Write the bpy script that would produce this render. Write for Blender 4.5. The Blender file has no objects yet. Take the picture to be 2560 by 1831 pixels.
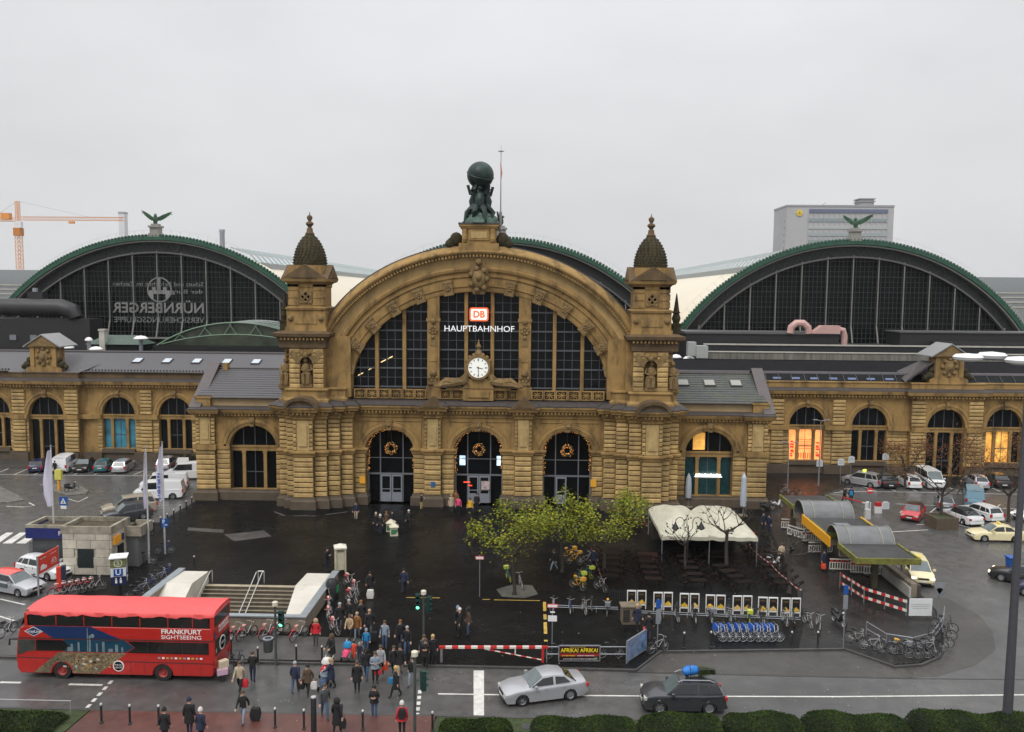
import bpy, bmesh, math, random
import numpy as np
from math import sin, cos, pi, radians, sqrt, atan2
from mathutils import Vector, Matrix
random.seed(7)
scene = bpy.context.scene
col = scene.collection
# camera
FOCAL = 2090.0; PW, PH = 2560, 1831
CAM = Vector((5.94, -85.0, 22.0)); YAW, PITCH, ROLL = .0297, .0854, .0082
_f = Vector((-sin(YAW) * cos(PITCH), cos(YAW) * cos(PITCH), -sin(PITCH)))
_r0 = Vector((cos(YAW), sin(YAW), 0)); _u0 = _r0.cross(_f)
_r = _r0 * cos(ROLL) + _u0 * sin(ROLL); _u = _r.cross(_f)
cd = bpy.data.cameras.new('camera'); cam = bpy.data.objects.new('camera', cd); col.objects.link(cam)
cd.sensor_width = 36; cd.lens = 36 * FOCAL / PW; cd.clip_start = .5; cd.clip_end = 6000
cam.matrix_world = Matrix(((_r.x, _u.x, -_f.x, CAM.x), (_r.y, _u.y, -_f.y, CAM.y), (_r.z, _u.z, -_f.z, CAM.z), (0, 0, 0, 1)))
scene.camera = cam
# overcast sky
wd = bpy.data.worlds.new('World'); scene.world = wd; wd.use_nodes = True
nt = wd.node_tree; nt.nodes.clear()
def wn(t, **k):
 n = nt.nodes.new(t)
 for a, b in k.items(): setattr(n, a, b)
 return n
SUN_EL, SUN_AZ = radians(53), radians(205)
sky = wn('ShaderNodeTexSky', sky_type='NISHITA', sun_disc=False, sun_elevation=SUN_EL, sun_rotation=SUN_AZ, dust_density=6, air_density=1.5)
skys = wn('ShaderNodeVectorMath', operation='SCALE'); skys.inputs['Scale'].default_value = .08
nt.links.new(sky.outputs[0], skys.inputs[0])
tc = wn('ShaderNodeTexCoord'); sep = wn('ShaderNodeSeparateXYZ'); nt.links.new(tc.outputs['Generated'], sep.inputs[0])
mx = wn('ShaderNodeMath', operation='MAXIMUM'); mx.inputs[1].default_value = 0; nt.links.new(sep.outputs['Z'], mx.inputs[0])
mq = wn('ShaderNodeMath', operation='MULTIPLY_ADD'); mq.inputs[1].default_value = 1.6; mq.inputs[2].default_value = .0; nt.links.new(mx.outputs[0], mq.inputs[0])
ma = wn('ShaderNodeMath', operation='MULTIPLY_ADD'); ma.inputs[2].default_value = 1.0
nt.links.new(mx.outputs[0], ma.inputs[0]); nt.links.new(mq.outputs[0], ma.inputs[1])
no = wn('ShaderNodeTexNoise'); no.inputs['Scale'].default_value = 2.2; no.inputs['Detail'].default_value = 5; no.inputs['Roughness'].default_value = .55
mp = wn('ShaderNodeMapping'); mp.inputs['Scale'].default_value = (1, 1, 2.5)
nt.links.new(tc.outputs['Generated'], mp.inputs[0]); nt.links.new(mp.outputs[0], no.inputs['Vector'])
nr = wn('ShaderNodeMapRange'); nr.inputs['To Min'].default_value = .93; nr.inputs['To Max'].default_value = 1.07
nr.inputs['From Min'].default_value = .3; nr.inputs['From Max'].default_value = .7
nt.links.new(no.outputs[0], nr.inputs[0])
mm = wn('ShaderNodeMath', operation='MULTIPLY'); nt.links.new(ma.outputs[0], mm.inputs[0]); nt.links.new(nr.outputs[0], mm.inputs[1])
cl = wn('ShaderNodeVectorMath', operation='SCALE'); cl.inputs[0].default_value = (.735, .74, .755)
nt.links.new(mm.outputs[0], cl.inputs['Scale'])
mixc = wn('ShaderNodeMix', data_type='RGBA'); mixc.inputs[0].default_value = .93
nt.links.new(skys.outputs[0], mixc.inputs[6]); nt.links.new(cl.outputs[0], mixc.inputs[7])
bg = wn('ShaderNodeBackground'); bg.inputs[1].default_value = 1.0
out = wn('ShaderNodeOutputWorld'); nt.links.new(mixc.outputs[2], bg.inputs[0]); nt.links.new(bg.outputs[0], out.inputs[0])
sl = bpy.data.lights.new('sun', 'SUN'); sl.energy = 1.35; sl.angle = radians(24); sl.color = (1, .97, .92)
so = bpy.data.objects.new('sun', sl); col.objects.link(so)
_sd = Vector((sin(SUN_AZ) * cos(SUN_EL), cos(SUN_AZ) * cos(SUN_EL), sin(SUN_EL)))
so.rotation_euler = (-_sd).to_track_quat('-Z', 'Y').to_euler()
so.location = (0, -60, 90)
vs = scene.view_settings; vs.view_transform = 'Standard'; vs.look = 'None'; vs.exposure = 0; vs.gamma = 1; vs.use_curve_mapping = False
scene.cycles.max_bounces = 6; scene.cycles.diffuse_bounces = 3; scene.cycles.glossy_bounces = 3; scene.cycles.transmission_bounces = 4; scene.cycles.transparent_max_bounces = 8; scene.cycles.volume_bounces = 1
scene.cycles.caustics_reflective = False; scene.cycles.caustics_refractive = False
# where a point of the ground lies
def gp(px, py, z=0.0):
 d = _f + _r * ((px - PW / 2) / FOCAL) - _u * ((py - PH / 2) / FOCAL)
 return CAM + d * ((z - CAM.z) / d.z)
def yp(px, py, Y):
 d = _f + _r * ((px - PW / 2) / FOCAL) - _u * ((py - PH / 2) / FOCAL)
 return CAM + d * ((Y - CAM.y) / d.y)
KZ = .12      # height of pavement over carriageway
# materials
MATS = {}
def nodes_of(m):
 m.use_nodes = True; t = m.node_tree; return t, t.nodes['Principled BSDF']
def mat(name, c=(.5, .5, .5), rough=.6, metal=0, var=.12, scale=3.0, bump=0, emit=0, spec=.5, rnd=0, stain=0, stain_col=None, alpha=1, coat=0, coord='pos', stretch=(1, 1, 1), rvar=0, detail=4):
 if name in MATS: return MATS[name]
 m = bpy.data.materials.new(name); t, b = nodes_of(m); N = t.nodes; L = t.links
 b.inputs['Roughness'].default_value = rough; b.inputs['Metallic'].default_value = metal
 b.inputs['Specular IOR Level'].default_value = spec
 if coat: b.inputs['Coat Weight'].default_value = coat; b.inputs['Coat Roughness'].default_value = .06
 if emit:
  b.inputs['Base Color'].default_value = (*c, 1)
  b.inputs['Emission Color'].default_value = (*c, 1); b.inputs['Emission Strength'].default_value = emit
 b.inputs['Base Color'].default_value = (*c, 1)
 if var or rnd or stain or bump or rvar:
  if coord == 'pos': g = N.new('ShaderNodeNewGeometry'); src = g.outputs['Position']
  else: g = N.new('ShaderNodeTexCoord'); src = g.outputs['Object']
  mp = N.new('ShaderNodeMapping'); mp.inputs['Scale'].default_value = stretch; L.new(src, mp.inputs[0])
  n = N.new('ShaderNodeTexNoise'); n.inputs['Scale'].default_value = scale; n.inputs['Detail'].default_value = detail; n.inputs['Roughness'].default_value = .6
  L.new(mp.outputs[0], n.inputs['Vector'])
  r = N.new('ShaderNodeMapRange'); r.inputs['From Min'].default_value = .25; r.inputs['From Max'].default_value = .75
  r.inputs['To Min'].default_value = 1 - var; r.inputs['To Max'].default_value = 1 + var; L.new(n.outputs[0], r.inputs[0])
  val = r.outputs[0]
  if rnd:
   oi = N.new('ShaderNodeObjectInfo'); rr = N.new('ShaderNodeMapRange'); rr.inputs['To Min'].default_value = 1 - rnd; rr.inputs['To Max'].default_value = 1 + rnd
   L.new(oi.outputs['Random'], rr.inputs[0]); mu = N.new('ShaderNodeMath'); mu.operation = 'MULTIPLY'
   L.new(val, mu.inputs[0]); L.new(rr.outputs[0], mu.inputs[1]); val = mu.outputs[0]
  sc = N.new('ShaderNodeVectorMath'); sc.operation = 'SCALE'; sc.inputs[0].default_value = c; L.new(val, sc.inputs['Scale'])
  colr = sc.outputs[0]
  if stain:
   n2 = N.new('ShaderNodeTexNoise'); n2.inputs['Scale'].default_value = .55; n2.inputs['Detail'].default_value = 6; n2.inputs['Roughness'].default_value = .7
   mp2 = N.new('ShaderNodeMapping'); mp2.inputs['Scale'].default_value = (1.3, 1.3, .45); L.new(src, mp2.inputs[0]); L.new(mp2.outputs[0], n2.inputs['Vector'])
   r2 = N.new('ShaderNodeMapRange'); r2.inputs['From Min'].default_value = .47; r2.inputs['From Max'].default_value = .69; r2.inputs['To Min'].default_value = 0; r2.inputs['To Max'].default_value = stain
   L.new(n2.outputs[0], r2.inputs[0])
   mi = N.new('ShaderNodeMix'); mi.data_type = 'RGBA'; L.new(r2.outputs[0], mi.inputs[0]); L.new(colr, mi.inputs[6])
   mi.inputs[7].default_value = (*(stain_col or tuple(x * .3 for x in c)), 1); colr = mi.outputs[2]
  L.new(colr, b.inputs['Base Color'])
  if emit: L.new(colr, b.inputs['Emission Color'])
  if rvar:
   r3 = N.new('ShaderNodeMapRange'); r3.inputs['From Min'].default_value = .3; r3.inputs['From Max'].default_value = .7
   r3.inputs['To Min'].default_value = max(.02, rough - rvar); r3.inputs['To Max'].default_value = min(1, rough + rvar)
   L.new(n.outputs[0], r3.inputs[0]); L.new(r3.outputs[0], b.inputs['Roughness'])
  if bump:
   n4 = N.new('ShaderNodeTexNoise'); n4.inputs['Scale'].default_value = scale * 5; n4.inputs['Detail'].default_value = 3; L.new(mp.outputs[0], n4.inputs['Vector'])
   bu = N.new('ShaderNodeBump'); bu.inputs['Strength'].default_value = bump; bu.inputs['Distance'].default_value = .03
   L.new(n4.outputs[0], bu.inputs['Height']); L.new(bu.outputs[0], b.inputs['Normal'])
 MATS[name] = m
 return m
# mesh building
class MB:
 def __init__(s): s.v = []; s.f = []; s.m = []
 def add(s, vs, fs, mi=0):
  o = len(s.v); s.v.extend([tuple(v) for v in vs])
  for f in fs: s.f.append([i + o for i in f]); s.m.append(mi)
  return s
 def box(s, x0, x1, y0, y1, z0, z1, mi=0):
  return s.add([(x0, y0, z0), (x1, y0, z0), (x1, y1, z0), (x0, y1, z0), (x0, y0, z1), (x1, y0, z1), (x1, y1, z1), (x0, y1, z1)],
      [(0, 3, 2, 1), (4, 5, 6, 7), (0, 1, 5, 4), (1, 2, 6, 5), (2, 3, 7, 6), (3, 0, 4, 7)], mi)
 def cbox(s, c, d, mi=0, rz=0):
  x, y, z = [a / 2 for a in d]; q = []
  for sx, sy, sz in ((-1, -1, -1), (1, -1, -1), (1, 1, -1), (-1, 1, -1), (-1, -1, 1), (1, -1, 1), (1, 1, 1), (-1, 1, 1)):
   a, b = sx * x, sy * y; q.append((c[0] + a * cos(rz) - b * sin(rz), c[1] + a * sin(rz) + b * cos(rz), c[2] + sz * z))
  return s.add(q, [(0, 3, 2, 1), (4, 5, 6, 7), (0, 1, 5, 4), (1, 2, 6, 5), (2, 3, 7, 6), (3, 0, 4, 7)], mi)
 def prism(s, pts, ax, a, b, mi=0):
  n = len(pts)
  def P(p, t): return {'y': (p[0], t, p[1]), 'x': (t, p[0], p[1]), 'z': (p[0], p[1], t)}[ax]
  vs = [P(p, a) for p in pts] + [P(p, b) for p in pts]
  fs = [tuple(range(n)), tuple(range(2 * n - 1, n - 1, -1))] + [(i, i + n, (i + 1) % n + n, (i + 1) % n) for i in range(n)]
  return s.add(vs, fs, mi)
 def quad(s, a, b, c, d, mi=0): return s.add([a, b, c, d], [(0, 1, 2, 3)], mi)
 def tube(s, path, r, n=6, mi=0, cap=True):
  path = [Vector(p) for p in path]; rs = r if isinstance(r, (list, tuple)) else [r] * len(path)
  vs = []; k = len(path); prev = None
  for i, p in enumerate(path):
   t = (path[min(i + 1, k - 1)] - path[max(i - 1, 0)])
   if t.length < 1e-9: t = Vector((0, 0, 1))
   t.normalize()
   if prev is None: u = t.orthogonal().normalized()
   else:
    u = prev - t * prev.dot(t)
    u = u.normalized() if u.length > 1e-6 else t.orthogonal().normalized()
   prev = u; w = t.cross(u)
   for j in range(n):
    a = 2 * pi * j / n; vs.append(p + (u * cos(a) + w * sin(a)) * rs[i])
  fs = []
  for i in range(k - 1):
   for j in range(n): fs.append((i * n + j, i * n + (j + 1) % n, (i + 1) * n + (j + 1) % n, (i + 1) * n + j))
  if cap: fs.append(tuple(range(n - 1, -1, -1))); fs.append(tuple(range((k - 1) * n, k * n)))
  return s.add(vs, fs, mi)
 def lathe(s, prof, n=12, c=(0, 0, 0), mi=0, ax='z', a0=0, a1=2 * pi, cap=True):
  full = abs(a1 - a0 - 2 * pi) < 1e-6; m = n if full else n + 1; vs = []
  for r, z in prof:
   for j in range(m):
    a = a0 + (a1 - a0) * j / n; p = (r * cos(a), r * sin(a), z)
    if ax == 'y': p = (p[0], p[2], p[1])
    elif ax == 'x': p = (p[2], p[0], p[1])
    vs.append((p[0] + c[0], p[1] + c[1], p[2] + c[2]))
  fs = []
  for i in range(len(prof) - 1):
   for j in range(n):
    j2 = (j + 1) % m; fs.append((i * m + j, i * m + j2, (i + 1) * m + j2, (i + 1) * m + j))
  if full and cap:
   if prof[0][0] > 1e-4: fs.append(tuple(range(m - 1, -1, -1)))
   if prof[-1][0] > 1e-4: fs.append(tuple(range((len(prof) - 1) * m, len(prof) * m)))
  return s.add(vs, fs, mi)
 def ball(s, c, r, n=8, k=6, mi=0, sc=(1, 1, 1)):
  vs = [(c[0], c[1], c[2] - r * sc[2])]; fs = []
  for i in range(1, k):
   e = -pi / 2 + pi * i / k
   for j in range(n):
    a = 2 * pi * j / n; vs.append((c[0] + r * sc[0] * cos(e) * cos(a), c[1] + r * sc[1] * cos(e) * sin(a), c[2] + r * sc[2] * sin(e)))
  vs.append((c[0], c[1], c[2] + r * sc[2])); top = len(vs) - 1
  for j in range(n):
   fs.append((0, 1 + (j + 1) % n, 1 + j)); fs.append((top, 1 + (k - 2) * n + j, 1 + (k - 2) * n + (j + 1) % n))
  for i in range(k - 2):
   for j in range(n): fs.append((1 + i * n + j, 1 + i * n + (j + 1) % n, 1 + (i + 1) * n + (j + 1) % n, 1 + (i + 1) * n + j))
  return s.add(vs, fs, mi)
 def strip(s, rows, closed=False, mi=0):
  n = len(rows[0]); vs = [p for r in rows for p in r]; fs = []
  for i in range(len(rows) - 1):
   for j in range(n if closed else n - 1): fs.append((i * n + j, i * n + (j + 1) % n, (i + 1) * n + (j + 1) % n, (i + 1) * n + j))
  return s.add(vs, fs, mi)
 def mesh(s, name, mats, smooth=False, sharp=40, weld=False):
  me = bpy.data.meshes.new(name); me.from_pydata(s.v, [], s.f)
  for m in (mats if isinstance(mats, (list, tuple)) else [mats]): me.materials.append(m)
  if any(s.m): me.polygons.foreach_set('material_index', s.m)
  bm = bmesh.new(); bm.from_mesh(me)
  if weld: bmesh.ops.remove_doubles(bm, verts=bm.verts, dist=1e-4)
  bmesh.ops.delete(bm, geom=[v for v in bm.verts if not v.link_faces], context='VERTS'); bmesh.ops.recalc_face_normals(bm, faces=bm.faces); bm.to_mesh(me); bm.free()
  if smooth:
   me.polygons.foreach_set('use_smooth', [True] * len(me.polygons)); me.set_sharp_from_angle(angle=radians(sharp))
  me.update()
  return me
 def build(s, name, mats, parent=None, loc=None, smooth=False, sharp=40, weld=False, kind=None):
  return link(name, s.mesh(name, mats, smooth, sharp, weld), parent, loc, kind)
def link(name, me, parent=None, loc=None, kind=None, rz=None):
 o = bpy.data.objects.new(name, me); col.objects.link(o)
 if parent is not None: o.parent = parent
 if loc is not None: o.location = loc
 if rz is not None: o.rotation_euler = (0, 0, rz)
 if kind: o['kind'] = kind
 return o
def thing(name, label, cat, loc=(0, 0, 0), rz=0, group=None):
 o = bpy.data.objects.new(name, None); col.objects.link(o); o.location = loc; o.rotation_euler = (0, 0, rz); o.empty_display_size = .3
 return tag(o, label, cat, group)
def tag(o, label, cat, group=None):
 o['label'] = label; o['category'] = cat
 if group: o['group'] = group
 return o
def struct(o): o['kind'] = 'structure'; return o
def copy_tree(o, parent=None, matmap=None):
 c = o.copy(); col.objects.link(c); c.parent = parent
 for k in list(o.children): copy_tree(k, c)
 return c
def dup(root, loc, rz=0, label=None, group=None, scale=None):
 c = copy_tree(root); c.location = loc; c.rotation_euler = (0, 0, rz)
 if label: c['label'] = label
 if group: c['group'] = group
 if scale: c.scale = (scale,) * 3
 return c
def text_mesh(s, size, ext=.0, bold=False, spacing=1.0, shear=0, mirror=False):
 cu = bpy.data.curves.new('t', 'FONT'); cu.body = s; cu.size = size; cu.extrude = ext; cu.align_x = 'CENTER'; cu.align_y = 'CENTER'
 cu.space_character = spacing; cu.shear = shear; cu.resolution_u = 3
 if bold: cu.offset = size * .018 * bold
 o = bpy.data.objects.new('t', cu); me = bpy.data.meshes.new_from_object(o)
 bpy.data.objects.remove(o); bpy.data.curves.remove(cu)
 return me
def text(s, size, mat_, parent, loc, rot=(pi / 2, 0, 0), ext=.01, name='lettering', bold=False, spacing=1.0, width=None, mirror=False):
 me = text_mesh(s, size, ext, bold, spacing); me.materials.clear(); me.materials.append(mat_)
 if width:
  xs = [v.co.x for v in me.vertices]; w = max(xs) - min(xs); k = width / w
  for v in me.vertices: v.co.x *= k
 if mirror:
  for v in me.vertices: v.co.x *= -1
 o = link(name, me, parent, loc); o.rotation_euler = rot
 return o
def scribble(w, h, m, parent, loc, rot=(pi / 2, 0, 0), seed=1, name='faint_print'):
 b = MB(); r = random.Random(seed); x = -w / 2
 while x < w / 2 - h * .3:
  q = min(r.uniform(.25, .7) * h, w / 2 - x); z0, z1 = -h * r.uniform(.2, .5), h * r.uniform(.25, .5); b.add([(x, z0, 0), (x + q, z0 + h * .1, 0), (x + q * .9, z1, 0), (x + q * .1, z1 - h * .1, 0)], [(0, 1, 2, 3)]); x += q + h * r.choice((.1, .12, .35))
 o = b.build(name, m, parent, loc, kind='stuff'); o.rotation_euler = rot; return o
_blk = {}
def block_mesh(sx, sy, sz, m, ch=.07):
 k = (round(sx, 2), round(sy, 2), round(sz, 2), m.name, ch)
 if k not in _blk:
  x, y, z = sx / 2, sy, sz / 2; c = min(ch, sz * .3, sx * .3)
  b = MB(); b.add([(-x, y, -z), (x, y, -z), (x, y, z), (-x, y, z), (-x, c, -z), (x, c, -z), (x, c, z), (-x, c, z), (-x + c, 0, -z + c), (x - c, 0, -z + c), (x - c, 0, z - c), (-x + c, 0, z - c)],
      [(0, 4, 5, 1), (1, 5, 6, 2), (2, 6, 7, 3), (3, 7, 4, 0), (4, 8, 9, 5), (5, 9, 10, 6), (6, 10, 11, 7), (7, 11, 8, 4), (8, 11, 10, 9), (0, 1, 2, 3)])
  _blk[k] = b.mesh('stone_block', m)
 return _blk[k]
class Courses:
 def __init__(s, parent, m, limit=300): s.p = parent; s.m = m; s.items = []; s.limit = limit
 def col(s, x0, x1, yf, depth, z0, z1, n, side=0):
  h = (z1 - z0) / n
  for i in range(n): s.items.append((x0, x1, yf, depth, z0 + i * h + .045, z0 + (i + 1) * h - .045))
 def finish(s, name='stone_block'):
  it = sorted(s.items, key=lambda q: -((q[1] - q[0]) * (q[5] - q[4])))
  for q in it[:s.limit]:
   me = block_mesh(q[1] - q[0], q[3], q[5] - q[4], s.m)
   link(name, me, s.p, ((q[0] + q[1]) / 2, q[2], (q[4] + q[5]) / 2))
  rest = it[s.limit:]
  if rest:
   b = MB()
   for q in rest:
    c = .05; x0, x1, yf, d, z0, z1 = q
    b.box(x0, x1, yf + c, yf + d, z0, z1); b.box(x0 + c, x1 - c, yf, yf + c, z0 + c, z1 - c)
   b.build(name + '_courses', s.m, s.p, kind='stuff')
def arch_wall(b, x0, x1, z0, z1, yf, yb, openings, mi=0, n=16):
 ops = sorted(openings); cur = x0
 for xc, hw, zb, zs, rise in ops:
  a, c = xc - hw, xc + hw
  b.quad((cur, yf, z0), (a, yf, z0), (a, yf, z1), (cur, yf, z1), mi)
  if zb > z0 + 1e-3:
   b.quad((a, yf, z0), (c, yf, z0), (c, yf, zb), (a, yf, zb), mi); b.quad((a, yf, zb), (c, yf, zb), (c, yb, zb), (a, yb, zb), mi)
  pts = [(xc - hw * cos(pi * i / n), zs + rise * sin(pi * i / n)) for i in range(n + 1)]
  for p, q in zip(pts, pts[1:]):
   b.quad((p[0], yf, p[1]), (q[0], yf, q[1]), (q[0], yf, z1), (p[0], yf, z1), mi); b.quad((p[0], yf, p[1]), (p[0], yb, p[1]), (q[0], yb, q[1]), (q[0], yf, q[1]), mi)
  b.quad((a, yf, zb), (a, yb, zb), (a, yb, zs), (a, yf, zs), mi); b.quad((c, yf, zb), (c, yf, zs), (c, yb, zs), (c, yb, zb), mi)
  cur = c
 b.quad((cur, yf, z0), (x1, yf, z0), (x1, yf, z1), (cur, yf, z1), mi)
 return b
def arch_ring(b, xc, zs, prof, rx, rz=None, n=20, a0=0, a1=pi, mi=0):
 rz = rx if rz is None else rz; rows = []
 for i in range(n + 1):
  a = a0 + (a1 - a0) * i / n
  rows.append([(xc - (rx + o) * cos(a), y, zs + (rz + o) * sin(a)) for o, y in prof])
 return b.strip(rows, mi=mi)
def cornice(b, x0, x1, prof, ends=True, mi=0):
 rows = [[(x0 if not ends else x0 + (y if y < 0 else 0), y, z) for y, z in prof], [(x1 if not ends else x1 - (y if y < 0 else 0), y, z) for y, z in prof]]
 b.strip(rows, mi=mi)
 if ends:
  for k, xx in ((0, x0), (1, x1)):
   b.strip([rows[k], [(rows[k][i][0], 1.0, prof[i][1]) for i in range(len(prof))]], mi=mi)
 return b
# station materials
SAND = (.33, .21, .08)
M_stone = mat('sandstone', SAND, .85, var=.16, scale=1.6, bump=.35, stain=.9, stain_col=(.075, .05, .027), spec=.25)
M_block = mat('sandstone_block', (.44, .305, .132), .85, var=.2, scale=2.2, bump=.5, rnd=.26, stain=.7, stain_col=(.17, .115, .055), spec=.25)
M_dark = mat('weathered_stone', (.13, .088, .048), .9, var=.3, scale=1.3, bump=.4, stain=.6, stain_col=(.05, .04, .03), spec=.2)
M_plinth = mat('plinth_stone', (.11, .085, .06), .8, var=.2, scale=1.2, bump=.3, stain=.6, stain_col=(.07, .06, .05), spec=.3)
M_lead = mat('lead_flashing', (.055, .047, .045), .55, var=.25, scale=2)
M_dome = mat('dome_stone', (.05, .042, .022), .9, var=.4, scale=2.5, bump=.6, stain=.8, stain_col=(.024, .022, .013), spec=.2)
M_carve = mat('carved_stone', (.23, .155, .07), .9, var=.35, scale=3, bump=.8, stain=.6, stain_col=(.1, .07, .04), spec=.2)
M_glass = mat('dark_glass', (.006, .007, .008), .06, var=.4, scale=.5, spec=.12)
M_iron = mat('window_iron', (.09, .095, .11), .5, var=.1)
M_bronze = mat('verdigris_bronze', (.011, .024, .021), .45, metal=.3, var=.5, scale=1.7, stain=.35, stain_col=(.06, .12, .09), bump=.3)
M_green = mat('green_copper', (.018, .078, .046), .6, var=.35, scale=1.2, stain=.4, stain_col=(.012, .04, .028))
M_slate = mat('slate', (.08, .077, .081), .45, var=.22, scale=5, bump=.5, stretch=(1.5, 1.5, 4), stain=.3, stain_col=(.06, .055, .06))
M_slate2 = mat('slate_mossy', (.055, .06, .058), .5, var=.4, scale=3, bump=.5, stain=.6, stain_col=(.085, .095, .028))
M_black = mat('black_gap', (.008, .008, .009), .8, var=0)
M_white = mat('white_paint', (.75, .75, .75), .5, var=.05)
M_steel = mat('grey_steel', (.3, .32, .35), .4, metal=.4, var=.1)
M_grey = mat('grey_metal', (.2, .21, .23), .45, metal=.2, var=.12)
M_gold = mat('warm_lamp', (1, .45, .08), .5, emit=2.2, var=0)
def plan_sweep(b, plan, prof, mi=0):
 n = len(plan); P = [Vector(p) for p in plan]; nor = []
 for i in range(n - 1):
  d = (P[i + 1] - P[i]).normalized(); nor.append(Vector((d.y, -d.x)))
 rows = []
 for i in range(n):
  if i == 0: v = nor[0]
  elif i == n - 1: v = nor[-1]
  else: v = nor[i - 1] + nor[i] if abs(nor[i - 1].dot(nor[i])) < .5 else nor[i]
  rows.append([(P[i].x + v.x * o, P[i].y + v.y * o, z) for o, z in prof])
 return b.strip(rows, mi=mi)
def mirror_plan(half): return half + [(-x, y) for x, y in reversed(half)]
def rosette(b, c, r, y, k=8, mi=0):
 for i in range(k):
  a = 2 * pi * i / k; b.ball((c[0] + r * .6 * cos(a), y, c[1] + r * .6 * sin(a)), r * .36, 6, 4, mi)
 b.ball((c[0], y, c[1]), r * .35, 6, 4, mi)
def seated_figure(b, x, y, z, h, face=1, lean=0.0, mi=0):
 k = h / 3.0
 b.box(x - .62 * k, x + .62 * k, y - .45 * k, y + .35 * k, z, z + .28 * k, mi)
 b.lathe([(.56 * k, 0), (.6 * k, .3 * k), (.5 * k, .9 * k), (.44 * k, 1.15 * k), (.2 * k, 1.3 * k)], 9, (x, y, z + .28 * k), mi)
 for s in (-1, 1):
  b.tube([(x + s * .2 * k, y, z + 1.3 * k), (x + s * .26 * k, y - .62 * k, z + 1.35 * k), (x + s * .24 * k, y - .6 * k, z + .4 * k)], [.22 * k, .2 * k, .15 * k], 7, mi)
  b.tube([(x + s * .36 * k, y, z + 2.25 * k), (x + s * .52 * k, y - .15 * k, z + 1.75 * k), (x + s * .16 * k, y - .5 * k, z + 1.65 * k)], [.13 * k, .11 * k, .09 * k], 6, mi)
 b.lathe([(.32 * k, 0), (.38 * k, .3 * k), (.42 * k, .75 * k), (.36 * k, 1.0 * k), (.13 * k, 1.15 * k), (.12 * k, 1.25 * k)], 9, (x + lean * k, y, z + 1.25 * k), mi)
 b.ball((x + lean * 1.3 * k, y - .05 * k, z + 2.72 * k), .23 * k, 8, 6, mi, (1, 1, 1.2))
def lying_figure(b, x, y, z, k, s, mi=0):
 b.tube([(x + s * 1.0 * k, y, z + 1.25 * k), (x + s * .6 * k, y - .05, z + .6 * k), (x - s * .2 * k, y - .1, z + .45 * k), (x - s * 1.0 * k, y - .15, z + .65 * k), (x - s * 1.7 * k, y - .1, z + .2 * k), (x - s * 2.1 * k, y - .1, z + .1 * k)], [.3 * k, .42 * k, .42 * k, .3 * k, .2 * k, .1 * k], 8, mi)
 b.tube([(x - s * .3 * k, y - .25, z + .35 * k), (x - s * 1.1 * k, y - .3, z + .3 * k), (x - s * 1.8 * k, y - .25, z + .08 * k)], [.3 * k, .24 * k, .12 * k], 7, mi)
 b.ball((x + s * 1.08 * k, y - .05, z + 1.68 * k), .25 * k, 8, 6, mi, (1, 1, 1.2))
 b.tube([(x + s * .95 * k, y - .1, z + 1.3 * k), (x + s * .4 * k, y - .35, z + .95 * k), (x + s * .9 * k, y - .4, z + .55 * k)], [.14 * k, .12 * k, .09 * k], 6, mi)
 b.tube([(x + s * 1.0 * k, y, z + 1.25 * k), (x + s * 1.5 * k, y - .1, z + .95 * k), (x + s * 1.6 * k, y - .1, z + .3 * k)], [.14 * k, .12 * k, .1 * k], 6, mi)
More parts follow.
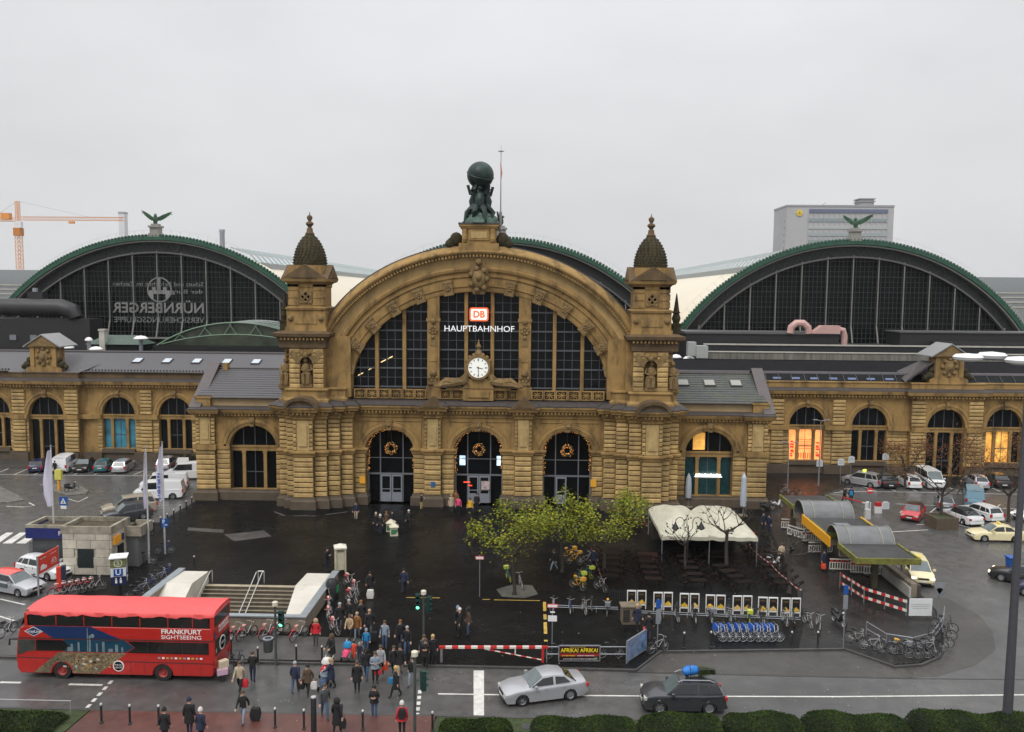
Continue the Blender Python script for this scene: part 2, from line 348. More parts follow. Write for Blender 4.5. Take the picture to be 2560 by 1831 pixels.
# portal
def portal():
 T = thing('station_portal', 'tall sandstone station portal with great arched window, clock and twin domed towers', 'station building')
 half = [(-20.3, 3.0), (-20.3, -1.1), (-19.35, -1.1), (-19.35, -1.8), (-18.5, -1.8), (-18.5, -2.5), (-16.5, -2.5), (-16.5, -1.9), (-15.25, -1.9), (-15.25, -1.4), (-14.05, -1.4), (-14.05, -.8), (-12.85, -.8), (-12.85, 0),
   (-5.5, 0), (-5.5, -.5), (-3.8, -.5), (-3.8, 0)]
 plan = mirror_plan(half)
 DOORS = [(-9.2, 2.5, .12, 5.9, 2.15), (0, 2.5, .12, 5.9, 2.15), (9.2, 2.5, .12, 5.9, 2.15)]
 b = MB(); arch_wall(b, -12.85, 12.85, .1, 11.0, .02, 1.9, DOORS)
 for s in (-1, 1):
  segs = [(half[i], half[i + 1]) for i in range(1, 13, 2)]
  for (p, q) in segs:
   x0, x1 = sorted((p[0] * (-s), q[0] * (-s))); b.box(x0, x1, p[1] + .1, 3.0, .1, 11.0)
  x0, x1 = sorted((s * 5.5, s * 3.8)); b.box(x0, x1, -.4, .01, .1, 10.9)
 b.build('ground_storey_wall', M_stone, T)
 for xa, xb in ((-20.3, -11.7), (-6.7, -2.5), (2.5, 6.7), (11.7, 20.3)):
  pl = [p for p in plan if xa - 1e-6 <= p[0] <= xb + 1e-6]
  if xa > -20: pl = [(xa, 1.2), (xa, 0)] + pl
  if xb < 20: pl = pl + [(xb, 0), (xb, 1.2)]
  b = MB(); plan_sweep(b, pl, [(.3, .1), (.3, .95), (.18, 1.1), (.14, 1.25), (-.1, 1.3)]); b.build('plinth', M_plinth, T)
  b = MB(); plan_sweep(b, pl, [(.02, 5.45), (.16, 5.55), (.2, 5.75), (.3, 5.85), (.32, 6.02), (.05, 6.1), (-.1, 6.12)]); b.build('string_course', M_stone, T)
 b = MB(); plan_sweep(b, plan, [(.02, 9.25), (.1, 9.35), (.1, 9.55), (.22, 9.65), (.3, 9.95), (.62, 10.1), (.7, 10.35), (.78, 10.4), (.8, 10.62)]); b.build('main_cornice', M_stone, T)
 b = MB(); plan_sweep(b, plan, [(.82, 10.6), (.83, 10.68), (.3, 11.02), (-.7, 11.15)]); b.build('cornice_flashing', M_lead, T)
 b = MB()   # dentils
 for i in range(len(plan) - 1):
  p, q = plan[i], plan[i + 1]
  if abs(p[1] - q[1]) > 1e-3: continue
  n = max(1, int(abs(q[0] - p[0]) / .36))
  for k in range(n):
   x = p[0] + (q[0] - p[0]) * (k + .5) / n; b.box(x - .09, x + .09, p[1] - .52, p[1] - .05, 9.83, 10.06)
 b.build('dentils', M_stone, T, kind='stuff')
 C = Courses(T, M_block)
 for s in (-1, 1):
  for i in range(1, 13, 2):
   x0, x1 = sorted((-s * half[i][0], -s * half[i + 1][0])); y = half[i][1]
   C.col(x0, x1, y - .08, .55, 1.28, 5.5, 8)
   if i != 5: C.col(x0, x1, y - .08, .55, 6.1, 9.2, 7)
  for e in (-1, 1):   # tower pilaster upper storey: narrow edge blocks beside a raised panel
   x = s * 17.5 + e * .83; C.col(x - .17, x + .17, -2.58, .5, 6.1, 9.2, 7)
  for xa, xb in ((11.72, 12.83),): C.col(*sorted((s * xa, s * xb)), -.08, .4, 1.28, 5.5, 8)
  for xa, xb in ((5.52, 6.68), (2.52, 3.78)): C.col(*sorted((s * xa, s * xb)), -.06, .4, 1.28, 5.5, 8)
  C.col(*sorted((s * 5.5, s * 3.8)), -.58, .5, 1.28, 5.5, 8)
  for e in (-1, 1):
   x = s * 4.65 + e * .72; C.col(x - .13, x + .13, -.58, .4, 6.1, 9.0, 7)
  for xa, xb in ((15.55, 16.6), (17.95, 19.0)): C.col(*sorted((s * xa, s * xb)), -1.72, .5, 12.35, 16.4, 8)
  C.col(*sorted((s * 19.05, s * 19.6)), -.9, .5, 12.35, 17.2, 10)
 C.finish()
 for s in (-1, 1):
  b = MB(); b.box(s * 17.5 - .62, s * 17.5 + .62, -2.5, -2.3, 6.15, 9.2); b.box(s * 17.5 - .42, s * 17.5 + .42, -2.62, -2.4, 6.6, 8.7)
  b.build('pilaster_panel', mat('panel_stone', (.46, .33, .15), .85, var=.15, scale=2, bump=.2, stain=.5, spec=.25), T); b = MB(); b.box(s * 4.65 - .55, s * 4.65 + .55, -.52, -.3, 6.1, 9.2); b.box(s * 4.65 - .36, s * 4.65 + .36, -.62, -.4, 6.5, 8.4); b.build('pilaster_panel', MATS['panel_stone'], T)
 for xc, hw, zb, zs, rise in DOORS:
  b = MB(); arch_ring(b, xc, zs, [(0, .3), (0, -.05), (.12, -.12), (.3, -.12), (.34, -.2), (.6, -.2), (.66, -.1), (.78, -.14), (.84, .05)], hw, rise); b.build('archivolt', M_stone, T, smooth=True, sharp=30)
  b = MB(); b.prism([(-.24, 0), (.24, 0), (.34, 1.0), (-.34, 1.0)], 'y', -.42, .0); b.ball((0, -.42, .55), .22, 7, 5)
  b.build('keystone', M_carve, T, (xc, 0, zs + rise - .05))
  b = MB()
  for s in (-1, 1):
   pts = [(xc + s * .5, 8.95), (xc + s * 3.3, 8.95), (xc + s * 3.3, 6.5)]
   b.box(min(xc + s * .5, xc + s * 3.35), max(xc + s * .5, xc + s * 3.35), -.07, .02, 8.9, 9.0); b.box(xc + s * 3.28 - .05, xc + s * 3.28 + .05, -.069, .02, 6.4, 8.9)
  b.build('spandrel_moulding', M_stone, T)
 for s in (-1, 1):
  b = MB(); b.prism([(-1.35, 10.5), (1.35, 10.5), (0, 11.55)], 'y', -1.38, .1); b.prism([(-.8, 10.62), (.8, 10.62), (0, 11.2)], 'y', -1.42, -1.3)
  b.build('pediment', M_dark, T, (s * 4.65, 0, 0))
  b = MB(); arch_ring(b, 0, 10.5, [(-.05, -3.1), (-.05, -3.4), (.18, -3.42), (.3, -3.42), (.34, -2.0), (.34, -.5)], 1.45, .85, 12); b.prism([(-1.4 * cos(pi * i / 12), 10.5 + .8 * sin(pi * i / 12)) for i in range(13)], 'y', -3.12, -.4)
  b.build('segmental_pediment', M_dark, T, (s * 17.5, 0, 0))
 a = lambda t: 13.2 + 4.7 * t; bb = lambda t: 10.05 + 4.75 * t; Z0 = 12.2
 def ring(prof, a0, a1, n, m, name, smooth=True):
  b = MB(); rows = []
  for i in range(n + 1):
   th = a0 + (a1 - a0) * i / n; rows.append([(-a(t) * cos(th), y, Z0 + bb(t) * sin(th)) for t, y in prof])
  b.strip(rows); return b.build(name, m, T, smooth=smooth, sharp=28)
 ring([(0, 1.6), (0, .42), (.03, .36), (.1, .36), (.12, .24), (.3, .24), (.32, .1), (.37, .06)], 0, pi, 72, M_stone, 'arch_intrados')
 ring([(.37, .06), (.38, .22), (.42, .22), (.435, -.02), (.47, -.1), (.5, -.12), (.53, -.04), (.55, .14)], 0, pi, 72, M_stone, 'arch_moulding')
 ring([(.55, .14), (.74, .14)], 0, pi, 72, mat('arch_band_stone', (.43, .295, .13), .85, var=.16, scale=1.2, bump=.25, stain=.55, stain_col=(.2, .14, .07), spec=.25), 'arch_band')
 th0 = math.asin((18.0 - Z0) / bb(.85))
 ring([(.74, .14), (.745, -.1), (.79, -.16), (.8, -.62), (.835, -.74), (.86, -.74), (.875, -.66)], th0 - .03, pi - th0 + .03, 64, M_stone, 'arch_cornice')
 ring([(.875, -.66), (.89, -.62), (.985, .1)], th0 - .03, pi - th0 + .03, 64, M_stone, 'arch_coping')
 ring([(.985, .08), (1.01, .1), (1.012, .3), (1.0, 1.4), (.8, 1.45)], th0 - .05, pi - th0 + .05, 64, M_lead, 'arch_flashing')
 ring([(.55, .3), (.98, .35), (.98, 1.4), (.1, 1.5)], 0.0, pi, 64, M_stone, 'arch_core')
 b = MB()
 n = 110
 for i in range(n):
  th = th0 + (pi - 2 * th0) * (i + .5) / n; x, z = -a(.765) * cos(th), Z0 + bb(.765) * sin(th)
  nx, nz = -cos(th) / a(.76), sin(th) / bb(.76); L = sqrt(nx * nx + nz * nz); nx /= L; nz /= L; tx, tz = -nz, nx
  q = []
  for y in (-.55, -.05):
   for s1, s2 in ((-1, -1), (1, -1), (1, 1), (-1, 1)): q.append((x + tx * .11 * s1 + nx * .13 * s2, y, z + tz * .11 * s1 + nz * .13 * s2))
  b.add(q, [(0, 1, 2, 3), (0, 4, 5, 1), (1, 5, 6, 2), (2, 6, 7, 3), (3, 7, 4, 0)])
 b.build('arch_dentils', M_stone, T, kind='stuff')
 vb = MB(); vb.prism([(-.42, -.75), (.42, -.75), (.5, .75), (-.5, .75)], 'y', -.1, .4); vb.box(-.56, .56, -.16, .3, .45, .75); vb.box(-.5, .5, -.14, .3, -.78, -.58); rosette(vb, (0, 0), .4, -.12, 6)
 vm = vb.mesh('voussoir_block', M_carve)
 for k in range(6):
  for s in (-1, 1):
   th = radians(11.8 + 13 * k); x, z = s * a(.13) * cos(th), Z0 + bb(.13) * sin(th)
   o = link('voussoir_block', vm, T, (x, 0, z)); nx, nz = s * cos(th) / a(.13), sin(th) / bb(.13); o.rotation_euler = (0, atan2(nx, nz), 0)
 b = MB(); b.prism([(-.6, -.2), (.6, -.2), (.95, 2.3), (.6, 3.1), (-.6, 3.1), (-.95, 2.3)], 'y', -.25, .4); b.ball((0, -.4, 1.3), .75, 10, 8, 0, (1, .6, 1.3)); b.ball((0, -.75, 1.5), .34, 8, 6, 0, (1, 1, 1.3)); b.ball((0, -.5, 3.0), .35, 8, 6)
 for i in range(7): b.ball((.85 * cos(i * .9), -.45, 1.3 + 1.1 * sin(i * .9)), .3, 6, 5)
 b.build('keystone_cartouche', M_carve, T, (0, 0, 22.2), smooth=True)
 YW = 1.25; xs_pier = (-4.7, 4.7); xs_min = (-10.6, -7.75, -1.35, 1.35, 7.75, 10.6)
 def top(x): return Z0 + bb(0) * sqrt(max(0, 1 - (x / a(0)) ** 2))
 for x in xs_pier:
  b = MB(); b.box(-.62, .62, .45, 1.4, 11.2, top(x) + .3); b.box(-.72, .72, .35, 1.4, 11.2, 12.5); b.box(-.72, .72, .38, 1.4, top(x) - 2.4, top(x) - 2.1); b.box(-.4, .4, .38, 1.3, top(x) - 6.5, top(x) - 2.6)
  b.build('window_pier', M_stone, T, (x, 0, 0))
  b = MB(); rosette(b, (0, 0), .55, .38, 7); b.ball((0, .3, .9), .3, 7, 5); b.ball((0, .32, -.7), .22, 6, 5); b.box(-.3, .3, .3, .5, -1.6, -.8); b.build('pier_ornament', M_carve, T, (x, 0, top(x) - 3.3))
  b = MB(); rosette(b, (0, 0), .6, .4, 6); b.box(-.55, .55, .25, .6, -.7, -.4); b.ball((0, .3, .5), .35, 7, 5); b.build('pier_ornament', M_carve, T, (x, 0, 13.4))
 for x in xs_min:
  b = MB(); b.box(-.18, .18, .75, 1.4, 11.9, top(x) + .2); b.build('mullion', M_stone, T, (x, 0, 0))
 zt = [12.35, 14.3, 16.25, 18.2, 20.15]
 for z in zt:
  hx = a(0) * sqrt(max(0, 1 - ((z - Z0) / bb(0)) ** 2)) + .2
  b = MB(); b.box(-hx, hx, 1.0, 1.3, z - .07, z + .07); b.build('transom', M_iron, T)
 bays = [(-13.2, -10.78), (-10.42, -7.93), (-7.57, -5.32), (-4.08, -1.53), (-1.17, 1.17), (1.53, 4.08), (5.32, 7.57), (7.93, 10.42), (10.78, 13.2)]
 bar = MB(); pane_meshes = {}
 cols = 3
 for x0, x1 in bays:
  w = (x1 - x0) / cols
  for i in range(1, cols): bar.box(x0 + i * w - .025, x0 + i * w + .025, 1.12, 1.22, 12.2, min(top(x0 + i * w), 22.3))
  rows = [(z0 + (z1 - z0) * k / 2, z0 + (z1 - z0) * (k + 1) / 2) for z0, z1 in zip(zt, zt[1:] + [22.1]) for k in range(2)]
  for i in range(cols):
   xa = x0 + i * w; xc = xa + w / 2
   for z0, z1 in rows:
    if z0 > top(xc) - .1: continue
    me = pane_meshes.setdefault((round(w, 2), round(z1 - z0, 2)), None)
    if me is None:
     me = MB().box(-w / 2 + .02, w / 2 - .02, 0, .03, 0, z1 - z0 - .02).mesh('pane', M_glass); pane_meshes[(round(w, 2), round(z1 - z0, 2))] = me
    o = link('pane', me, T, (xc, YW, z0 + .01)); o.rotation_euler = (random.uniform(-.006, .006), 0, random.uniform(-.008, .008))
  for z0, z1 in rows:
   if z0 < top((x0 + x1) / 2): bar.box(x0, x1, 1.13, 1.21, z0 - .022, z0 + .022)
 bar.build('glazing_bars', M_iron, T, kind='stuff')
 b = MB(); b.box(-13.5, 13.5, 1.6, 1.7, 11, 22.4); b.build('window_backing', M_black, T)
 pm = MB(); w = .56; pm.box(-w, w, -.08, .12, 0, .09); pm.box(-w, w, -.1, .14, .86, .98); pm.box(-w, -w + .12, -.12, .16, .09, .86); pm.box(w - .12, w, -.12, .16, .09, .86)
 for k in range(4):
  an = pi * k / 4; dx, dz = cos(an) * .42, sin(an) * .36; pm.tube([(-dx, .02, .475 - dz), (dx, .02, .475 + dz)], .055, 5)
 pm = pm.mesh('balustrade_panel', M_stone)
 for lo, hi, n in ((-12.9, -5.4, 6), (-4.0, -1.6, 2), (1.6, 4.0, 2), (5.4, 12.9, 6)):
  for k in range(n): link('balustrade_panel', pm, T, (lo + (hi - lo) * (k + .5) / n, .3, 11.22)).scale = ((hi - lo) / n / 1.15, 1, 1)
 b = MB(); b.box(-13, 13, .45, 1.5, 11.0, 12.1); b.build('balustrade_backing', M_dark, T)
 b = MB(); b.box(-1.55, 1.55, -.35, .5, 11.15, 12.3); b.box(-1.1, 1.1, -.5, .3, 11.5, 12.1); b.box(-3.3, 3.3, -.15, .5, 12.2, 12.45)
 b.prism([(-1.6, 12.4), (1.6, 12.4), (1.1, 13.4), (-1.1, 13.4)], 'y', -.3, .4); b.build('clock_pedestal', M_stone, T)
 b = MB(); b.lathe([(1.0, -.5), (1.05, -.62), (1.25, -.62), (1.3, -.4), (1.3, .3), (.2, .3)], 32, (0, 0, 14.55), ax='y')
 for an in range(-3, 4): b.ball((1.32 * sin(an * .35), -.2, 14.55 + 1.32 * cos(an * .35)), .24, 6, 5)
 b.lathe([(.42, 0), (.3, .35), (.16, .5), (.3, .8), (.14, 1.05), (.05, 1.5)], 10, (0, -.1, 15.9)); b.build('clock_frame', M_carve, T, smooth=True)
 b = MB(); b.lathe([(0.001, -.55), (1.02, -.55), (1.02, -.4)], 36, (0, 0, 14.55), ax='y')
 face = b.build('clock_face', mat('clock_white', (.86, .87, .82), .4, var=.02, emit=.25), T)
 b = MB()
 for h in range(12):
  an = pi * h / 6; L = .2 if h % 3 else .26; wd_ = .035 if h % 3 else .05; q = []
  for r_, s_ in ((.93, -1), (.93, 1), (.93 - L, 1), (.93 - L, -1)): q.append((sin(an) * r_ + cos(an) * wd_ * s_, -.57, 14.55 + cos(an) * r_ - sin(an) * wd_ * s_))
  b.add(q, [(0, 1, 2, 3)])
 b.build('hour_marks', M_black, face)
 for an, L, w_, nm in ((radians(103), .52, .05, 'hour_hand'), (radians(177), .84, .035, 'minute_hand')):
  q = []
  for r_, s_ in ((-.15, -1), (-.15, 1), (L, .5), (L, -.5)): q.append((sin(an) * r_ + cos(an) * w_ * s_, -.59 if nm[0] == 'h' else -.61, 14.55 + cos(an) * r_ - sin(an) * w_ * s_))
  MB().add(q, [(0, 1, 2, 3)]).build(nm, M_black, face)
 for s in (-1, 1):
  b = MB(); lying_figure(b, s * 2.2, -.1, 12.45, 1.12, -s); b.build('reclining_figure', M_carve, T, smooth=True)
 b = MB()
 def rr(w, h, r, n=5):
  pts = []
  for cx_, cz_, a0 in ((w - r, h - r, 0), (-w + r, h - r, 90), (-w + r, -h + r, 180), (w - r, -h + r, 270)):
   for i in range(n + 1): an = radians(a0 + 90 * i / n); pts.append((cx_ + r * cos(an), cz_ + r * sin(an)))
  return pts
 b.prism(rr(.95, .68, .22), 'y', .12, .38); sg = b.build('logo_sign', mat('lit_red', (1, .13, .045), .5, var=0, emit=.95), T, (0, 0, 19.95))
 MB().prism(rr(.8, .53, .14), 'y', .09, .12).build('sign_field', mat('lit_white', (1, .88, .84), .5, var=0, emit=.75), sg)
 text('DB', .95, MATS['lit_red'], sg, (0, .07, -.02), ext=.006, bold=2.6, width=1.2)
 tx = text('HAUPTBAHNHOF', .86, mat('sign_white', (.85, .86, .88), .5, var=0, emit=.35), T, (.02, .3, 18.45), ext=.05, width=7.15)
 for s in (-1, 1):
  X = s * 17.3
  pl = [(-2.6, 2.2), (-2.6, -1.0), (-1.95, -1.0), (-1.95, -1.75), (1.95, -1.75), (1.95, -.6), (3.6, -.6), (3.6, 1.5)]
  if s > 0: pl = [(-x, y) for x, y in reversed(pl)]
  b = MB(); plan_sweep(b, pl, [(.35, 11.0), (.35, 11.25), (.15, 11.4), (.1, 11.5), (.1, 12.1), (.25, 12.2), (.25, 12.32), (0, 12.4), (-.3, 12.4)]); b.build('tower_pedestal', M_stone, T, (X, 0, 0))
  b = MB(); arch_wall(b, -1.75, 1.75, 12.3, 17.4, -1.62, -.75, [(0, .66, 12.55, 14.9, .66)], n=12)
  b.box(-1.75, -.9, -1.6, 3, 12.3, 17.4); b.box(.9, 1.75, -1.6, 3, 12.3, 17.4); b.box(-1.0, 1.0, -.76, 3, 12.3, 17.4); b.box(-2.4, -1.7, -.9, 2.5, 12.3, 17.4)
  b.box(-s * 1.7 if s < 0 else -4.2, 4.2 if s < 0 else -1.7, -.3, 1.6, 11.4, 17.6)
  b.build('tower_shaft', M_stone, T, (X, 0, 0))
  b = MB(); arch_ring(b, 0, 14.9, [(0, -1.5), (0, -1.78), (.2, -1.78), (.22, -1.6)], .66, n=12); b.ball((0, -1.85, 15.75), .3, 8, 6); b.ball((-.35, -1.75, 15.95), .2, 6, 5); b.ball((.35, -1.75, 15.95), .2, 6, 5)
  b.prism([(-1.0, 15.0), (-.6, 15.5), (-1.3, 16.3), (-1.75, 15.9)], 'y', -1.75, -1.5); b.prism([(1.0, 15.0), (.6, 15.5), (1.3, 16.3), (1.75, 15.9)], 'y', -1.75, -1.5)
  b.build('niche_frame', M_carve, T, (X, 0, 0))
  b = MB(); seated_figure(b, 0, -1.35, 12.5, 3.0, lean=.1 * s); b.build('niche_statue', M_carve, T, (X, 0, 0), smooth=True)
  pc = [(-3.0, 2.5), (-3.0, -1.9), (2.2, -1.9), (2.2, -.35), (2.2, 1.2)]
  pc = [(-2.6, 2.5), (-2.6, -1.7), (1.9, -1.7), (1.9, 0)]
  if s > 0: pc = [(-x, y) for x, y in reversed(pc)]
  b = MB(); plan_sweep(b, pc, [(0, 16.4), (.08, 16.5), (.08, 16.9), (.15, 17.3), (.3, 17.5), (.62, 17.62), (.7, 17.95), (.1, 18.15), (-2.3, 18.2)]); b.build('tower_cornice', M_dark, T, (X, 0, 0))
  b = MB()
  for k in range(12): x = -2.4 + 4.2 * k / 11 if s < 0 else -1.8 + 4.2 * k / 11; b.box(x - .1, x + .1, -2.15, -1.75, 17.28, 17.5)
  b.build('tower_dentils', M_stone, T, (X, 0, 0), kind='stuff')
  b = MB(); b.box(-1.95, 1.95, -1.55, 2.2, 18.1, 20.25); b.box(-2.08, 2.08, -1.66, 2.33, 18.1, 18.55)
  b.box(-1.1, 1.1, -1.63, -1.4, 18.9, 19.9); b.build('attic_base', M_stone, T, (X, 0, 0))
  b = MB(); b.ball((-1.55, -1.55, 19.45), .32, 8, 6); b.ball((1.55, -1.55, 19.45), .32, 8, 6); b.build('attic_scroll', M_carve, T, (X, 0, 0), smooth=True)
  sq = lambda h: [(-h, 2.0 if h < 9 else 2), (-h, -h), (h, -h), (h, h), (-h, h), (-h, 0)]
  def sqring(name, prof, m, cy=.3):
   b = MB()
   b.strip([[(sx * o, cy + sy * o, z) for sx, sy in ((-1, -1), (1, -1), (1, 1), (-1, 1))] for o, z in prof], closed=True); b.build(name, m, T, (X, 0, 0))
  sqring('attic_moulding', [(1.85, 20.2), (2.0, 20.3), (2.05, 20.5), (1.8, 20.62), (1.4, 20.62)], M_stone)
  b = MB(); b.box(-1.72, 1.72, -1.42, 2.02, 20.55, 23.1)
  for k in range(3): b.box(-1.8, -.72, -1.5, -.3, 20.75 + k * .75, 21.4 + k * .75); b.box(.72, 1.8, -1.5, -.3, 20.75 + k * .75, 21.4 + k * .75)
  b.build('attic_block', M_stone, T, (X, 0, 0))
  b = MB()   # quatrefoil panel
  b.box(-.62, .62, -1.58, -1.4, 20.95, 22.2)
  for dx, dz in ((.26, 0), (-.26, 0), (0, .26), (0, -.26)): b.lathe([(.14, 0), (.26, -.08), (.3, 0)], 10, (dx, -1.58, 21.58 + dz), ax='y')
  b.ball((0, -1.6, 21.58), .12, 6, 5); b.build('quatrefoil_panel', M_carve, T, (X, 0, 0))
  b = MB()
  for dx, dz in ((.26, 0), (-.26, 0), (0, .26), (0, -.26)): b.lathe([(.001, -.01), (.15, -.01)], 8, (dx, -1.59, 21.58 + dz), ax='y')
  b.build('quatrefoil_opening', M_black, T, (X, 0, 0))
  sqring('attic_cornice', [(1.72, 22.5), (1.8, 22.6), (1.8, 22.85), (1.95, 23.0), (2.25, 23.12), (2.35, 23.4), (2.0, 23.55), (1.6, 23.6)], M_stone)
  b = MB()
  for k in range(4):
   an = k * pi / 2; m4 = Matrix.Translation((0, .3, 0)) @ Matrix.Rotation(an, 4, 'Z'); g = MB()
   g.prism([(-2.3, 23.4), (2.3, 23.4), (0, 24.85)], 'y', -2.35, -.5); g.prism([(-1.3, 23.5), (1.3, 23.5), (0, 24.3)], 'y', -2.45, -2.3)
   b.add([m4 @ Vector(v) for v in g.v], g.f)
  b.build('attic_gable', M_dark, T, (X, 0, 0))
  b = MB(); b.box(-1.7, 1.7, -1.4, 2.0, 23.5, 24.75); b.build('dome_base', M_stone, T, (X, 0, 0))
  b = MB(); b.lathe([(1.62, 24.6), (1.66, 24.9), (1.62, 25.5), (1.42, 26.3), (1.12, 27.0), (.78, 27.5), (.48, 27.85), (.42, 27.95)], 16, (0, .3, 0)); d = b.build('dome', M_dome, T, (X, 0, 0), smooth=True)
  b = MB()    # scales of the dome in courses
  for k in range(11):
   z = 24.75 + k * .28; r = float(np.interp(z, [24.6, 24.9, 25.5, 26.3, 27.0, 27.5, 27.85], [1.62, 1.66, 1.62, 1.42, 1.1, .77, .47]))
   m_ = max(8, int(26 * r / 1.7))
   for j in range(m_):
    an = 2 * pi * (j + .5 * (k % 2)) / m_; b.ball((r * cos(an), .3 + r * sin(an), z), .1, 5, 4, 0, (1, 1, 1.1))
  b.build('dome_scales', M_dome, d, kind='stuff')
  b = MB(); b.lathe([(.42, 27.85), (.5, 28.0), (.34, 28.15), (.3, 28.5), (.16, 28.65), (.42, 28.95), (.38, 29.1), (.14, 29.25), (.3, 29.55), (.26, 29.75), (.06, 29.9), (.03, 30.15), (.001, 30.2)], 10, (0, .3, 0)); b.build('finial', M_dark, T, (X, 0, 0), smooth=True)
  b = MB(); ox = s * 2.75; b.box(ox - .42, ox + .42, .1, .94, 18.1, 19.0); b.box(ox - .52, ox + .52, 0, 1.04, 19.0, 19.2); b.lathe([(.3, 19.2), (.46, 19.7), (.3, 20.2), (.42, 20.3), (.3, 20.45), (.05, 22.2), (.001, 22.25)], 8, (ox, .52, 0)); b.build('obelisk', M_dome, T, (X, 0, 0))
  b = MB(); seated_figure(b, s * 2.3, -.95, 12.35, 3.1); b.build('side_figure', M_carve, T, (X, 0, 0), smooth=True)
 b = MB(); b.box(-2.0, 2.0, -.7, 2.0, 26.3, 27.1); b.box(-1.7, 1.7, -.5, 1.8, 27.1, 28.7); b.box(-1.0, 1.0, -.62, 1.2, 27.4, 28.45); b.box(-1.85, 1.85, -.65, 1.95, 28.55, 28.75); b.box(-2.0, 2.0, -.8, 2.1, 28.75, 28.95); b.build('crown_pedestal', M_stone, T)
 b = MB(); b.box(-.78, .78, -.66, -.5, 27.6, 28.25); b.build('tablet', MATS['panel_stone'], T)
 b = MB(); b.box(-2.05, 2.05, -.85, 2.15, 28.95, 29.12); b.build('pedestal_slab', M_lead, T)
 for s in (-1, 1):
  b = MB(); b.lathe([(.2, 27.2), (.28, 27.5), (.2, 28.0), (.24, 28.5)], 8, (s * 1.4, -.6, 0)); b.build('baluster', M_stone, T)
  b = MB(); b.ball((s * 2.35, .3, 27.5), .75, 9, 6, 0, (.9, .7, 1)); b.ball((s * 3.0, .3, 27.05), .5, 8, 6); b.ball((s * 2.9, .2, 27.4), .3, 7, 5); b.build('scroll', M_dome, T, smooth=True)
 for xc, hw, zb, zs, rise in DOORS:
  b = MB(); n = 16
  pts = [(-hw - .05, .12), (hw + .05, .12)] + [((hw + .05) * cos(pi * i / n), zs + (rise + .05) * sin(pi * i / n)) for i in range(n + 1)]
  b.prism(pts, 'y', 1.5, 1.6); b.build('door_glass', M_glass, T, (xc, 0, 0))
  b = MB(); b.box(-hw, hw, 1.3, 1.49, 3.02, 3.17)
  for x in (-1.2, 1.2): b.box(x - .05, x + .05, 1.32, 1.48, .12, zs + rise * sqrt(1 - (x / hw) ** 2))
  for x in (-hw + .06, hw - .06): b.box(x - .08, x + .08, 1.33, 1.48, .12, zs)
  b.box(-hw, hw, 1.4, 1.49, 4.75, 4.81)
  b.build('door_frame', M_grey, T, (xc, 0, 0))
  for s in (-1, 1):
   if xc > 5 and s > 0: continue
   b = MB(); x0, x1 = sorted((s * .03, s * 1.13)); b.box(x0, x1, 1.2, 1.28, .15, 1.15); b.box(x0, x0 + .14, 1.2, 1.28, 1.15, 3.0); b.box(x1 - .14, x1, 1.2, 1.28, 1.15, 3.0); b.box(x0 + .14, x1 - .14, 1.2, 1.28, 2.85, 3.0)
   b.box(x0 + .14, x1 - .14, 1.2, 1.28, 1.45, 1.53)
   d = b.build('door_leaf', mat('door_grey', (.27, .29, .33), .45, metal=.2, var=.1), T, (xc, 0, 0))
   b = MB(); b.box(x0 + .14, x1 - .14, 1.23, 1.25, 1.15, 2.85); b.build('door_pane', M_glass, d)
 b = MB(); b.box(-.4, .4, 0, .12, 0, .55)
 Msc = mat('screen_white', (.6, .8, 1), .4, emit=1.1, var=.5, scale=3)
 for x in (-1.75, 2.15): MB().box(-.3, .3, 1.42, 1.48, 4.1, 5.1).build('display_screen', Msc, T, (x, 0, 0))
 for x0, x1, z in ((-1.6, -.9, 2.3), (-1.1, -.7, 1.95)): MB().box(x0, x1, 1.1, 1.15, z, z + .1).build('red_neon', mat('neon_red', (1, .08, .03), .4, emit=1.5, var=0), T)
 for x, z in ((-12.4, 13.6), (-11.3, 14.2), (-10.0, 15.0), (-9.3, 15.35)): MB().box(-.3, .3, 1.2, 1.22, -.05, .05).build('hall_light_glint', mat('glint_warm', (1, .75, .35), .4, emit=.8, var=0), T, (x, 0, z)).rotation_euler = (0, -.5, 0)  # glowing strips before opaque panes stand in for hall lights seen in the glass
 MB().box(-.45, .45, 1.05, 1.1, 1.6, 2.5).build('gift_poster', mat('gift_poster', (.5, .4, .4), .5, var=.6, scale=3), T, (.7, 0, 0))
 MB().box(-.22, .22, -.66, -.57, 2.2, 2.75).build('wall_sign', mat('blue_plate', (.03, .12, .3), .4), T, (-4.6, 0, 0))
 for x in (-12.0, 11.9): MB().box(-.3, .3, -.2, -.08, 2.35, 3.1).build('wall_box', mat('yellow_box', (.75, .38, .03), .5), T, (x, 0, 0))
 return T
PORTAL = portal()
M_fir = mat('fir_green', (.02, .035, .015), .8, var=.4, scale=9)
M_bulb = mat('amber_bulb', (1, .42, .1), .5, emit=1.5, var=0)
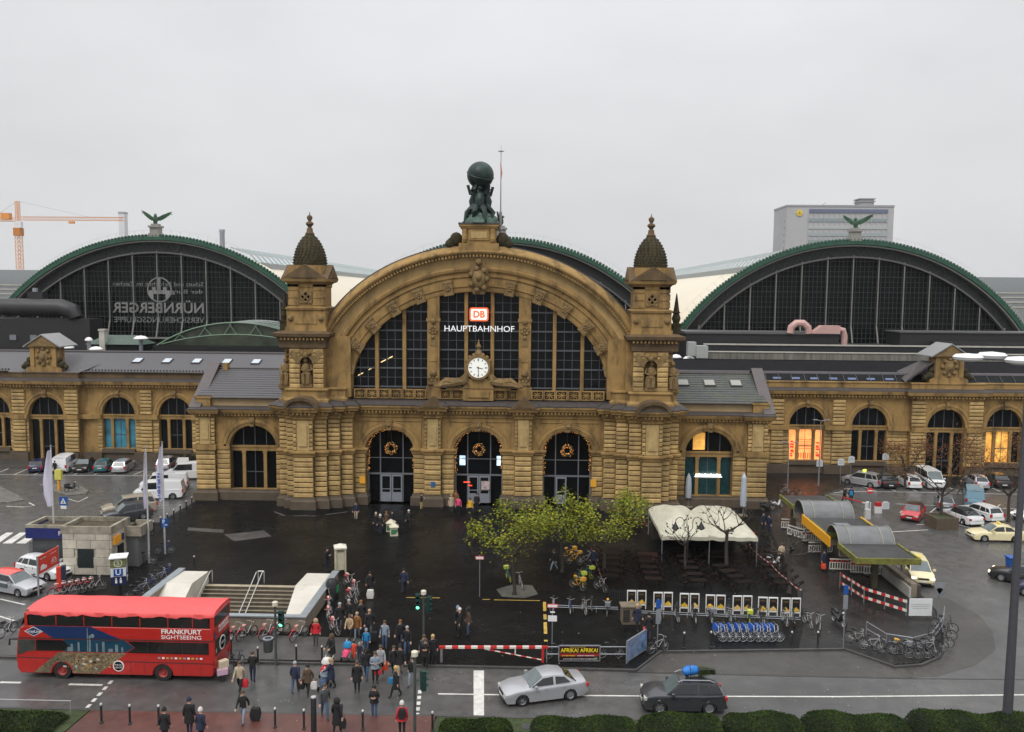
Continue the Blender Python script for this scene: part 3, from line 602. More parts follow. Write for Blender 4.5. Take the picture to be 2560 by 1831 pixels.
for nm, xc in (('left', -9.2), ('middle', 0), ('right', 9.2)):
 rnd = random.Random(nm)
 g = thing('light_garland', f'garland of amber bulbs round the {nm} station door arch', 'garland', (xc, 0, 0), group='garlands round the door arches')
 path = [(-2.36, 1.1, 3.3 + 2.6 * i / 6) for i in range(6)] + [(-2.36 * cos(pi * i / 18), 1.1, 5.9 + 2.02 * sin(pi * i / 18)) for i in range(19)] + [(2.36, 1.1, 5.6 - 2.3 * i / 6) for i in range(6)]
 MB().tube(path, .07, 6).build('fir_rope', M_fir, g)
 b = MB()
 for i in range(len(path) - 1):
  for k in range(5):
   t = rnd.random(); p = Vector(path[i]).lerp(Vector(path[i + 1]), t); b.ball((p.x + rnd.uniform(-.12, .12), 1.03 + rnd.uniform(-.08, .05), p.z + rnd.uniform(-.12, .12)), .026, 4, 3)
 b.build('bulbs', M_bulb, g, kind='stuff')
 w = thing('lit_wreath', f'round fir wreath with amber lights hanging in the {nm} station door', 'wreath', (xc, 0, 0), group='wreaths in the door arches')
 ring_ = [(.5 * cos(2 * pi * i / 20), 1.2, 5.85 + .5 * sin(2 * pi * i / 20)) for i in range(21)]
 MB().tube(ring_, .17, 7).build('fir_ring', M_fir, w); MB().tube([(0, 1.2, 6.4), (0, 1.2, 7.98)], .012, 4).build('hanging_wire', M_iron, w)
 b = MB()
 for k in range(70):
  an = rnd.random() * 6.28; r = .5 + rnd.uniform(-.2, .2); b.ball((r * cos(an), 1.02 + rnd.uniform(-.04, .06), 5.85 + r * sin(an)), .026, 4, 3)
 b.build('bulbs', M_bulb, w, kind='stuff')
# shared bay: arched window with stone cross of mullions
M_lit = mat('lit_shop_window', (1, .4, .12), .5, emit=.9, var=.35, scale=1.5)
M_lit2 = mat('lit_room_window', (1, .5, .1), .5, emit=.42, var=.6, scale=1.2)
M_cyan = mat('cyan_poster', (.04, .19, .27), .3, var=.6, scale=.8)
def bay_window(T, xc, yw, hw, z0, zs, rise, lower=None, upper=None, transom=True, cols=(-.46, .46), name='window'):
 n = 14
 b = MB(); b.prism([(hw * cos(pi * i / n), zs + rise * sin(pi * i / n)) for i in range(n + 1)], 'y', 0, .06)
 w = b.build(name, upper or M_glass, T, (xc, yw, 0))
 for x in (-.5, 0, .5): MB().box(hw * x - .035, hw * x + .035, -.07, .0, zs, zs + rise * sqrt(1 - x * x)).build('lunette_bar', M_iron, w)
 b = MB(); b.box(-hw, hw, -.35, .05, zs - .55, zs - .02); b.box(-hw - .02, hw + .02, -.45, .05, zs - .16, zs - .01); b.build('transom', M_stone, w)
 xs = [-hw] + [hw * c for c in cols] + [hw]
 for c in cols:
  b = MB(); b.box(-.17, .17, -.3, .05, z0, zs - .55); b.box(-.22, .22, -.34, .05, zs - .8, zs - .56); b.build('mullion', M_stone, w, (hw * c, 0, 0))
 for k in range(3):
  m = (lower[k] if lower else M_glass); b = MB(); b.box(xs[k] + .1, xs[k + 1] - .1, 0, .05, z0, zs - .55); g = b.build('pane', m, w)
  b = MB(); xm = (xs[k] + xs[k + 1]) / 2
  if k == 1: b.box(xm - .03, xm + .03, -.05, 0, z0, zs - .55); b.box(xs[k] + .1, xs[k + 1] - .1, -.05, 0, z0 + 1.7, z0 + 1.78)
  else: b.box(xs[k] + .1, xs[k + 1] - .1, -.05, 0, zs - .66, zs - .6)
  b.build('glazing_bar', M_iron, g)
 return w
def archivolt(T, xc, yf, hw, zs, rise):
 b = MB(); arch_ring(b, 0, zs, [(0, .2), (0, -.05), (.15, -.12), (.32, -.12), (.36, -.2), (.6, -.2), (.68, -.08), (.8, -.12), (.85, .05)], hw, rise, 16); b.build('archivolt', M_stone, T, (xc, yf, 0), smooth=True, sharp=30)
 b = MB(); b.prism([(-.2, 0), (.2, 0), (.3, .95), (-.3, .95)], 'y', -.4, .05); b.ball((0, -.38, .5), .2, 7, 5); b.build('keystone', M_carve, T, (xc, yf, zs + rise - .06))
# side pavilions
def skylight(T, x, y, z, pitch, w=1.0, h=1.1, glass=None):
 b = MB(); b.box(-w / 2 - .09, w / 2 + .09, -h / 2 - .09, h / 2 + .09, -.05, .1); s = b.build('skylight', mat('skylight_frame', (.06, .05, .05), .5), T, (x, y, z)); s.rotation_euler = (pitch, 0, 0)
 g = MB().box(-w / 2, w / 2, -h / 2, h / 2, .1, .12).build('skylight_glass', glass or mat('sky_glass', (.5, .55, .6), .08, metal=.85, var=.1), s)
def pavilion(s):
 side = 'left' if s < 0 else 'right'
 lab = 'sandstone pavilion left of the portal, slate roof and one tall arched window' if s < 0 else 'sandstone pavilion right of the portal, mossy roof with three skylights'
 T = thing('side_pavilion', lab, 'pavilion', (s * 25.0, 1.2, 0), group='pavilions beside the portal')
 x0, x1 = -4.75, 4.75; out_ = s * 4.75
 xc = -s * 1.25 if s < 0 else -1.1; xc = 1.15 if s < 0 else -1.1
 hw, z0, zs, rise = 2.45, 1.25, 5.85, 2.2
 b = MB(); arch_wall(b, x0, x1, .1, 9.8, 0, 1.2, [(xc, hw, z0, zs, rise)])
 b.box(x0, x0 + .5, .01, 20, .1, 9.8); b.box(x1 - .5, x1, .01, 20, .1, 9.8); b.box(x0 + .5, x1 - .5, 1.25, 1.5, .1, 11)
 b.build('wall', M_stone, T)
 cx0, cx1 = sorted((out_, out_ - s * 2.0))
 pl = [(x0, 4), (x0, -.45), (cx1, -.45), (cx1, 0), (x1, 0)] if s < 0 else [(x0, 0), (cx0, 0), (cx0, -.45), (x1, -.45), (x1, 4)]
 b = MB(); b.box(cx0, cx1, -.38, .01, .1, 9.8); b.build('pilaster', M_stone, T)
 b = MB(); plan_sweep(b, pl, [(.3, .1), (.3, .95), (.15, 1.1), (.12, 1.22), (-.1, 1.25)]); b.build('plinth', M_plinth, T)
 b = MB(); plan_sweep(b, pl, [(.02, 8.95), (.1, 9.05), (.15, 9.2), (.5, 9.35), (.62, 9.6), (.68, 9.8)]); b.build('cornice', M_stone, T)
 b = MB(); plan_sweep(b, pl, [(.7, 9.78), (.7, 9.86), (.1, 10.05), (-.4, 10.1)]); b.build('cornice_flashing', M_lead, T)
 b = MB()
 for k in range(26): x = x0 + .2 + 9.1 * k / 25; b.box(x - .09, x + .09, -.86 if cx0 < x < cx1 else -.42, 0, 9.12, 9.3)
 b.build('dentils', M_stone, T, kind='stuff')
 for a_, c_ in ((cx0 - .02, xc - hw) if s > 0 else (cx1, xc - hw), (xc + hw, x1 - .02) if s < 0 else (xc + hw, cx0)):
  if c_ - a_ < .4: continue
 b = MB()
 segs = [(cx1 + .02, xc - hw), (xc + hw, x1 - .05)] if s < 0 else [(x0 + .05, xc - hw), (xc + hw, cx0 - .02)]
 for a_, c_ in segs: b.box(a_ - .01, c_ + .0, -.2, .02, 5.5, 6.05)
 b.box(cx0 - .15, cx1 + .15, -.66, .02, 5.5, 6.05); b.build('string_course', M_stone, T)
 C = Courses(T, M_block)
 C.col(cx0, cx1, -.52, .4, 1.25, 5.5, 8)
 for a_, c_ in segs: C.col(a_, c_, -.08, .3, 1.25, 5.5, 8)
 for e in (cx0 + .2, cx1 - .2): C.col(e - .2, e + .2, -.52, .4, 6.05, 8.9, 7)
 C.finish()
 b = MB(); b.box(cx0 + .45, cx1 - .45, -.5, -.3, 6.1, 8.9); b.box(cx0 + .6, cx1 - .6, -.58, -.4, 6.6, 8.3); b.build('pilaster_panel', MATS['panel_stone'], T)
 archivolt(T, xc, 0, hw, zs, rise)
 if s < 0: bay_window(T, xc, .7, hw, z0, zs, rise)
 else:
  w = bay_window(T, xc, .7, hw, z0, zs, rise, lower=[mat('teal_glass', (.015, .05, .055), .08, var=.4)] * 3)
  MB().box(-.62, .62, -.05, .03, 6.0, 7.8).build('lit_blind', M_lit2, w, (-.95, -.03, 0))
  b = MB()
  for k in range(9): b.box(-1.3 + k * .3, -1.3 + k * .3 + .22, -.52, -.46, 3.28 + .04 * (k % 3), 3.52 + .03 * (k % 2))
  b.box(-1.4, 1.45, -.5, -.47, 3.2, 3.27); b.build('neon_sign', mat('neon_white', (.9, .97, .9), .4, emit=2.2, var=0), w)
 b = MB(); b.box(xc - hw - .1, xc + hw + .1, -.15, 1.2, 1.0, 1.24); b.build('window_sill', M_plinth, T)
 b = MB(); b.box(x0 + .1, x1 - .05, .3, 1.24, 9.9, 10.95); b.build('attic_band', mat('cream_band', (.36, .26, .14), .8, var=.15, scale=1), T)
 b = MB(); b.box(x0 - .1 if s < 0 else x1 - 1.5, x0 + 1.5 if s < 0 else x1 + .1, -.2, .9, 10.0, 11.1); b.box(x0 - .2 if s < 0 else x1 - 1.6, x0 + 1.6 if s < 0 else x1 + .2, -.3, 1.0, 10.9, 11.1)
 b.build('corner_block', M_stone, T)
 R = M_slate if s < 0 else M_slate2; zr = 13.55
 b = MB(); b.add([(x0, .1, 10.9), (x1, .1, 10.9), (x1, 5.0, zr), (x0, 5.0, zr), (x0, 9.9, 10.9), (x1, 9.9, 10.9)], [(0, 1, 2, 3), (3, 2, 5, 4)]); b.box(x0 + .2, x1 - .2, .4, 9.5, 10, 10.9)
 r = b.build('roof', R, T)
 b = MB()      # slate courses step out slightly
 for k in range(13):
  t0, t1 = k / 13, (k + 1) / 13
  b.add([(x0, .1 + 4.9 * t0, 10.93 + 2.65 * t0 + .05), (x1, .1 + 4.9 * t0, 10.93 + 2.65 * t0 + .05), (x1, .1 + 4.9 * t1, 10.93 + 2.65 * t1 + .01), (x0, .1 + 4.9 * t1, 10.93 + 2.65 * t1 + .01), (x0, .1 + 4.9 * t0, 10.9 + 2.65 * t0), (x1, .1 + 4.9 * t0, 10.9 + 2.65 * t0)], [(0, 1, 2, 3), (4, 5, 1, 0)])
 b.build('slate_courses', R, r, kind='stuff')
 MB().tube([(x0, -.02, 10.95), (x1, -.02, 10.95)], .1, 6).build('gutter', M_lead, T)
 MB().tube([(x0, 5.0, zr + .05), (x1, 5.0, zr + .05)], .12, 6).build('ridge_cap', M_lead, T)
 xo = out_
 b = MB(); b.prism([(-.2, 10.0), (5.0, zr + .35), (10.2, 10.0)], 'x', xo - .25, xo + .25); b.build('gable_wall', M_stone, T)
 b = MB()
 for y0, y1, sgn in ((-.8, 5.0, 1), (10.8, 5.0, -1)): b.add([(xo - .55, y0, 9.85), (xo + .65, y0, 9.85), (xo + .65, y1, zr + .5), (xo - .55, y1, zr + .5), (xo - .55, y0, 10.05), (xo + .65, y0, 10.05), (xo + .65, y1, zr + .7), (xo - .55, y1, zr + .7)], [(0, 1, 2, 3), (4, 5, 6, 7), (0, 1, 5, 4), (1, 2, 6, 5), (0, 3, 7, 4)])
 b.build('gable_coping', mat('gable_lead', (.09, .075, .075), .5, var=.2) , T)
 pitch = atan2(2.65, 4.9)
 if s > 0:
  for k, x in enumerate((-3.4, -.6, 2.2)): skylight(T, x, 3.3, 12.72, pitch, 1.05, .95, mat('grey_blind', (.3, .3, .27), .4, var=.1))
 else: MB().box(-.25, .25, 4.6, 5.3, 13.4, 14.2).build('chimney_stub', M_stone, T, (-3.4, 0, 0))
 return T
pavilion(-1); pavilion(1)
# long wings
def wing(s):
 lab = 'left station wing of sandstone arches under a long grey slate roof' if s < 0 else 'right station wing of sandstone arches with lit shop and dark flat roof'
 Yf = 20.3 if s < 0 else 18.8
 T = thing('station_wing', lab, 'station building', (s * 50, Yf, 0), group='station wings')
 X = lambda x: x - s * 50     # world x -> local
 hw, z0, zs, rise = 2.15, 1.75, 6.15, 2.3
 arches = [-64.3, -57.0, -47.9, -40.5, -33.4] if s < 0 else [32.2, 39.5, 47.2, 56.2, 63.6]
 pav = -57.0 if s < 0 else 56.2; ph = 4.3
 xa, xb = (-75, -20) if s < 0 else (20, 76)
 yp_ = -.7
 b = MB()
 ops = [(X(a), hw, z0, zs, rise) for a in arches if a != pav]
 lo = [o for o in ops if o[0] < X(pav)]; hi = [o for o in ops if o[0] > X(pav)]
 arch_wall(b, X(xa), X(pav) - ph, .1, 10.3, 0, 1.0, lo); arch_wall(b, X(pav) + ph, X(xb), .1, 10.3, 0, 1.0, hi)
 arch_wall(b, X(pav) - ph, X(pav) + ph, .1, 10.6, yp_, .4, [(X(pav), hw + .15, .15, zs - .1, rise + .1)])
 for e in (-1, 1): b.quad((X(pav) + e * ph, yp_, .1), (X(pav) + e * ph, .5, .1), (X(pav) + e * ph, .5, 10.6), (X(pav) + e * ph, yp_, 10.6))
 b.box(X(xa), X(xb), 1.05, 1.3, .1, 10.3); b.box(X(xa), X(xb), 11, 12, .1, 10.3)
 b.build('wall', M_stone, T)
 plan = [(X(xa), 0), (X(pav) - ph, 0), (X(pav) - ph, yp_), (X(pav) + ph, yp_), (X(pav) + ph, 0), (X(xb), 0)]
 b = MB(); plan_sweep(b, plan, [(.02, 9.5), (.1, 9.6), (.12, 9.8), (.35, 9.95), (.7, 10.1), (.78, 10.4), (.8, 10.55)]); b.build('cornice', M_stone, T)
 b = MB(); plan_sweep(b, plan, [(.82, 10.53), (.8, 10.62), (.2, 10.85), (.1, 10.9)]); b.build('cornice_flashing', M_lead, T)
 b = MB(); plan_sweep(b, plan, [(.1, 10.85), (.1, 11.45), (.2, 11.5), (.2, 11.62), (-.5, 11.65)]); b.build('attic_band', M_dark if s < 0 else M_stone, T)
 b = MB(); k = 0; x = X(xa)
 while x < X(xb):
  y = yp_ if abs(x - X(pav)) < ph else 0; b.box(x - .1, x + .1, y - .6, y, 9.78, 9.95); x += .42
 b.build('dentils', M_stone, T, kind='stuff')
 C = Courses(T, M_block)
 al = sorted(arches); mids = [(p + q) / 2 for p, q in zip(al, al[1:]) if pav not in (p, q)]
 spans = [(X(m) - .75, X(m) + .75, 0) for m in mids]
 for e in (-1, 1): c = X(pav) + e * (ph - .85); spans.append((c - .85, c + .85, yp_))
 for x0, x1, y in spans:
  C.col(x0, x1, y - .3, .5, 1.3, 5.6, 9); C.col(x0, x1, y - .3, .5, 6.2, 9.4, 7)
 for a in arches:
  y = yp_ if a == pav else 0; w = hw + (.15 if a == pav else 0)
  for e in (-1, 1):
   near = [sp for sp in spans if (sp[0] - X(a)) * e > 0 and abs(sp[0] - X(a)) < 6]
   xi = X(a) + e * w
   xo = min((sp[0] if e > 0 else sp[1] for sp in near), key=lambda q: abs(q - xi)) if near else xi + e * .6
   if abs(xo - xi) > .25: C.col(min(xi, xo) + .01, max(xi, xo) - .01, y - .07, .3, 1.3, 5.6, 9)
 C.finish()
 for e in (-1, 1):
  b = MB()
 b = MB(); pl2 = plan; plan_sweep(b, plan, [(.2, .1), (.2, 1.0), (.1, 1.2), (-.05, 1.25)]) if False else None
 cuts = sorted((X(a), hw + (.15 if a == pav else 0)) for a in arches); cur = X(xa)
 for xc, w in cuts + [(X(xb) + 1, 1)]:
  e_ = min(xc - w, X(xb)); mid = (cur + e_) / 2
  ys = yp_ if abs(mid - X(pav)) < ph else 0
  def pieces(p, q):
   pts = [p]; 
   for v in (X(pav) - ph, X(pav) + ph):
    if p < v < q: pts.append(v)
   return list(zip(pts, pts[1:] + [q]))
  for p, q in pieces(cur, e_):
   m_ = (p + q) / 2; y = yp_ if abs(m_ - X(pav)) < ph else 0
   MB().box(p, q, y - .42, y + .02, .1, 1.25).build('plinth', M_plinth, T); MB().box(p, q, y - .45, y + .02, 5.6, 6.15).build('string_course', M_stone, T)
  cur = xc + w
 for a in arches:
  if a == pav: continue
  MB().box(X(a) - hw, X(a) + hw, -.3, 1.0, 1.2, z0 - .02).build('window_sill', M_plinth, T); MB().box(X(a) - hw, X(a) + hw, -.05, .95, .1, 1.2).build('apron', M_plinth, T)
 for a in arches: archivolt(T, X(a), yp_ if a == pav else 0, hw + (.15 if a == pav else 0), zs - (.1 if a == pav else 0), rise + (.1 if a == pav else 0))
 M_redtext = mat('red_sign_text', (.85, .05, .02), .5, emit=.5, var=0)
 for i, a in enumerate(al):
  y = .55
  if a == pav:
   w = bay_window(T, X(a), .0, hw + .15, .15, zs - .1, rise + .1, cols=(-.42, .42)); continue
  if s < 0 and abs(a + 47.9) < .1:
   w = bay_window(T, X(a), y, hw, z0, zs, rise, lower=[M_cyan] * 3); continue
  if s > 0 and abs(a - 39.5) < .1:
   w = bay_window(T, X(a), y, hw, z0, zs, rise, lower=[M_lit] * 3)
   [scribble(2.0, .6, M_redtext, w, (e * 1.58, -.07, 3.1), (pi / 2, -pi / 2, 0), 5 + e) for e in (-1, 1)]
   b = MB(); rr_ = random.Random(5)
   for k in range(5): b.box(-.8, .8, -.06, -.02, 4.0 + .2 * k * 0 + k * .28 - .9, 4.05 + k * .28 - .9)
   for k in range(6): x = -.75 + k * .28; b.box(x, x + .12, -.06, -.02, 1.9, 2.6)
   b.build('shop_shelves', mat('shelf_red', (.8, .12, .03), .5, emit=.35, var=0), w); continue
  if s > 0 and abs(a - 63.6) < .1:
   w = bay_window(T, X(a), y, hw, z0, zs, rise, lower=[M_lit2, M_lit2, M_glass]); continue
  bay_window(T, X(a), y, hw, z0, zs, rise)
 A = MB(); A.box(-2.3, 2.3, yp_ - .1, 1.2, 11.5, 12.3); A.box(-1.75, 1.75, yp_, 1.0, 12.3, 14.9); A.box(-1.7, -1.15, yp_ - .15, .5, 12.3, 14.8); A.box(1.15, 1.7, yp_ - .15, .5, 12.3, 14.8); A.build('aedicule', M_stone, T, (X(pav), 0, 0))
 A = MB(); A.prism([(-2.15, 14.85), (2.15, 14.85), (0, 16.35)], 'y', yp_ - .35, 1.0); A.prism([(-1.5, 14.95), (1.5, 14.95), (0, 15.9)], 'y', yp_ - .42, yp_); A.build('aedicule_pediment', M_carve, T, (X(pav), 0, 0))
 for e in (-1, 1):
  A = MB(); A.add([(0, yp_ - .5, 16.35), (e * 2.4, yp_ - .5, 14.8), (e * 2.4, 3.0, 14.8), (0, 3.0, 16.35), (0, yp_ - .5, 16.5), (e * 2.4, yp_ - .5, 14.95), (e * 2.4, 3.0, 14.95), (0, 3.0, 16.5)], [(0, 1, 2, 3), (4, 5, 6, 7), (0, 1, 5, 4), (1, 2, 6, 5)]); A.build('pediment_roof', mat('zinc', (.3, .3, .3), .4, metal=.3, var=.15), T, (X(pav), 0, 0))
  A = MB(); A.ball((e * 2.25, yp_ + .2, 12.55), .5, 8, 6); A.ball((e * 2.0, yp_ + .2, 13.2), .35, 8, 6); A.ball((e * 2.7, yp_ + .2, 12.3), .35, 8, 6); A.build('scroll', M_dome, T, (X(pav), 0, 0), smooth=True)
 A = MB(); A.ball((0, yp_ - .05, 13.6), .75, 10, 8, 0, (.85, .4, 1.25)); A.ball((0, yp_ - .3, 13.6), .4, 8, 6, 0, (.9, .6, 1.2))
 for k in range(8): A.ball((.85 * cos(k * .785), yp_ - .1, 13.6 + 1.0 * sin(k * .785)), .27, 6, 5)
 A.build('coat_of_arms', M_carve, T, (X(pav), 0, 0), smooth=True)
 if s < 0:
  ye, zr, yr = -.2, 13.75, 6.2
  b = MB(); b.add([(X(xa), ye, 11.6), (X(xb), ye, 11.6), (X(xb), yr, zr), (X(xa), yr, zr), (X(xa), yr + 6, 11.6), (X(xb), yr + 6, 11.6)], [(0, 1, 2, 3), (3, 2, 5, 4)]); r = b.build('roof', M_slate, T)
  MB().tube([(X(xa), yr, zr + .04), (X(xb), yr, zr + .04)], .13, 6).build('ridge_cap', M_lead, T)
  MB().tube([(X(xa), ye - .08, 11.68), (X(xb), ye - .08, 11.68)], .1, 6).build('gutter', M_lead, T)
  b = MB()
  for k in range(130): x = X(xa) + 55 * k / 130; b.box(x - .06, x + .06, .25, .45, 11.78, 11.95)
  b.build('snow_guards', M_lead, r, kind='stuff')
  b = MB(); b.add([(X(pav) - ph - .3, yp_ - .2, 11.62), (X(pav) + ph + .3, yp_ - .2, 11.62), (X(pav) + ph - .8, 4.2, 13.6), (X(pav) - ph + .8, 4.2, 13.6), (X(pav) - ph - 1.5, 2.5, 12.5), (X(pav) + ph + 1.5, 2.5, 12.5)], [(0, 1, 2, 3), (1, 5, 2), (0, 3, 4)]); b.build('bay_roof', M_slate, T)
  for px_ in (345, 419, 493, 568, 641):
   p = yp(px_, 918, Yf + 3.4); t = (p.y - Yf - ye) / (yr - ye); skylight(T, X(p.x), p.y - Yf, 11.6 + t * (zr - 11.6) + .06, atan2(zr - 11.6, yr - ye), .95, 1.25, mat('pale_skylight', (.62, .68, .74), .1, metal=.6, var=.05))
 else:
  b = MB(); b.box(X(xa), X(xb), .6, 9.5, 11.3, 11.62); b.build('roof_deck', mat('bitumen', (.012, .012, .014), .9, var=.3, scale=1.5, spec=.1), T)
  b = MB(); b.add([(X(xa), .2, 11.6), (X(xb), .2, 11.6), (X(xb), 1.2, 12.5), (X(xa), 1.2, 12.5)], [(0, 1, 2, 3)]); b.build('glazed_slope', M_glass, T)
  b = MB(); n = int((xb - xa) / 1.6)
  for k in range(n + 1): x = X(xa) + k * 1.6; b.tube([(x, .15, 11.63), (x, 1.2, 12.56)], .05, 4)
  b.build('slope_bars', M_lead, T, kind='stuff')
  rr_ = random.Random(3)
  for k in range(9): x = X(33) + k * 2.3; MB().add([(x, .42, 11.84), (x + 1.0, .42, 11.84), (x + 1.0, .65, 12.05), (x, .65, 12.05)], [(0, 1, 2, 3)]).build('painted_sky_pane', mat('painted_sky_blue', (.1, .14, .25), .2, var=.5), T)  # sky reflection put into the panes as a blue base colour
  MB().box(X(xa), X(xb), 1.15, 1.45, 12.45, 12.72).build('parapet', mat('grey_coping', (.16, .15, .16), .5), T)
  b = MB(); b.add([(X(xa), 1.4, 12.5), (X(xb), 1.4, 12.5), (X(xb), 8.0, 13.6), (X(xa), 8.0, 13.6)], [(0, 1, 2, 3)]); b.box(X(xa), X(xb), 7.9, 8.2, 11.5, 13.65); b.build('roof_slope', mat('dark_roofing', (.01, .01, .012), .9, var=.3, scale=1, spec=.1), T)
  b = MB(); b.add([(X(pav) - ph - .8, yp_, 11.65), (X(pav) - 1.8, yp_ - .1, 14.2), (X(pav) - 1.8, 2.8, 14.2), (X(pav) - ph - .8, 2.8, 12.6), (X(pav) - ph - .8, yp_, 11.9), (X(pav) - 1.8, yp_ - .1, 14.45)], [(0, 1, 2, 3), (0, 1, 5, 4)]); b.build('bay_roof', M_lead, T)
 return T
wing(-1); wing(1)
# train halls
HR, HC = 33.0, -2.5
def hall_z(x, dr=0): return HC + sqrt((HR + dr) ** 2 - x * x)
M_hallglass = mat('hall_glass', (.005, .006, .0065), .1, var=.4, scale=.25, spec=.1)
M_hallbar = mat('hall_bar', (.035, .042, .04), .55, var=.15)
M_hallpost = mat('hall_post', (.2, .195, .18), .55, var=.15)
M_cream = mat('cream_roof', (.66, .6, .48), .55, var=.06, scale=.3)
M_lantern = mat('lantern_glass', (.4, .48, .47), .25, var=.2, scale=.6)
def hall(xc, lab, front=True, central=False):
 T = thing('train_hall', lab, 'train hall', (xc, 50, 0), group='train halls')
 xm = 28.2; N = 40
 xs = [-xm + 2 * xm * i / N for i in range(N + 1)]
 def barrel(name, dr, x0, x1, y0, y1, m, n=14):
  b = MB(); q = [x0 + (x1 - x0) * i / n for i in range(n + 1)]
  b.strip([[(x, y, hall_z(x, dr)) for x in q] for y in (y0, y1)]); b.strip([[(x, y0, hall_z(x, dr)) for x in q], [(x, y0, hall_z(x, dr) - 1.2) for x in q]]); return b.build(name, m, T, smooth=True)
 barrel('roof_headboard', -.35, -xm, xm, .6, 9, M_cream, 30)
 barrel('roof_flank', -1.0, -xm, -14, 9, 185, M_cream); barrel('roof_flank', -1.0, 14, xm, 9, 185, M_cream); barrel('roof_crown', -1.1, -14, 14, 9, 185, M_lantern)
 for s in (-1, 1):
  b = MB()
  for i in range(60):
   y = 10 + i * 2.9; b.tube([(s * 14.2, y, hall_z(14.2, -1.0)), (s * 12, y, hall_z(12, .35)), (s * 8.5, y, hall_z(8.5, .4))], .16, 4)
  b.build('roof_ribs', mat('rib_grey', (.42, .46, .46), .5), T, kind='stuff')
  b = MB(); b.box(min(s * 14.2, s * 13.7), max(s * 14.2, s * 13.7), 9, 185, hall_z(14, -1.5), hall_z(14, -.2)); b.build('roof_kerb', mat('kerb_grey', (.26, .28, .29), .6), T)
 ys = 0
 b = MB(); z0 = 14.6
 b.prism([(-xm, z0)] + [(xm, z0)] + [(x, hall_z(x, -2.2)) for x in reversed(xs) if hall_z(x, -2.2) > z0], 'y', 1.5, 1.6)
 b.build('hall_backing', M_black, T)
 posts = [4.02 * k for k in range(-6, 7)]
 me = None
 for k in range(len(posts) - 1):
  p, q = posts[k], posts[k + 1]; n = 4; top = [(p + (q - p) * i / n) for i in range(n + 1)]
  b = MB(); b.prism([(p, z0), (q, z0)] + [(x, hall_z(x, -2.0)) for x in reversed(top)], 'y', .9, .93); b.build('pane', M_hallglass, T)
 bar = MB()
 for p in np.arange(-24.1, 24.2, .67):
  zt_ = hall_z(p, -2.0)
  if zt_ > z0 + .5: bar.box(p - .028, p + .028, .78, .9, z0, zt_)
 z = z0 + .8
 while z < 28.8:
  h = sqrt(max(0, (HR - 2.0) ** 2 - (z - HC) ** 2)); big = int((z - z0) / .82) % 3 == 0
  bar.box(-min(h, 27), min(h, 27), .76, .9, z - (.05 if big else .028), z + (.05 if big else .028)); z += .82
 bar.build('glazing_bars', M_hallbar, T, kind='stuff')
 for p in posts:
  zt_ = hall_z(p, -2.0)
  if zt_ < z0 + 1.5: continue
  b = MB(); b.tube([(p, .1, z0 + 2.6), (p, .1, zt_ + .1)], .105, 6); b.tube([(p, .1, z0 + 2.7), (p, -.9 if abs(p) < 9 else .1, z0 - .1)], .13, 6); b.build('post', M_hallpost, T)
 def ringp(name, prof, m):
  b = MB(); b.strip([[(x * (HR + dr) / HR, y, HC + (HR + dr) * sqrt(max(0, 1 - (x / HR) ** 2))) for dr, y in prof] for x in xs]); return b.build(name, m, T, smooth=True, sharp=30)
 ringp('lower_chord', [(-2.3, .7), (-2.3, -.15), (-2.05, -.15), (-2.05, .7)], mat('chord_grey', (.1, .1, .095), .6))
 ringp('arch_girder', [(-2.05, .5), (-.5, .45), (-.45, -.3)], mat('girder_dark', (.018, .02, .02), .6, var=.3))
 ringp('upper_chord', [(-.5, .5), (-.5, -.55), (-.3, -.6), (-.25, .3)], M_hallpost)
 ringp('copper_edge', [(-.25, -.5), (-.2, -.75), (.35, -.75), (.4, -.3), (.35, .8), (-.3, .8)], M_green)
 b = MB(); n = 120
 for i in range(n):
  th = radians(-57 + 114 * i / (n - 1)); x, z = (HR + .5) * sin(th), HC + (HR + .5) * cos(th); b.ball((x, -.5, z), .28, 5, 4)
 b.build('cresting', M_green, T, kind='stuff')
 b = MB(); prev = None
 for i in range(46):
  th = radians(-57 + 114 * i / 45); x, z = sin(th), cos(th); p = ((HR + .4) * x, .6, HC + (HR + .4) * z); q = ((HR + 1.5) * x, .6, HC + (HR + 1.5) * z); b.tube([p, q], .02, 3, cap=False)
  if prev: b.tube([prev, q], .014, 3, cap=False)
  prev = q
 b.build('roof_railing', mat('thin_rail', (.4, .42, .43), .5), T, kind='stuff')
 if not central:
  b = MB(); lattice = []
  for i in range(60):
   t0, t1 = radians(-56 + 112 * i / 60), radians(-56 + 112 * (i + 1) / 60)
   r0, r1 = (HR - 2.0, HR - .55) if i % 2 else (HR - .55, HR - 2.0)
   b.tube([(r0 * sin(t0), .2, HC + r0 * cos(t0)), (r1 * sin(t1), .2, HC + r1 * cos(t1))], .05, 4, cap=False)
  b.build('girder_lattice', M_hallbar, T, kind='stuff')
 MB().box(-xm, xm, .2, 1.0, 8, z0 - .05).build('hall_sill', mat('hall_wall', (.05, .05, .05), .8), T); MB().box(-xm, xm, -1.2, .6, z0 - .25, z0 - .05).build('sill_ledge', M_hallpost, T)
 return T
HL = hall(-56, 'left train hall with glazed arch front and mirrored lettering')
HM = hall(0, 'middle train hall peeping out behind the portal arch', central=True)
HRt = hall(56, 'right train hall with glazed arch front below the distant tower')
M_hl = mat('advert_grey', (.2, .205, .2), .5, var=.3, scale=2)
text('NÜRNBERGER', 2.35, M_hl, HL, (-.2, .72, 19.25), ext=.01, bold=True, width=15.2, mirror=True)
text('VERSICHERUNGSGRUPPE', 1.25, M_hl, HL, (-.2, .72, 17.3), ext=.01, width=15.0, mirror=True)
text('Schutz und Sicherheit im Zeichen', .95, M_hl, HL, (-.2, .72, 23.2), ext=.01, width=15.0, mirror=True)
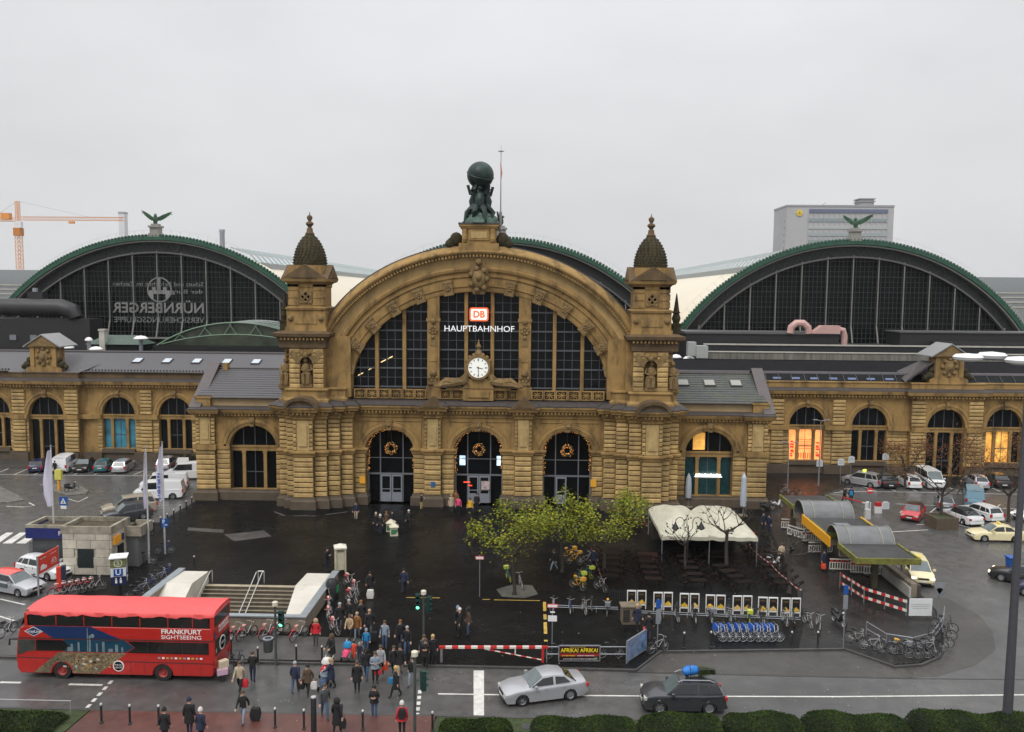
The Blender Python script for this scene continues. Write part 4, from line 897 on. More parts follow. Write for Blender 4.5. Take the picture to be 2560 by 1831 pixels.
text('der Burg', .95, M_hl, HL, (4.6, .72, 22.0), ext=.01, width=5.2, mirror=True)
b = MB(); b.lathe([(2.05, 0), (1.85, 0)], 32, (0, .74, 22.3), ax='y', cap=False); b.prism([(-1.7, 21.2), (-1.0, 20.6), (-1.0, 21.6), (1.0, 21.6), (1.0, 20.6), (1.7, 21.2), (1.75, 22.2), (1.2, 22.2), (1.2, 22.7), (.6, 22.7), (.6, 22.2), (.25, 22.2), (.25, 24.2), (-.25, 24.2), (-.25, 22.2), (-.6, 22.2), (-.6, 22.7), (-1.2, 22.7), (-1.2, 22.2), (-1.75, 22.2)], 'y', .72, .75)
b.build('castle_emblem', M_hl, HL)
def eagle(b, k=1.0, turn=0.0, spread=1.0):
 c_, s_ = cos(turn), sin(turn)
 g = MB()
 g.ball((0, 0, .55), .38, 9, 7, 0, (1, .9, 1.5)); g.ball((.0, -.2, 1.15), .2, 8, 6); g.tube([(0, -.2, .95), (0, -.15, 1.15)], [.2, .15], 7); g.tube([(0, -.36, 1.15), (0, -.52, 1.08)], [.08, .01], 5)
 g.tube([(0, .2, .3), (0, .6, -.1)], [.22, .3], 6); g.tube([(-.15, 0, .3), (-.15, -.05, -.05)], .1, 5); g.tube([(.15, 0, .3), (.15, -.05, -.05)], .1, 5)
 for e in (-1, 1):
  L = spread if e > 0 else .85
  pts = [(e * .3, .05, .85), (e * .9 * L, .1, 1.25), (e * 1.6 * L, .15, 1.6), (e * 2.1 * L, .2, 1.75), (e * 1.7 * L, .2, 1.25), (e * 1.3 * L, .2, .85), (e * .8 * L, .2, .5), (e * .3, .15, .35)]
  n = len(pts); g.add([Vector(p) for p in pts] + [Vector((p[0], p[1] + .14, p[2])) for p in pts], [tuple(range(n)), tuple(range(2 * n - 1, n - 1, -1))] + [(i, (i + 1) % n, (i + 1) % n + n, i + n) for i in range(n)])
  for f in range(5): t = f / 4; g.tube([(e * (.5 + 1.2 * t) * L, .13, .85 + .5 * t), (e * (.6 + 1.45 * t) * L, .16, .35 + 1.0 * t)], .06, 4)
 b.add([(k * (v[0] * c_ - v[1] * s_), k * (v[0] * s_ + v[1] * c_), k * v[2]) for v in g.v], g.f)
for nm, x, turn, sp, lab in (('l', -56, .5, 1.1, 'green copper eagle with raised wings on the left hall crown'), ('m', 0, 1.45, .9, 'dark copper eagle beside the flagpole on the middle hall crown'), ('r', 56, -.5, 1.1, 'green copper eagle with raised wings on the right hall crown')):
 T = thing('eagle_statue', lab, 'statue', (x, 50, hall_z(0, .4)), group='eagles on the hall crowns')
 b = MB(); b.box(-.95, .95, -.7, .9, -.2, .5); b.box(-.75, .75, -.55, .75, .5, 1.4); b.box(-.95, .95, -.75, .95, 1.4, 1.7); b.box(-.6, .6, -.4, .6, 1.7, 2.0); b.build('plinth', mat('grey_stone', (.27, .26, .24), .8, var=.2), T)
 b = MB(); eagle(b, 1.15, turn, sp); b.build('eagle', mat('eagle_copper', (.05, .13, .07), .5, var=.6, scale=1.2, stain=.6, stain_col=(.01, .025, .018)) if x else M_bronze, T, (0, 0, 2.1), smooth=True)
# crowning bronze: three men carrying the globe
T = thing('globe_statue', 'dark bronze group of men carrying a globe on the portal crown', 'statue', (0.05, .6, 29.12))
b = MB(); b.ball((0, 0, 0), 1.36, 24, 18); g = b.build('globe', M_bronze, T, (0, 0, 4.85), smooth=True)
b = MB()
b.lathe([(1.38, -.05), (1.42, 0), (1.38, .05)], 28, (0, 0, 0)); g2 = b.build('globe_band', M_bronze, g); g2.rotation_euler = (.35, .25, 0)
rr_ = random.Random(11); b = MB()
b.lathe([(1.75, 0), (1.6, .35), (1.1, .8), (.7, 1.2), (.45, 1.6)], 10)
for k in range(16): a_ = rr_.random() * 6.28; r_ = rr_.uniform(.5, 1.4); b.ball((r_ * cos(a_), r_ * sin(a_), .2 + (1.5 - r_) * .6), rr_.uniform(.25, .45), 6, 5, 0, (1, 1, rr_.uniform(.8, 1.6)))
b.build('rock', mat('rock_bronze', (.05, .1, .075), .6, var=.5, scale=2, bump=.5), T)
def bronze_man(b, a0, lean, scale=1.0, arm=1):
 g = MB()
 hip = Vector((0, -.55, 1.75)); ch = Vector((0, -.35, 2.85)); nk = Vector((0, -.25, 3.2))
 for s in (-1, 1): g.tube([(s * .2, -.55, 1.75), (s * .42, -1.05, 1.1), (s * .5, -.95 - .25 * s, .15), (s * .55, -1.2 - .2 * s, .1)], [.27, .22, .14, .1], 8)
 g.tube([hip, (0, -.62, 2.2), ch, nk], [.36, .38, .44, .2], 10); g.ball((0, -.4, 3.5), .25, 9, 7, 0, (1, 1, 1.2))
 g.tube([(.4, -.35, 3.0), (.75, -.35, 3.35), (.5, -.1, 4.0)], [.2, .16, .12], 7); g.tube([(-.4, -.35, 3.0), (-.8, -.55, 2.9), (-.95, -.6, 3.5), (-1.0, -.6, 3.75)], [.2, .16, .12, .14], 7)
 g.tube([(0, -.4, 1.9), (.3, -.6, 1.4), (.1, -.3, .9)], [.4, .35, .2], 7)
 b.add([(1.2 * (v[0] * cos(a0) - v[1] * sin(a0)), 1.2 * (v[0] * sin(a0) + v[1] * cos(a0)), v[2]) for v in g.v], g.f)
for a0 in (0, 1.75, -1.75, 3.1):
 b = MB(); bronze_man(b, a0, 0); b.build('carrier_figure', M_bronze, T, smooth=True)
T = thing('flagpole', 'thin flagpole behind the bronze globe on the portal roof', 'flagpole', (2.05, 2.2, 27.0))
MB().lathe([(.16, 0), (.16, 1.6), (.22, 1.7), (.1, 1.9), (.16, 3.4), (.07, 3.6), (.05, 6.5), (.035, 9.6)], 8).build('pole', mat('pole_grey', (.3, .29, .28), .5), T)
b = MB(); b.lathe([(.3, 9.6), (.001, 9.75)], 8); b.tube([(-.32, 0, 9.65), (.32, 0, 9.65)], .03, 4); b.tube([(0, 0, 9.6), (0, 0, 10.2)], .03, 4); b.build('finial', MATS['pole_grey'], T)
MB().tube([(0, -.04, 6.6), (.06, -.05, 7.4), (-.03, -.05, 8.4)], [.03, .1, .05], 5).build('furled_flag', mat('faded_red_cloth', (.5, .2, .17), .8), T)
from mathutils.geometry import tessellate_polygon
# wet ground materials
def wet(name, c, rough, rv, scale, patch, c2=None, brick=None, bump=.25, spec=.5):
 m = bpy.data.materials.new(name); t, b = nodes_of(m); N, L = t.nodes, t.links
 g = N.new('ShaderNodeNewGeometry'); P = g.outputs['Position']
 def noise(sc, det=5, ro=.6):
  n = N.new('ShaderNodeTexNoise'); n.inputs['Scale'].default_value = sc; n.inputs['Detail'].default_value = det; n.inputs['Roughness'].default_value = ro; L.new(P, n.inputs['Vector']); return n.outputs[0]
 def rng(s, a, b_, c_, d): r = N.new('ShaderNodeMapRange'); [r.inputs[k].__setattr__('default_value', v) for k, v in (('From Min', a), ('From Max', b_), ('To Min', c_), ('To Max', d))]; L.new(s, r.inputs[0]); return r.outputs[0]
 big = noise(.16, 6, .65); fine = noise(scale, 4); grain = noise(38, 2)
 mi = N.new('ShaderNodeMix'); mi.data_type = 'RGBA'; L.new(rng(big, .38, .66, 0, 1), mi.inputs[0]); mi.inputs[6].default_value = (*c, 1); mi.inputs[7].default_value = (*(c2 or tuple(x * .55 for x in c)), 1)
 colr = mi.outputs[2]
 if brick:
  bt = N.new('ShaderNodeTexBrick'); mp = N.new('ShaderNodeMapping'); mp.inputs['Scale'].default_value = (1 / brick, 1 / brick, 1); L.new(P, mp.inputs[0]); L.new(mp.outputs[0], bt.inputs['Vector'])
  bt.inputs['Color1'].default_value = (1, 1, 1, 1); bt.inputs['Color2'].default_value = (.72, .72, .72, 1); bt.inputs['Mortar'].default_value = (.45, .45, .45, 1); bt.inputs['Scale'].default_value = 1; bt.inputs['Mortar Size'].default_value = .035
  mu = N.new('ShaderNodeMix'); mu.data_type = 'RGBA'; mu.blend_type = 'MULTIPLY'; mu.inputs[0].default_value = 1; L.new(colr, mu.inputs[6]); L.new(bt.outputs[0], mu.inputs[7]); colr = mu.outputs[2]
 sc = N.new('ShaderNodeVectorMath'); sc.operation = 'MULTIPLY'; L.new(colr, sc.inputs[0])
 f2 = N.new('ShaderNodeMath'); f2.operation = 'MULTIPLY'; L.new(rng(fine, .3, .7, .78, 1.22), f2.inputs[0]); L.new(rng(grain, .3, .75, .8, 1.25), f2.inputs[1])
 cx = N.new('ShaderNodeCombineXYZ'); [L.new(f2.outputs[0], cx.inputs[i]) for i in range(3)]; L.new(cx.outputs[0], sc.inputs[1]); L.new(sc.outputs[0], b.inputs['Base Color'])
 pud = rng(big, patch[0], patch[1], rough - rv, rough + rv); ad = N.new('ShaderNodeMath'); ad.operation = 'MULTIPLY'; L.new(pud, ad.inputs[0]); L.new(rng(fine, .3, .7, .8, 1.2), ad.inputs[1]); L.new(ad.outputs[0], b.inputs['Roughness'])
 bu = N.new('ShaderNodeBump'); bu.inputs['Strength'].default_value = bump; bu.inputs['Distance'].default_value = .012; L.new(grain, bu.inputs['Height']); L.new(bu.outputs[0], b.inputs['Normal'])
 b.inputs['Specular IOR Level'].default_value = spec
 return m
M_asphalt = wet('wet_asphalt', (.09, .088, .085), .34, .12, 1.1, (.35, .65), (.06, .059, .058))
M_plaza = wet('wet_plaza', (.0165, .0168, .017), .3, .1, .7, (.36, .62), (.009, .0095, .0098), brick=.9, spec=.06)
M_brick = wet('wet_red_brick', (.17, .065, .05), .42, .12, 1.3, (.35, .65), (.11, .045, .036), brick=.24)
M_cobble = wet('wet_cobbles', (.085, .078, .068), .4, .12, 2, (.35, .65), (.06, .056, .05), brick=.22)
M_pave = wet('grey_paving', (.1, .095, .09), .45, .12, .8, (.35, .65), (.066, .062, .058), brick=.5)
M_kerb = mat('kerb_granite', (.06, .058, .056), .5, var=.25, scale=2)
M_paint = mat('road_paint', (.62, .61, .57), .45, var=.18, scale=3, stain=.5, stain_col=(.2, .19, .18))
M_ypaint = mat('yellow_road_paint', (.5, .33, .06), .5, var=.3, scale=3, stain=.5, stain_col=(.06, .05, .03))
M_soil = mat('soil_grass', (.035, .05, .014), .9, var=.6, scale=4, bump=.8)
HOLE = [(-20.6, -32.6), (-9.2, -32.6), (-9.2, -24.5), (-20.6, -24.5)]
def sheet(name, pts, z, m, hole=None, skirt=None, parent=None, kind='structure'):
 P = [Vector((p[0], p[1], z)) for p in pts]; loops = [P]
 if hole: loops.append([Vector((p[0], p[1], z)) for p in hole])
 allv = [v for l in loops for v in l]; tri = tessellate_polygon(loops)
 b = MB(); b.add(allv, tri)
 if skirt is not None:
  for l in loops[:1]:
   n = len(l)
   for i in range(n): p, q = l[i], l[(i + 1) % n]; b.quad(p, q, (q.x, q.y, skirt), (p.x, p.y, skirt))
 o = b.build(name, m, parent)
 me = o.data
 if sum(f.normal.z * f.area for f in me.polygons if abs(f.normal.z) > .5) < 0:
  for f in me.polygons: f.flip()
 if kind: o['kind'] = kind
 return o
def g2(*p): return [tuple(gp(a, b_, 0).xy) for a, b_ in p]
sheet('ground', [(-1500, -120), (1500, -120), (1500, 2600), (-1500, 2600)], 0, M_asphalt, HOLE)
PLAZA = g2((488, 1256), (395, 1310), (300, 1300), (130, 1335), (105, 1400), (180, 1440), (150, 1500), (35, 1560)) + [(-60, -33.2), (-60, -37.45), (11.97, -37.4), (13.75, -34.75), (25.36, -33.8), (27.5, -36.2), (29.2, -35.85), (30.8, -34.7), (32.0, -33.0), (33.0, -30.6), (34.3, -27.0), (34.6, -24.2), (34.4, -6.0), (35.5, 2.0), (38.0, 7.5), (43, 12.3), (80, 12.8), (80, 19.5), (20, 19.5), (-20, 8), (-29.9, 8)]
sheet('plaza_pavement', PLAZA, KZ, M_plaza, HOLE, skirt=0)
sheet('island_sheen_pavement', [(22.5, -33.95), (25.3, -33.7), (27.4, -35.95), (29.1, -35.6), (30.65, -34.5), (31.8, -32.9), (32.8, -30.6), (34.1, -27), (34.4, -24.2), (34.2, -6), (35.3, 2), (37.8, 7.3), (42.9, 12.1), (79, 12.6), (79, 19.4), (30.5, 19.4), (30.5, 1.5), (28, -8), (26.2, -20), (24.5, -28.8)], KZ + .004, wet('island_sheen', (.031, .0285, .027), .32, .12, .9, (.36, .62), (.019, .018, .0175), brick=.9, spec=.2))  # overlay on the island paving, its wet sheen put into a lighter colour
def ribbon(name, pts, w, z, m, closed=False, px=True, kind='structure', parent=None, gap=None):
 P = [gp(a, b_, z).xy for a, b_ in pts] if px else [Vector(p) for p in pts]
 b = MB(); n = len(P); rows = []
 for i in range(n):
  t = (P[min(i + 1, n - 1)] - P[max(i - 1, 0)]).normalized(); nn = Vector((-t.y, t.x)) * w / 2
  rows.append([(P[i].x - nn.x, P[i].y - nn.y, z), (P[i].x + nn.x, P[i].y + nn.y, z)])
 b.strip(rows); o = b.build(name, m, parent)
 if kind: o['kind'] = kind
 return o
def kerb(name, pts, w=.16, z=KZ + .005, h=None):
 P = [Vector(p) for p in pts]; b = MB(); n = len(P)
 rows = []
 for i in range(n):
  t = (P[min(i + 1, n - 1)] - P[max(i - 1, 0)]).normalized(); nn = Vector((-t.y, t.x)) * w / 2
  a, c = P[i] - nn, P[i] + nn; rows.append([(a.x, a.y, 0), (a.x, a.y, z), (c.x, c.y, z), (c.x, c.y, 0)])
 b.strip(rows); return struct(b.build(name, M_kerb))
i0 = PLAZA.index((-60, -37.45)); kerb('plaza_kerb', PLAZA[i0:i0 + 13]); kerb('car_park_kerb', PLAZA[i0 + 13:i0 + 18]); kerb('left_kerb', PLAZA[0:8])
sheet('lay_by_cobbles', [(12.15, -37.45), (13.85, -34.9), (25.3, -33.95), (27.45, -36.35), (27.6, -37.5)], .008, M_cobble)
sheet('corner_cobbles', [(27.6, -37.5), (27.5, -36.35), (29.3, -36.0), (30.95, -34.85), (32.15, -33.1), (33.15, -30.65), (34.45, -27.05), (34.75, -24.2), (36.3, -24.2), (36.9, -27.5), (36.4, -30.2), (35.0, -33.2), (32.5, -35.6), (29.5, -37.2)], .0085, M_cobble)
ribbon('gutter_line', [(11.5, -37.55), (20, -37.6), (27.5, -37.6), (40, -37.2)], .08, .0125, mat('gutter', (.02, .02, .02), .3), px=False)
sheet('red_brick_pavement', [(-17.6, -52), (.9, -52), (.85, -43.35), (-17.2, -43.55)], KZ, M_brick, skirt=0)
kerb('near_kerb', [(-60, -43.55), (-17.2, -43.5), (.85, -43.3), (60, -43.0)], .18)
for nm, q in (('left_bed', [(-60, -52), (-17.7, -52), (-17.3, -43.6), (-60, -43.65)]), ('right_bed', [(1.0, -52), (60, -52), (60, -43.1), (.95, -43.4)])): sheet(nm, q, KZ - .01, M_soil, skirt=0)
sheet('wing_pavement', [(-80, 15.2), (-30.2, 15.2), (-30.2, 21), (-80, 21)], KZ, M_pave, skirt=0)
M_isl = wet('island_paving', (.2, .185, .165), .5, .1, 1.2, (.35, .65), (.15, .14, .125), brick=.3)
sheet('left_island', g2((-300, 1215), (0, 1218), (45, 1240), (60, 1252), (20, 1258), (-300, 1250)), .1, M_isl, skirt=0)
sheet('small_island', g2((95, 1211), (150, 1213), (205, 1218), (222, 1230), (215, 1236), (165, 1241), (120, 1225)), .1, M_isl, skirt=0)
sheet('crossing_refuge', g2((-40, 1640), (-300, 1640), (-300, 1600), (-40, 1600)), KZ + .004, M_pave)
sheet('plaza_slab_field', g2((-200, 1578), (40, 1576), (180, 1580), (560, 1590), (900, 1600), (930, 1658), (-200, 1640)), KZ + .004, M_pave)
L0 = .004
ribbon('lane_line', [(1095, 1735), (1300, 1738), (1700, 1741), (2100, 1742), (2700, 1736)], .13, L0, M_paint)
b = MB(); p = [gp(1184, 1677), gp(1210, 1677), gp(1210, 1790), gp(1184, 1790)]; b.add([(v.x, v.y, L0 + .004) for v in p], [(0, 1, 2, 3)]); struct(b.build('stop_line', M_paint))
b = MB()
for (xa, ya), (xb, yb), n in (((280, 1702), (212, 1776), 5), ((1050, 1726), (1042, 1797), 5), ((940, 1520 + 205), (940, 1726), 0)):
 for k in range(n):
  t0, t1 = k / n, (k + .58) / n; a_, c_ = gp(xa + (xb - xa) * t0, ya + (yb - ya) * t0), gp(xa + (xb - xa) * t1, ya + (yb - ya) * t1)
  d = (c_ - a_).normalized(); nn = Vector((-d.y, d.x, 0)) * .1; b.add([(v.x, v.y, L0) for v in (a_ - nn, c_ - nn, c_ + nn, a_ + nn)], [(0, 1, 2, 3)])
o = b.build('crossing_dashes', M_paint); struct(o)
for q in (((-120, 1702), (-60, 1704)), ((0, 1706), (52, 1707)), ((172, 1711), (256, 1713))): ribbon('lane_dash', q, .2, L0, M_paint)
for k in range(7):
 x0 = -60 + 34 * k; q = g2((x0 + 42, 1332), (x0 + 60, 1332), (x0 + 22, 1359), (x0 - 2, 1359)); sheet('zebra_bar', q, L0, M_paint)
for q in (((130, 1220), (172, 1221), (195, 1216)), ((172, 1248), (196, 1255), (220, 1243)), ((15, 1266), (60, 1268), (86, 1264), (72, 1257)), ((0, 1498), (62, 1512)), ((-10, 1538), (15, 1546), (36, 1552)), ((2030, 1305), (2040, 1316), (2230, 1330), (2320, 1325))): ribbon('white_line', q, .14, L0, M_paint)
ribbon('bay_front_line', [(-200, 1187), (0, 1187), (200, 1189), (370, 1190), (480, 1191)], .13, L0, M_paint)
for k in range(12): ribbon('bay_line', [(-15 + 50 * k, 1187), (-15 + 50 * k + 50, 1166)], .12, L0 + .001, M_paint)
ribbon('bay_front_line', [(1962, 1247), (2010, 1244), (2070, 1233), (2130, 1229), (2300, 1231), (2620, 1238)], .13, L0, M_paint)
for k in range(11): ribbon('bay_line', [(2085 + 52 * k - 60, 1205), (2085 + 52 * k, 1229)], .12, L0 + .001, M_paint)
for q in (((2005, 1228), (2120, 1240)), ((2030, 1217), (2110, 1228)), ((2060, 1232), (2075, 1246)), ((2240, 1260), (2620, 1276)), ((2290, 1312), (2390, 1310), (2440, 1324))): ribbon('white_line', q, .12, L0 + .002, M_paint)
for k in range(6): ribbon('bay_line', [(2275 + 75 * k, 1262), (2240 + 75 * k + 10, 1282)], .12, L0 + .001, M_paint)
for k, (a_, c_) in enumerate((((1361, 1505), (1362, 1528)), ((1362, 1536), (1363, 1549)), ((1363, 1556), (1364, 1585)), ((1364, 1600), (1365, 1604)))): ribbon('yellow_line', (a_, c_), .22, KZ + .006, M_ypaint)
for q in (((1206, 1499), (1225, 1499)), ((1235, 1500), (1350, 1502)), ((1015, 1494), (1100, 1495)), ): ribbon('yellow_line', q, .1, KZ + .006, M_ypaint)
for q in (((685, 1279), (712, 1290)), ((732, 1290), (790, 1290)), ((815, 1287), (868, 1280))): ribbon('chalk_line', q, .07, KZ + .006, mat('pale_line', (.3, .29, .28), .5))
sheet('tree_patch', g2((1240, 1478), (1280, 1466), (1330, 1467), (1345, 1490), (1310, 1500), (1255, 1496)), KZ + .005, wet('salt_patch', (.16, .16, .14), .4, .1, 3, (.3, .6), (.05, .05, .045)))
for q in (((560, 1340), (660, 1330), (680, 1345), (585, 1357)), ((470, 1322), (560, 1328), (558, 1336), (468, 1330)), ((1310, 1410), (1370, 1408), (1372, 1440), (1312, 1442)), ((1020, 1515), (1120, 1480), (1175, 1480), (1090, 1535))): sheet('paving_repair', g2(*q), KZ + .005, M_pave if q[0][0] < 1000 else M_plaza)
for q in ((1320, 1822), (600, 1690), (2200, 1683)): 
 p = gp(*q); o = MB().lathe([(.001, 0), (.33, 0), (.33, -.01)], 16).build('manhole_cover', mat('cast_iron', (.04, .04, .04), .5, var=.3), None, (p.x, p.y, KZ + .004 if q[1] > 1800 else .006)); struct(o)
lb = MB(); rr_ = random.Random(21)
for k in range(260):
 px_, py_ = rr_.uniform(580, 2500), rr_.uniform(1440, 1825)
 p = gp(px_, py_); inside = -37.3 > p.y > -43.3; z = .01 if inside else KZ + .012
 if HOLE[0][0] - .6 < p.x < HOLE[1][0] + .6 and -33.2 < p.y < -24: continue
 if p.y > -37.3 and p.x > 27: continue
 s_ = rr_.uniform(.02, .055); a_ = rr_.random() * 3; q = [(p.x + s_ * cos(a_ + i * pi / 2), p.y + s_ * .7 * sin(a_ + i * pi / 2), z + .004 * (i % 2)) for i in range(4)]; lb.add(q, [(0, 1, 2, 3)])
o = lb.build('litter', mat('pale_litter', (.42, .4, .36), .7, var=.5, scale=8)); tag(o, 'scattered pale leaves and litter lying on the wet paving', 'litter'); o['kind'] = 'stuff'
# far background
M_conc = mat('hazed_concrete', (.42, .42, .43), .7, var=.1, scale=.05)  # tower concrete, lightened so part of the haze sits in the colour
def box_building(): pass
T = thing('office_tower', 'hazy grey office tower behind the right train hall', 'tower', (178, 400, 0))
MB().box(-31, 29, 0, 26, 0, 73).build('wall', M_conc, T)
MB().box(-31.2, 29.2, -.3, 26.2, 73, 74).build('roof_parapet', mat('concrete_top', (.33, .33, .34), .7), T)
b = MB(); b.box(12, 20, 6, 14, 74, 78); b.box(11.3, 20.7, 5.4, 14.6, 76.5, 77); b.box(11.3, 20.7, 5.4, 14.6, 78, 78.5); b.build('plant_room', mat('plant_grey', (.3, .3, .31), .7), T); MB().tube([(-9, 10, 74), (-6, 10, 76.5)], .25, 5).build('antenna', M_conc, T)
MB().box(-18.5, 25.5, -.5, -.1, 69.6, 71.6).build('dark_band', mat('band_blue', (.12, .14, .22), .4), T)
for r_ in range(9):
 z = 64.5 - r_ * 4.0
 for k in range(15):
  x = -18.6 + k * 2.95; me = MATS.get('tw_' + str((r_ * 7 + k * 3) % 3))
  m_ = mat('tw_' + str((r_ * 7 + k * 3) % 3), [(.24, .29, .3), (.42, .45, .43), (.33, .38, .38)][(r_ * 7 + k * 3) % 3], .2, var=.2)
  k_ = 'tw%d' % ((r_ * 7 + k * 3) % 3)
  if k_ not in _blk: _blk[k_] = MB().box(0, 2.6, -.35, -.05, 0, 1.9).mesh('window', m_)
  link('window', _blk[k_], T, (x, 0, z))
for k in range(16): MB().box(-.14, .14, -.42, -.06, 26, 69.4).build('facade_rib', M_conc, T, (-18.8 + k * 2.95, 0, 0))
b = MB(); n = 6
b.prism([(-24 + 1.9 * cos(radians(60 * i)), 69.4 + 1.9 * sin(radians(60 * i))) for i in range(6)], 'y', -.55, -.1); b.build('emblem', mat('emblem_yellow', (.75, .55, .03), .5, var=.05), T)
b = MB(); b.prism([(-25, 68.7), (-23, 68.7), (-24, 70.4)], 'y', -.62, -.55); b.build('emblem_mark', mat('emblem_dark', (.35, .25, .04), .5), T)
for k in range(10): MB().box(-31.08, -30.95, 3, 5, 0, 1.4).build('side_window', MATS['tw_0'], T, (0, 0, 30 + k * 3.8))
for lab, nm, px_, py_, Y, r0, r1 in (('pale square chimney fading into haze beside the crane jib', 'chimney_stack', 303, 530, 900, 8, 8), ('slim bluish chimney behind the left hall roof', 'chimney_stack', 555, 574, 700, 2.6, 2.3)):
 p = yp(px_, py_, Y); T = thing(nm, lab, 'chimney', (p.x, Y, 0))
 if r0 > 5: MB().box(-r0 * .45, r0 * .45, 0, r0, 0, p.z).build('shaft', mat('hazed_chimney_concrete', (.68, .68, .68), .8, var=.05), T); MB().box(-r0 * .48, r0 * .48, -.3, r0 + .3, p.z - 2, p.z).build('rim', MATS['concrete_top'], T)  # square shaft: paleness of distant haze put into the concrete colour
 else: MB().lathe([(r0, 0), (r1, p.z - 3), (r1 * 1.15, p.z - 2.5), (r1 * 1.15, p.z)], 14).build('shaft', mat('hazed_chimney_brick', (.45, .44, .5), .8), T, smooth=True)  # slim shaft: colour lightened to carry the distant haze
p0 = yp(50, 668, 300); T = thing('tower_crane', 'orange tower crane with long lattice jib left of the left hall', 'crane', (p0.x, 300, 0))
M_or = mat('crane_orange', (.75, .3, .06), .5, var=.1); zj = yp(50, 552, 300).z; ztop = yp(50, 503, 300).z; w = 1.0
def lattice(b, p, q, w, n, up=Vector((0, 0, 1)), r=.13):
 p, q = Vector(p), Vector(q); d = (q - p).normalized(); s = d.cross(up); s = s.normalized() if s.length > .1 else Vector((1, 0, 0)); u = s.cross(d)
 cs = [(s * a + u * c) * w for a, c in ((-1, -1), (1, -1), (1, 1), (-1, 1))]
 for c in cs: b.tube([p + c, q + c], r, 4)
 for i in range(n):
  a_, e_ = p.lerp(q, i / n), p.lerp(q, (i + 1) / n)
  for j in range(4): b.tube([a_ + cs[j], e_ + cs[(j + 1) % 4]], r * .6, 3, cap=False); b.tube([a_ + cs[j], a_ + cs[(j + 1) % 4]], r * .6, 3, cap=False)
b = MB(); lattice(b, (0, 0, 0), (0, 0, zj - 4), 1.1, 26); b.build('mast', M_or, T)
b = MB(); lattice(b, (0, 0, zj), (0, 0, ztop), .7, 5); b.build('apex', M_or, T)
b = MB(); lattice(b, (2, 0, zj + 1), (50, 0, zj + 1), .75, 30, r=.1); b.build('jib', M_or, T)
b = MB(); lattice(b, (-2, 0, zj + .5), (-14, 0, zj + .5), .8, 8); b.build('counter_jib', M_or, T); MB().box(-7.5, -3.5, -1.2, 1.2, zj + .5, zj + 3.4).build('counterweight', M_or, T)
MB().box(-.9, 2.3, -1.4, -.2, zj - 3.4, zj - .6).build('cab', M_white, T); MB().box(-1.6, 1.6, -1.6, 1.6, zj - 7, zj - 3.4).build('slewing_platform', mat('crane_deep_orange', (.55, .2, .03), .5), T)
b = MB(); b.tube([(0, 0, ztop), (34, 0, zj + 1.7)], .05, 4); b.tube([(0, 0, ztop), (-12, 0, zj + 1)], .05, 4); b.build('tie_rods', M_iron, T); MB().box(24, 26.5, -.6, .6, zj - 1.2, zj - .2).build('trolley', M_or, T)
# roofs between the wings and the halls
M_bit = mat('flat_roofing', (.016, .016, .018), .9, var=.4, scale=1, spec=.15)
M_lightedge = mat('pale_coping', (.45, .43, .38), .5, var=.15, scale=1)
T = thing('concourse_roof', 'dark flat concourse roof between the left wing and the left hall', 'roof', (-52, 32.5, 0))
MB().box(-26, 32, -.2, 16.3, 8, 13.2).build('roof_deck', M_bit, T); MB().box(-26, 32, -.4, -.15, 13.1, 13.55).build('roof_edge', mat('grey_coping', (.16, .15, .16), .5), T); MB().box(2, 20, 5.0, 5.4, 13.2, 14.1).build('upstand', M_black, T); MB().box(2, 20, 4.95, 5.45, 14.1, 14.2).build('upstand_cap', M_lightedge, T)
T = thing('rooftop_plant', 'black rooftop plant with a long round duct before the left hall', 'roof plant', (-66, 41, 13.2))
b = MB(); b.box(-14, 3.5, 0, 4, 0, 4.5); b.build('plant_housing', mat('plant_black', (.016, .016, .018), .6, var=.4), T); b = MB(); b.tube([(-14, .5, 6.3), (-1, .5, 6.2), (.8, .4, 5.6), (1.3, .3, 4.6)], [1.35, 1.35, 1.25, .9], 12); b.build('duct', mat('plant_black2', (.024, .024, .026), .5, var=.3), T, smooth=True)
MB().box(-6.5, -4.2, .8, 2.2, 7.5, 8.6).build('fan_box', MATS['plant_black'], T); MB().tube([(-5.4, 1, 8.6), (-5.4, 1, 9.2)], .4, 8).build('stack', M_steel, T)
for k in range(3): MB().box(-9 + k * 3.2, -8 + k * 3.2, -.15, 0, 1.2, 2.0).build('vent_grille', M_grey, T)
p = yp(258, 850, 36); T = thing('vent_pipe', 'pale square vent pipe on the left concourse roof', 'vent pipe', (p.x, 36, 13.2)); MB().box(-.4, .4, -.4, .4, 0, 3.0).build('shaft', M_lightedge, T); MB().box(-.5, .5, -.5, .5, 3.0, 3.25).build('cap', M_lightedge, T)
T = thing('roof_hatch', 'small green copper hipped roof on the left concourse roof', 'roof hatch', (yp(295, 860, 37).x, 37, 13.2)); MB().box(-4, 4, -1, 3, 0, 1.0).build('base', M_bit, T)
MB().add([(-4.3, -1.3, 1), (4.3, -1.3, 1), (4.3, 3.3, 1), (-4.3, 3.3, 1), (-2.2, .8, 2.3), (2.5, .8, 2.3)], [(0, 1, 5, 4), (1, 2, 5), (2, 3, 4, 5), (3, 0, 4)]).build('hip_roof', mat('hatch_green', (.06, .095, .075), .5, var=.3), T)
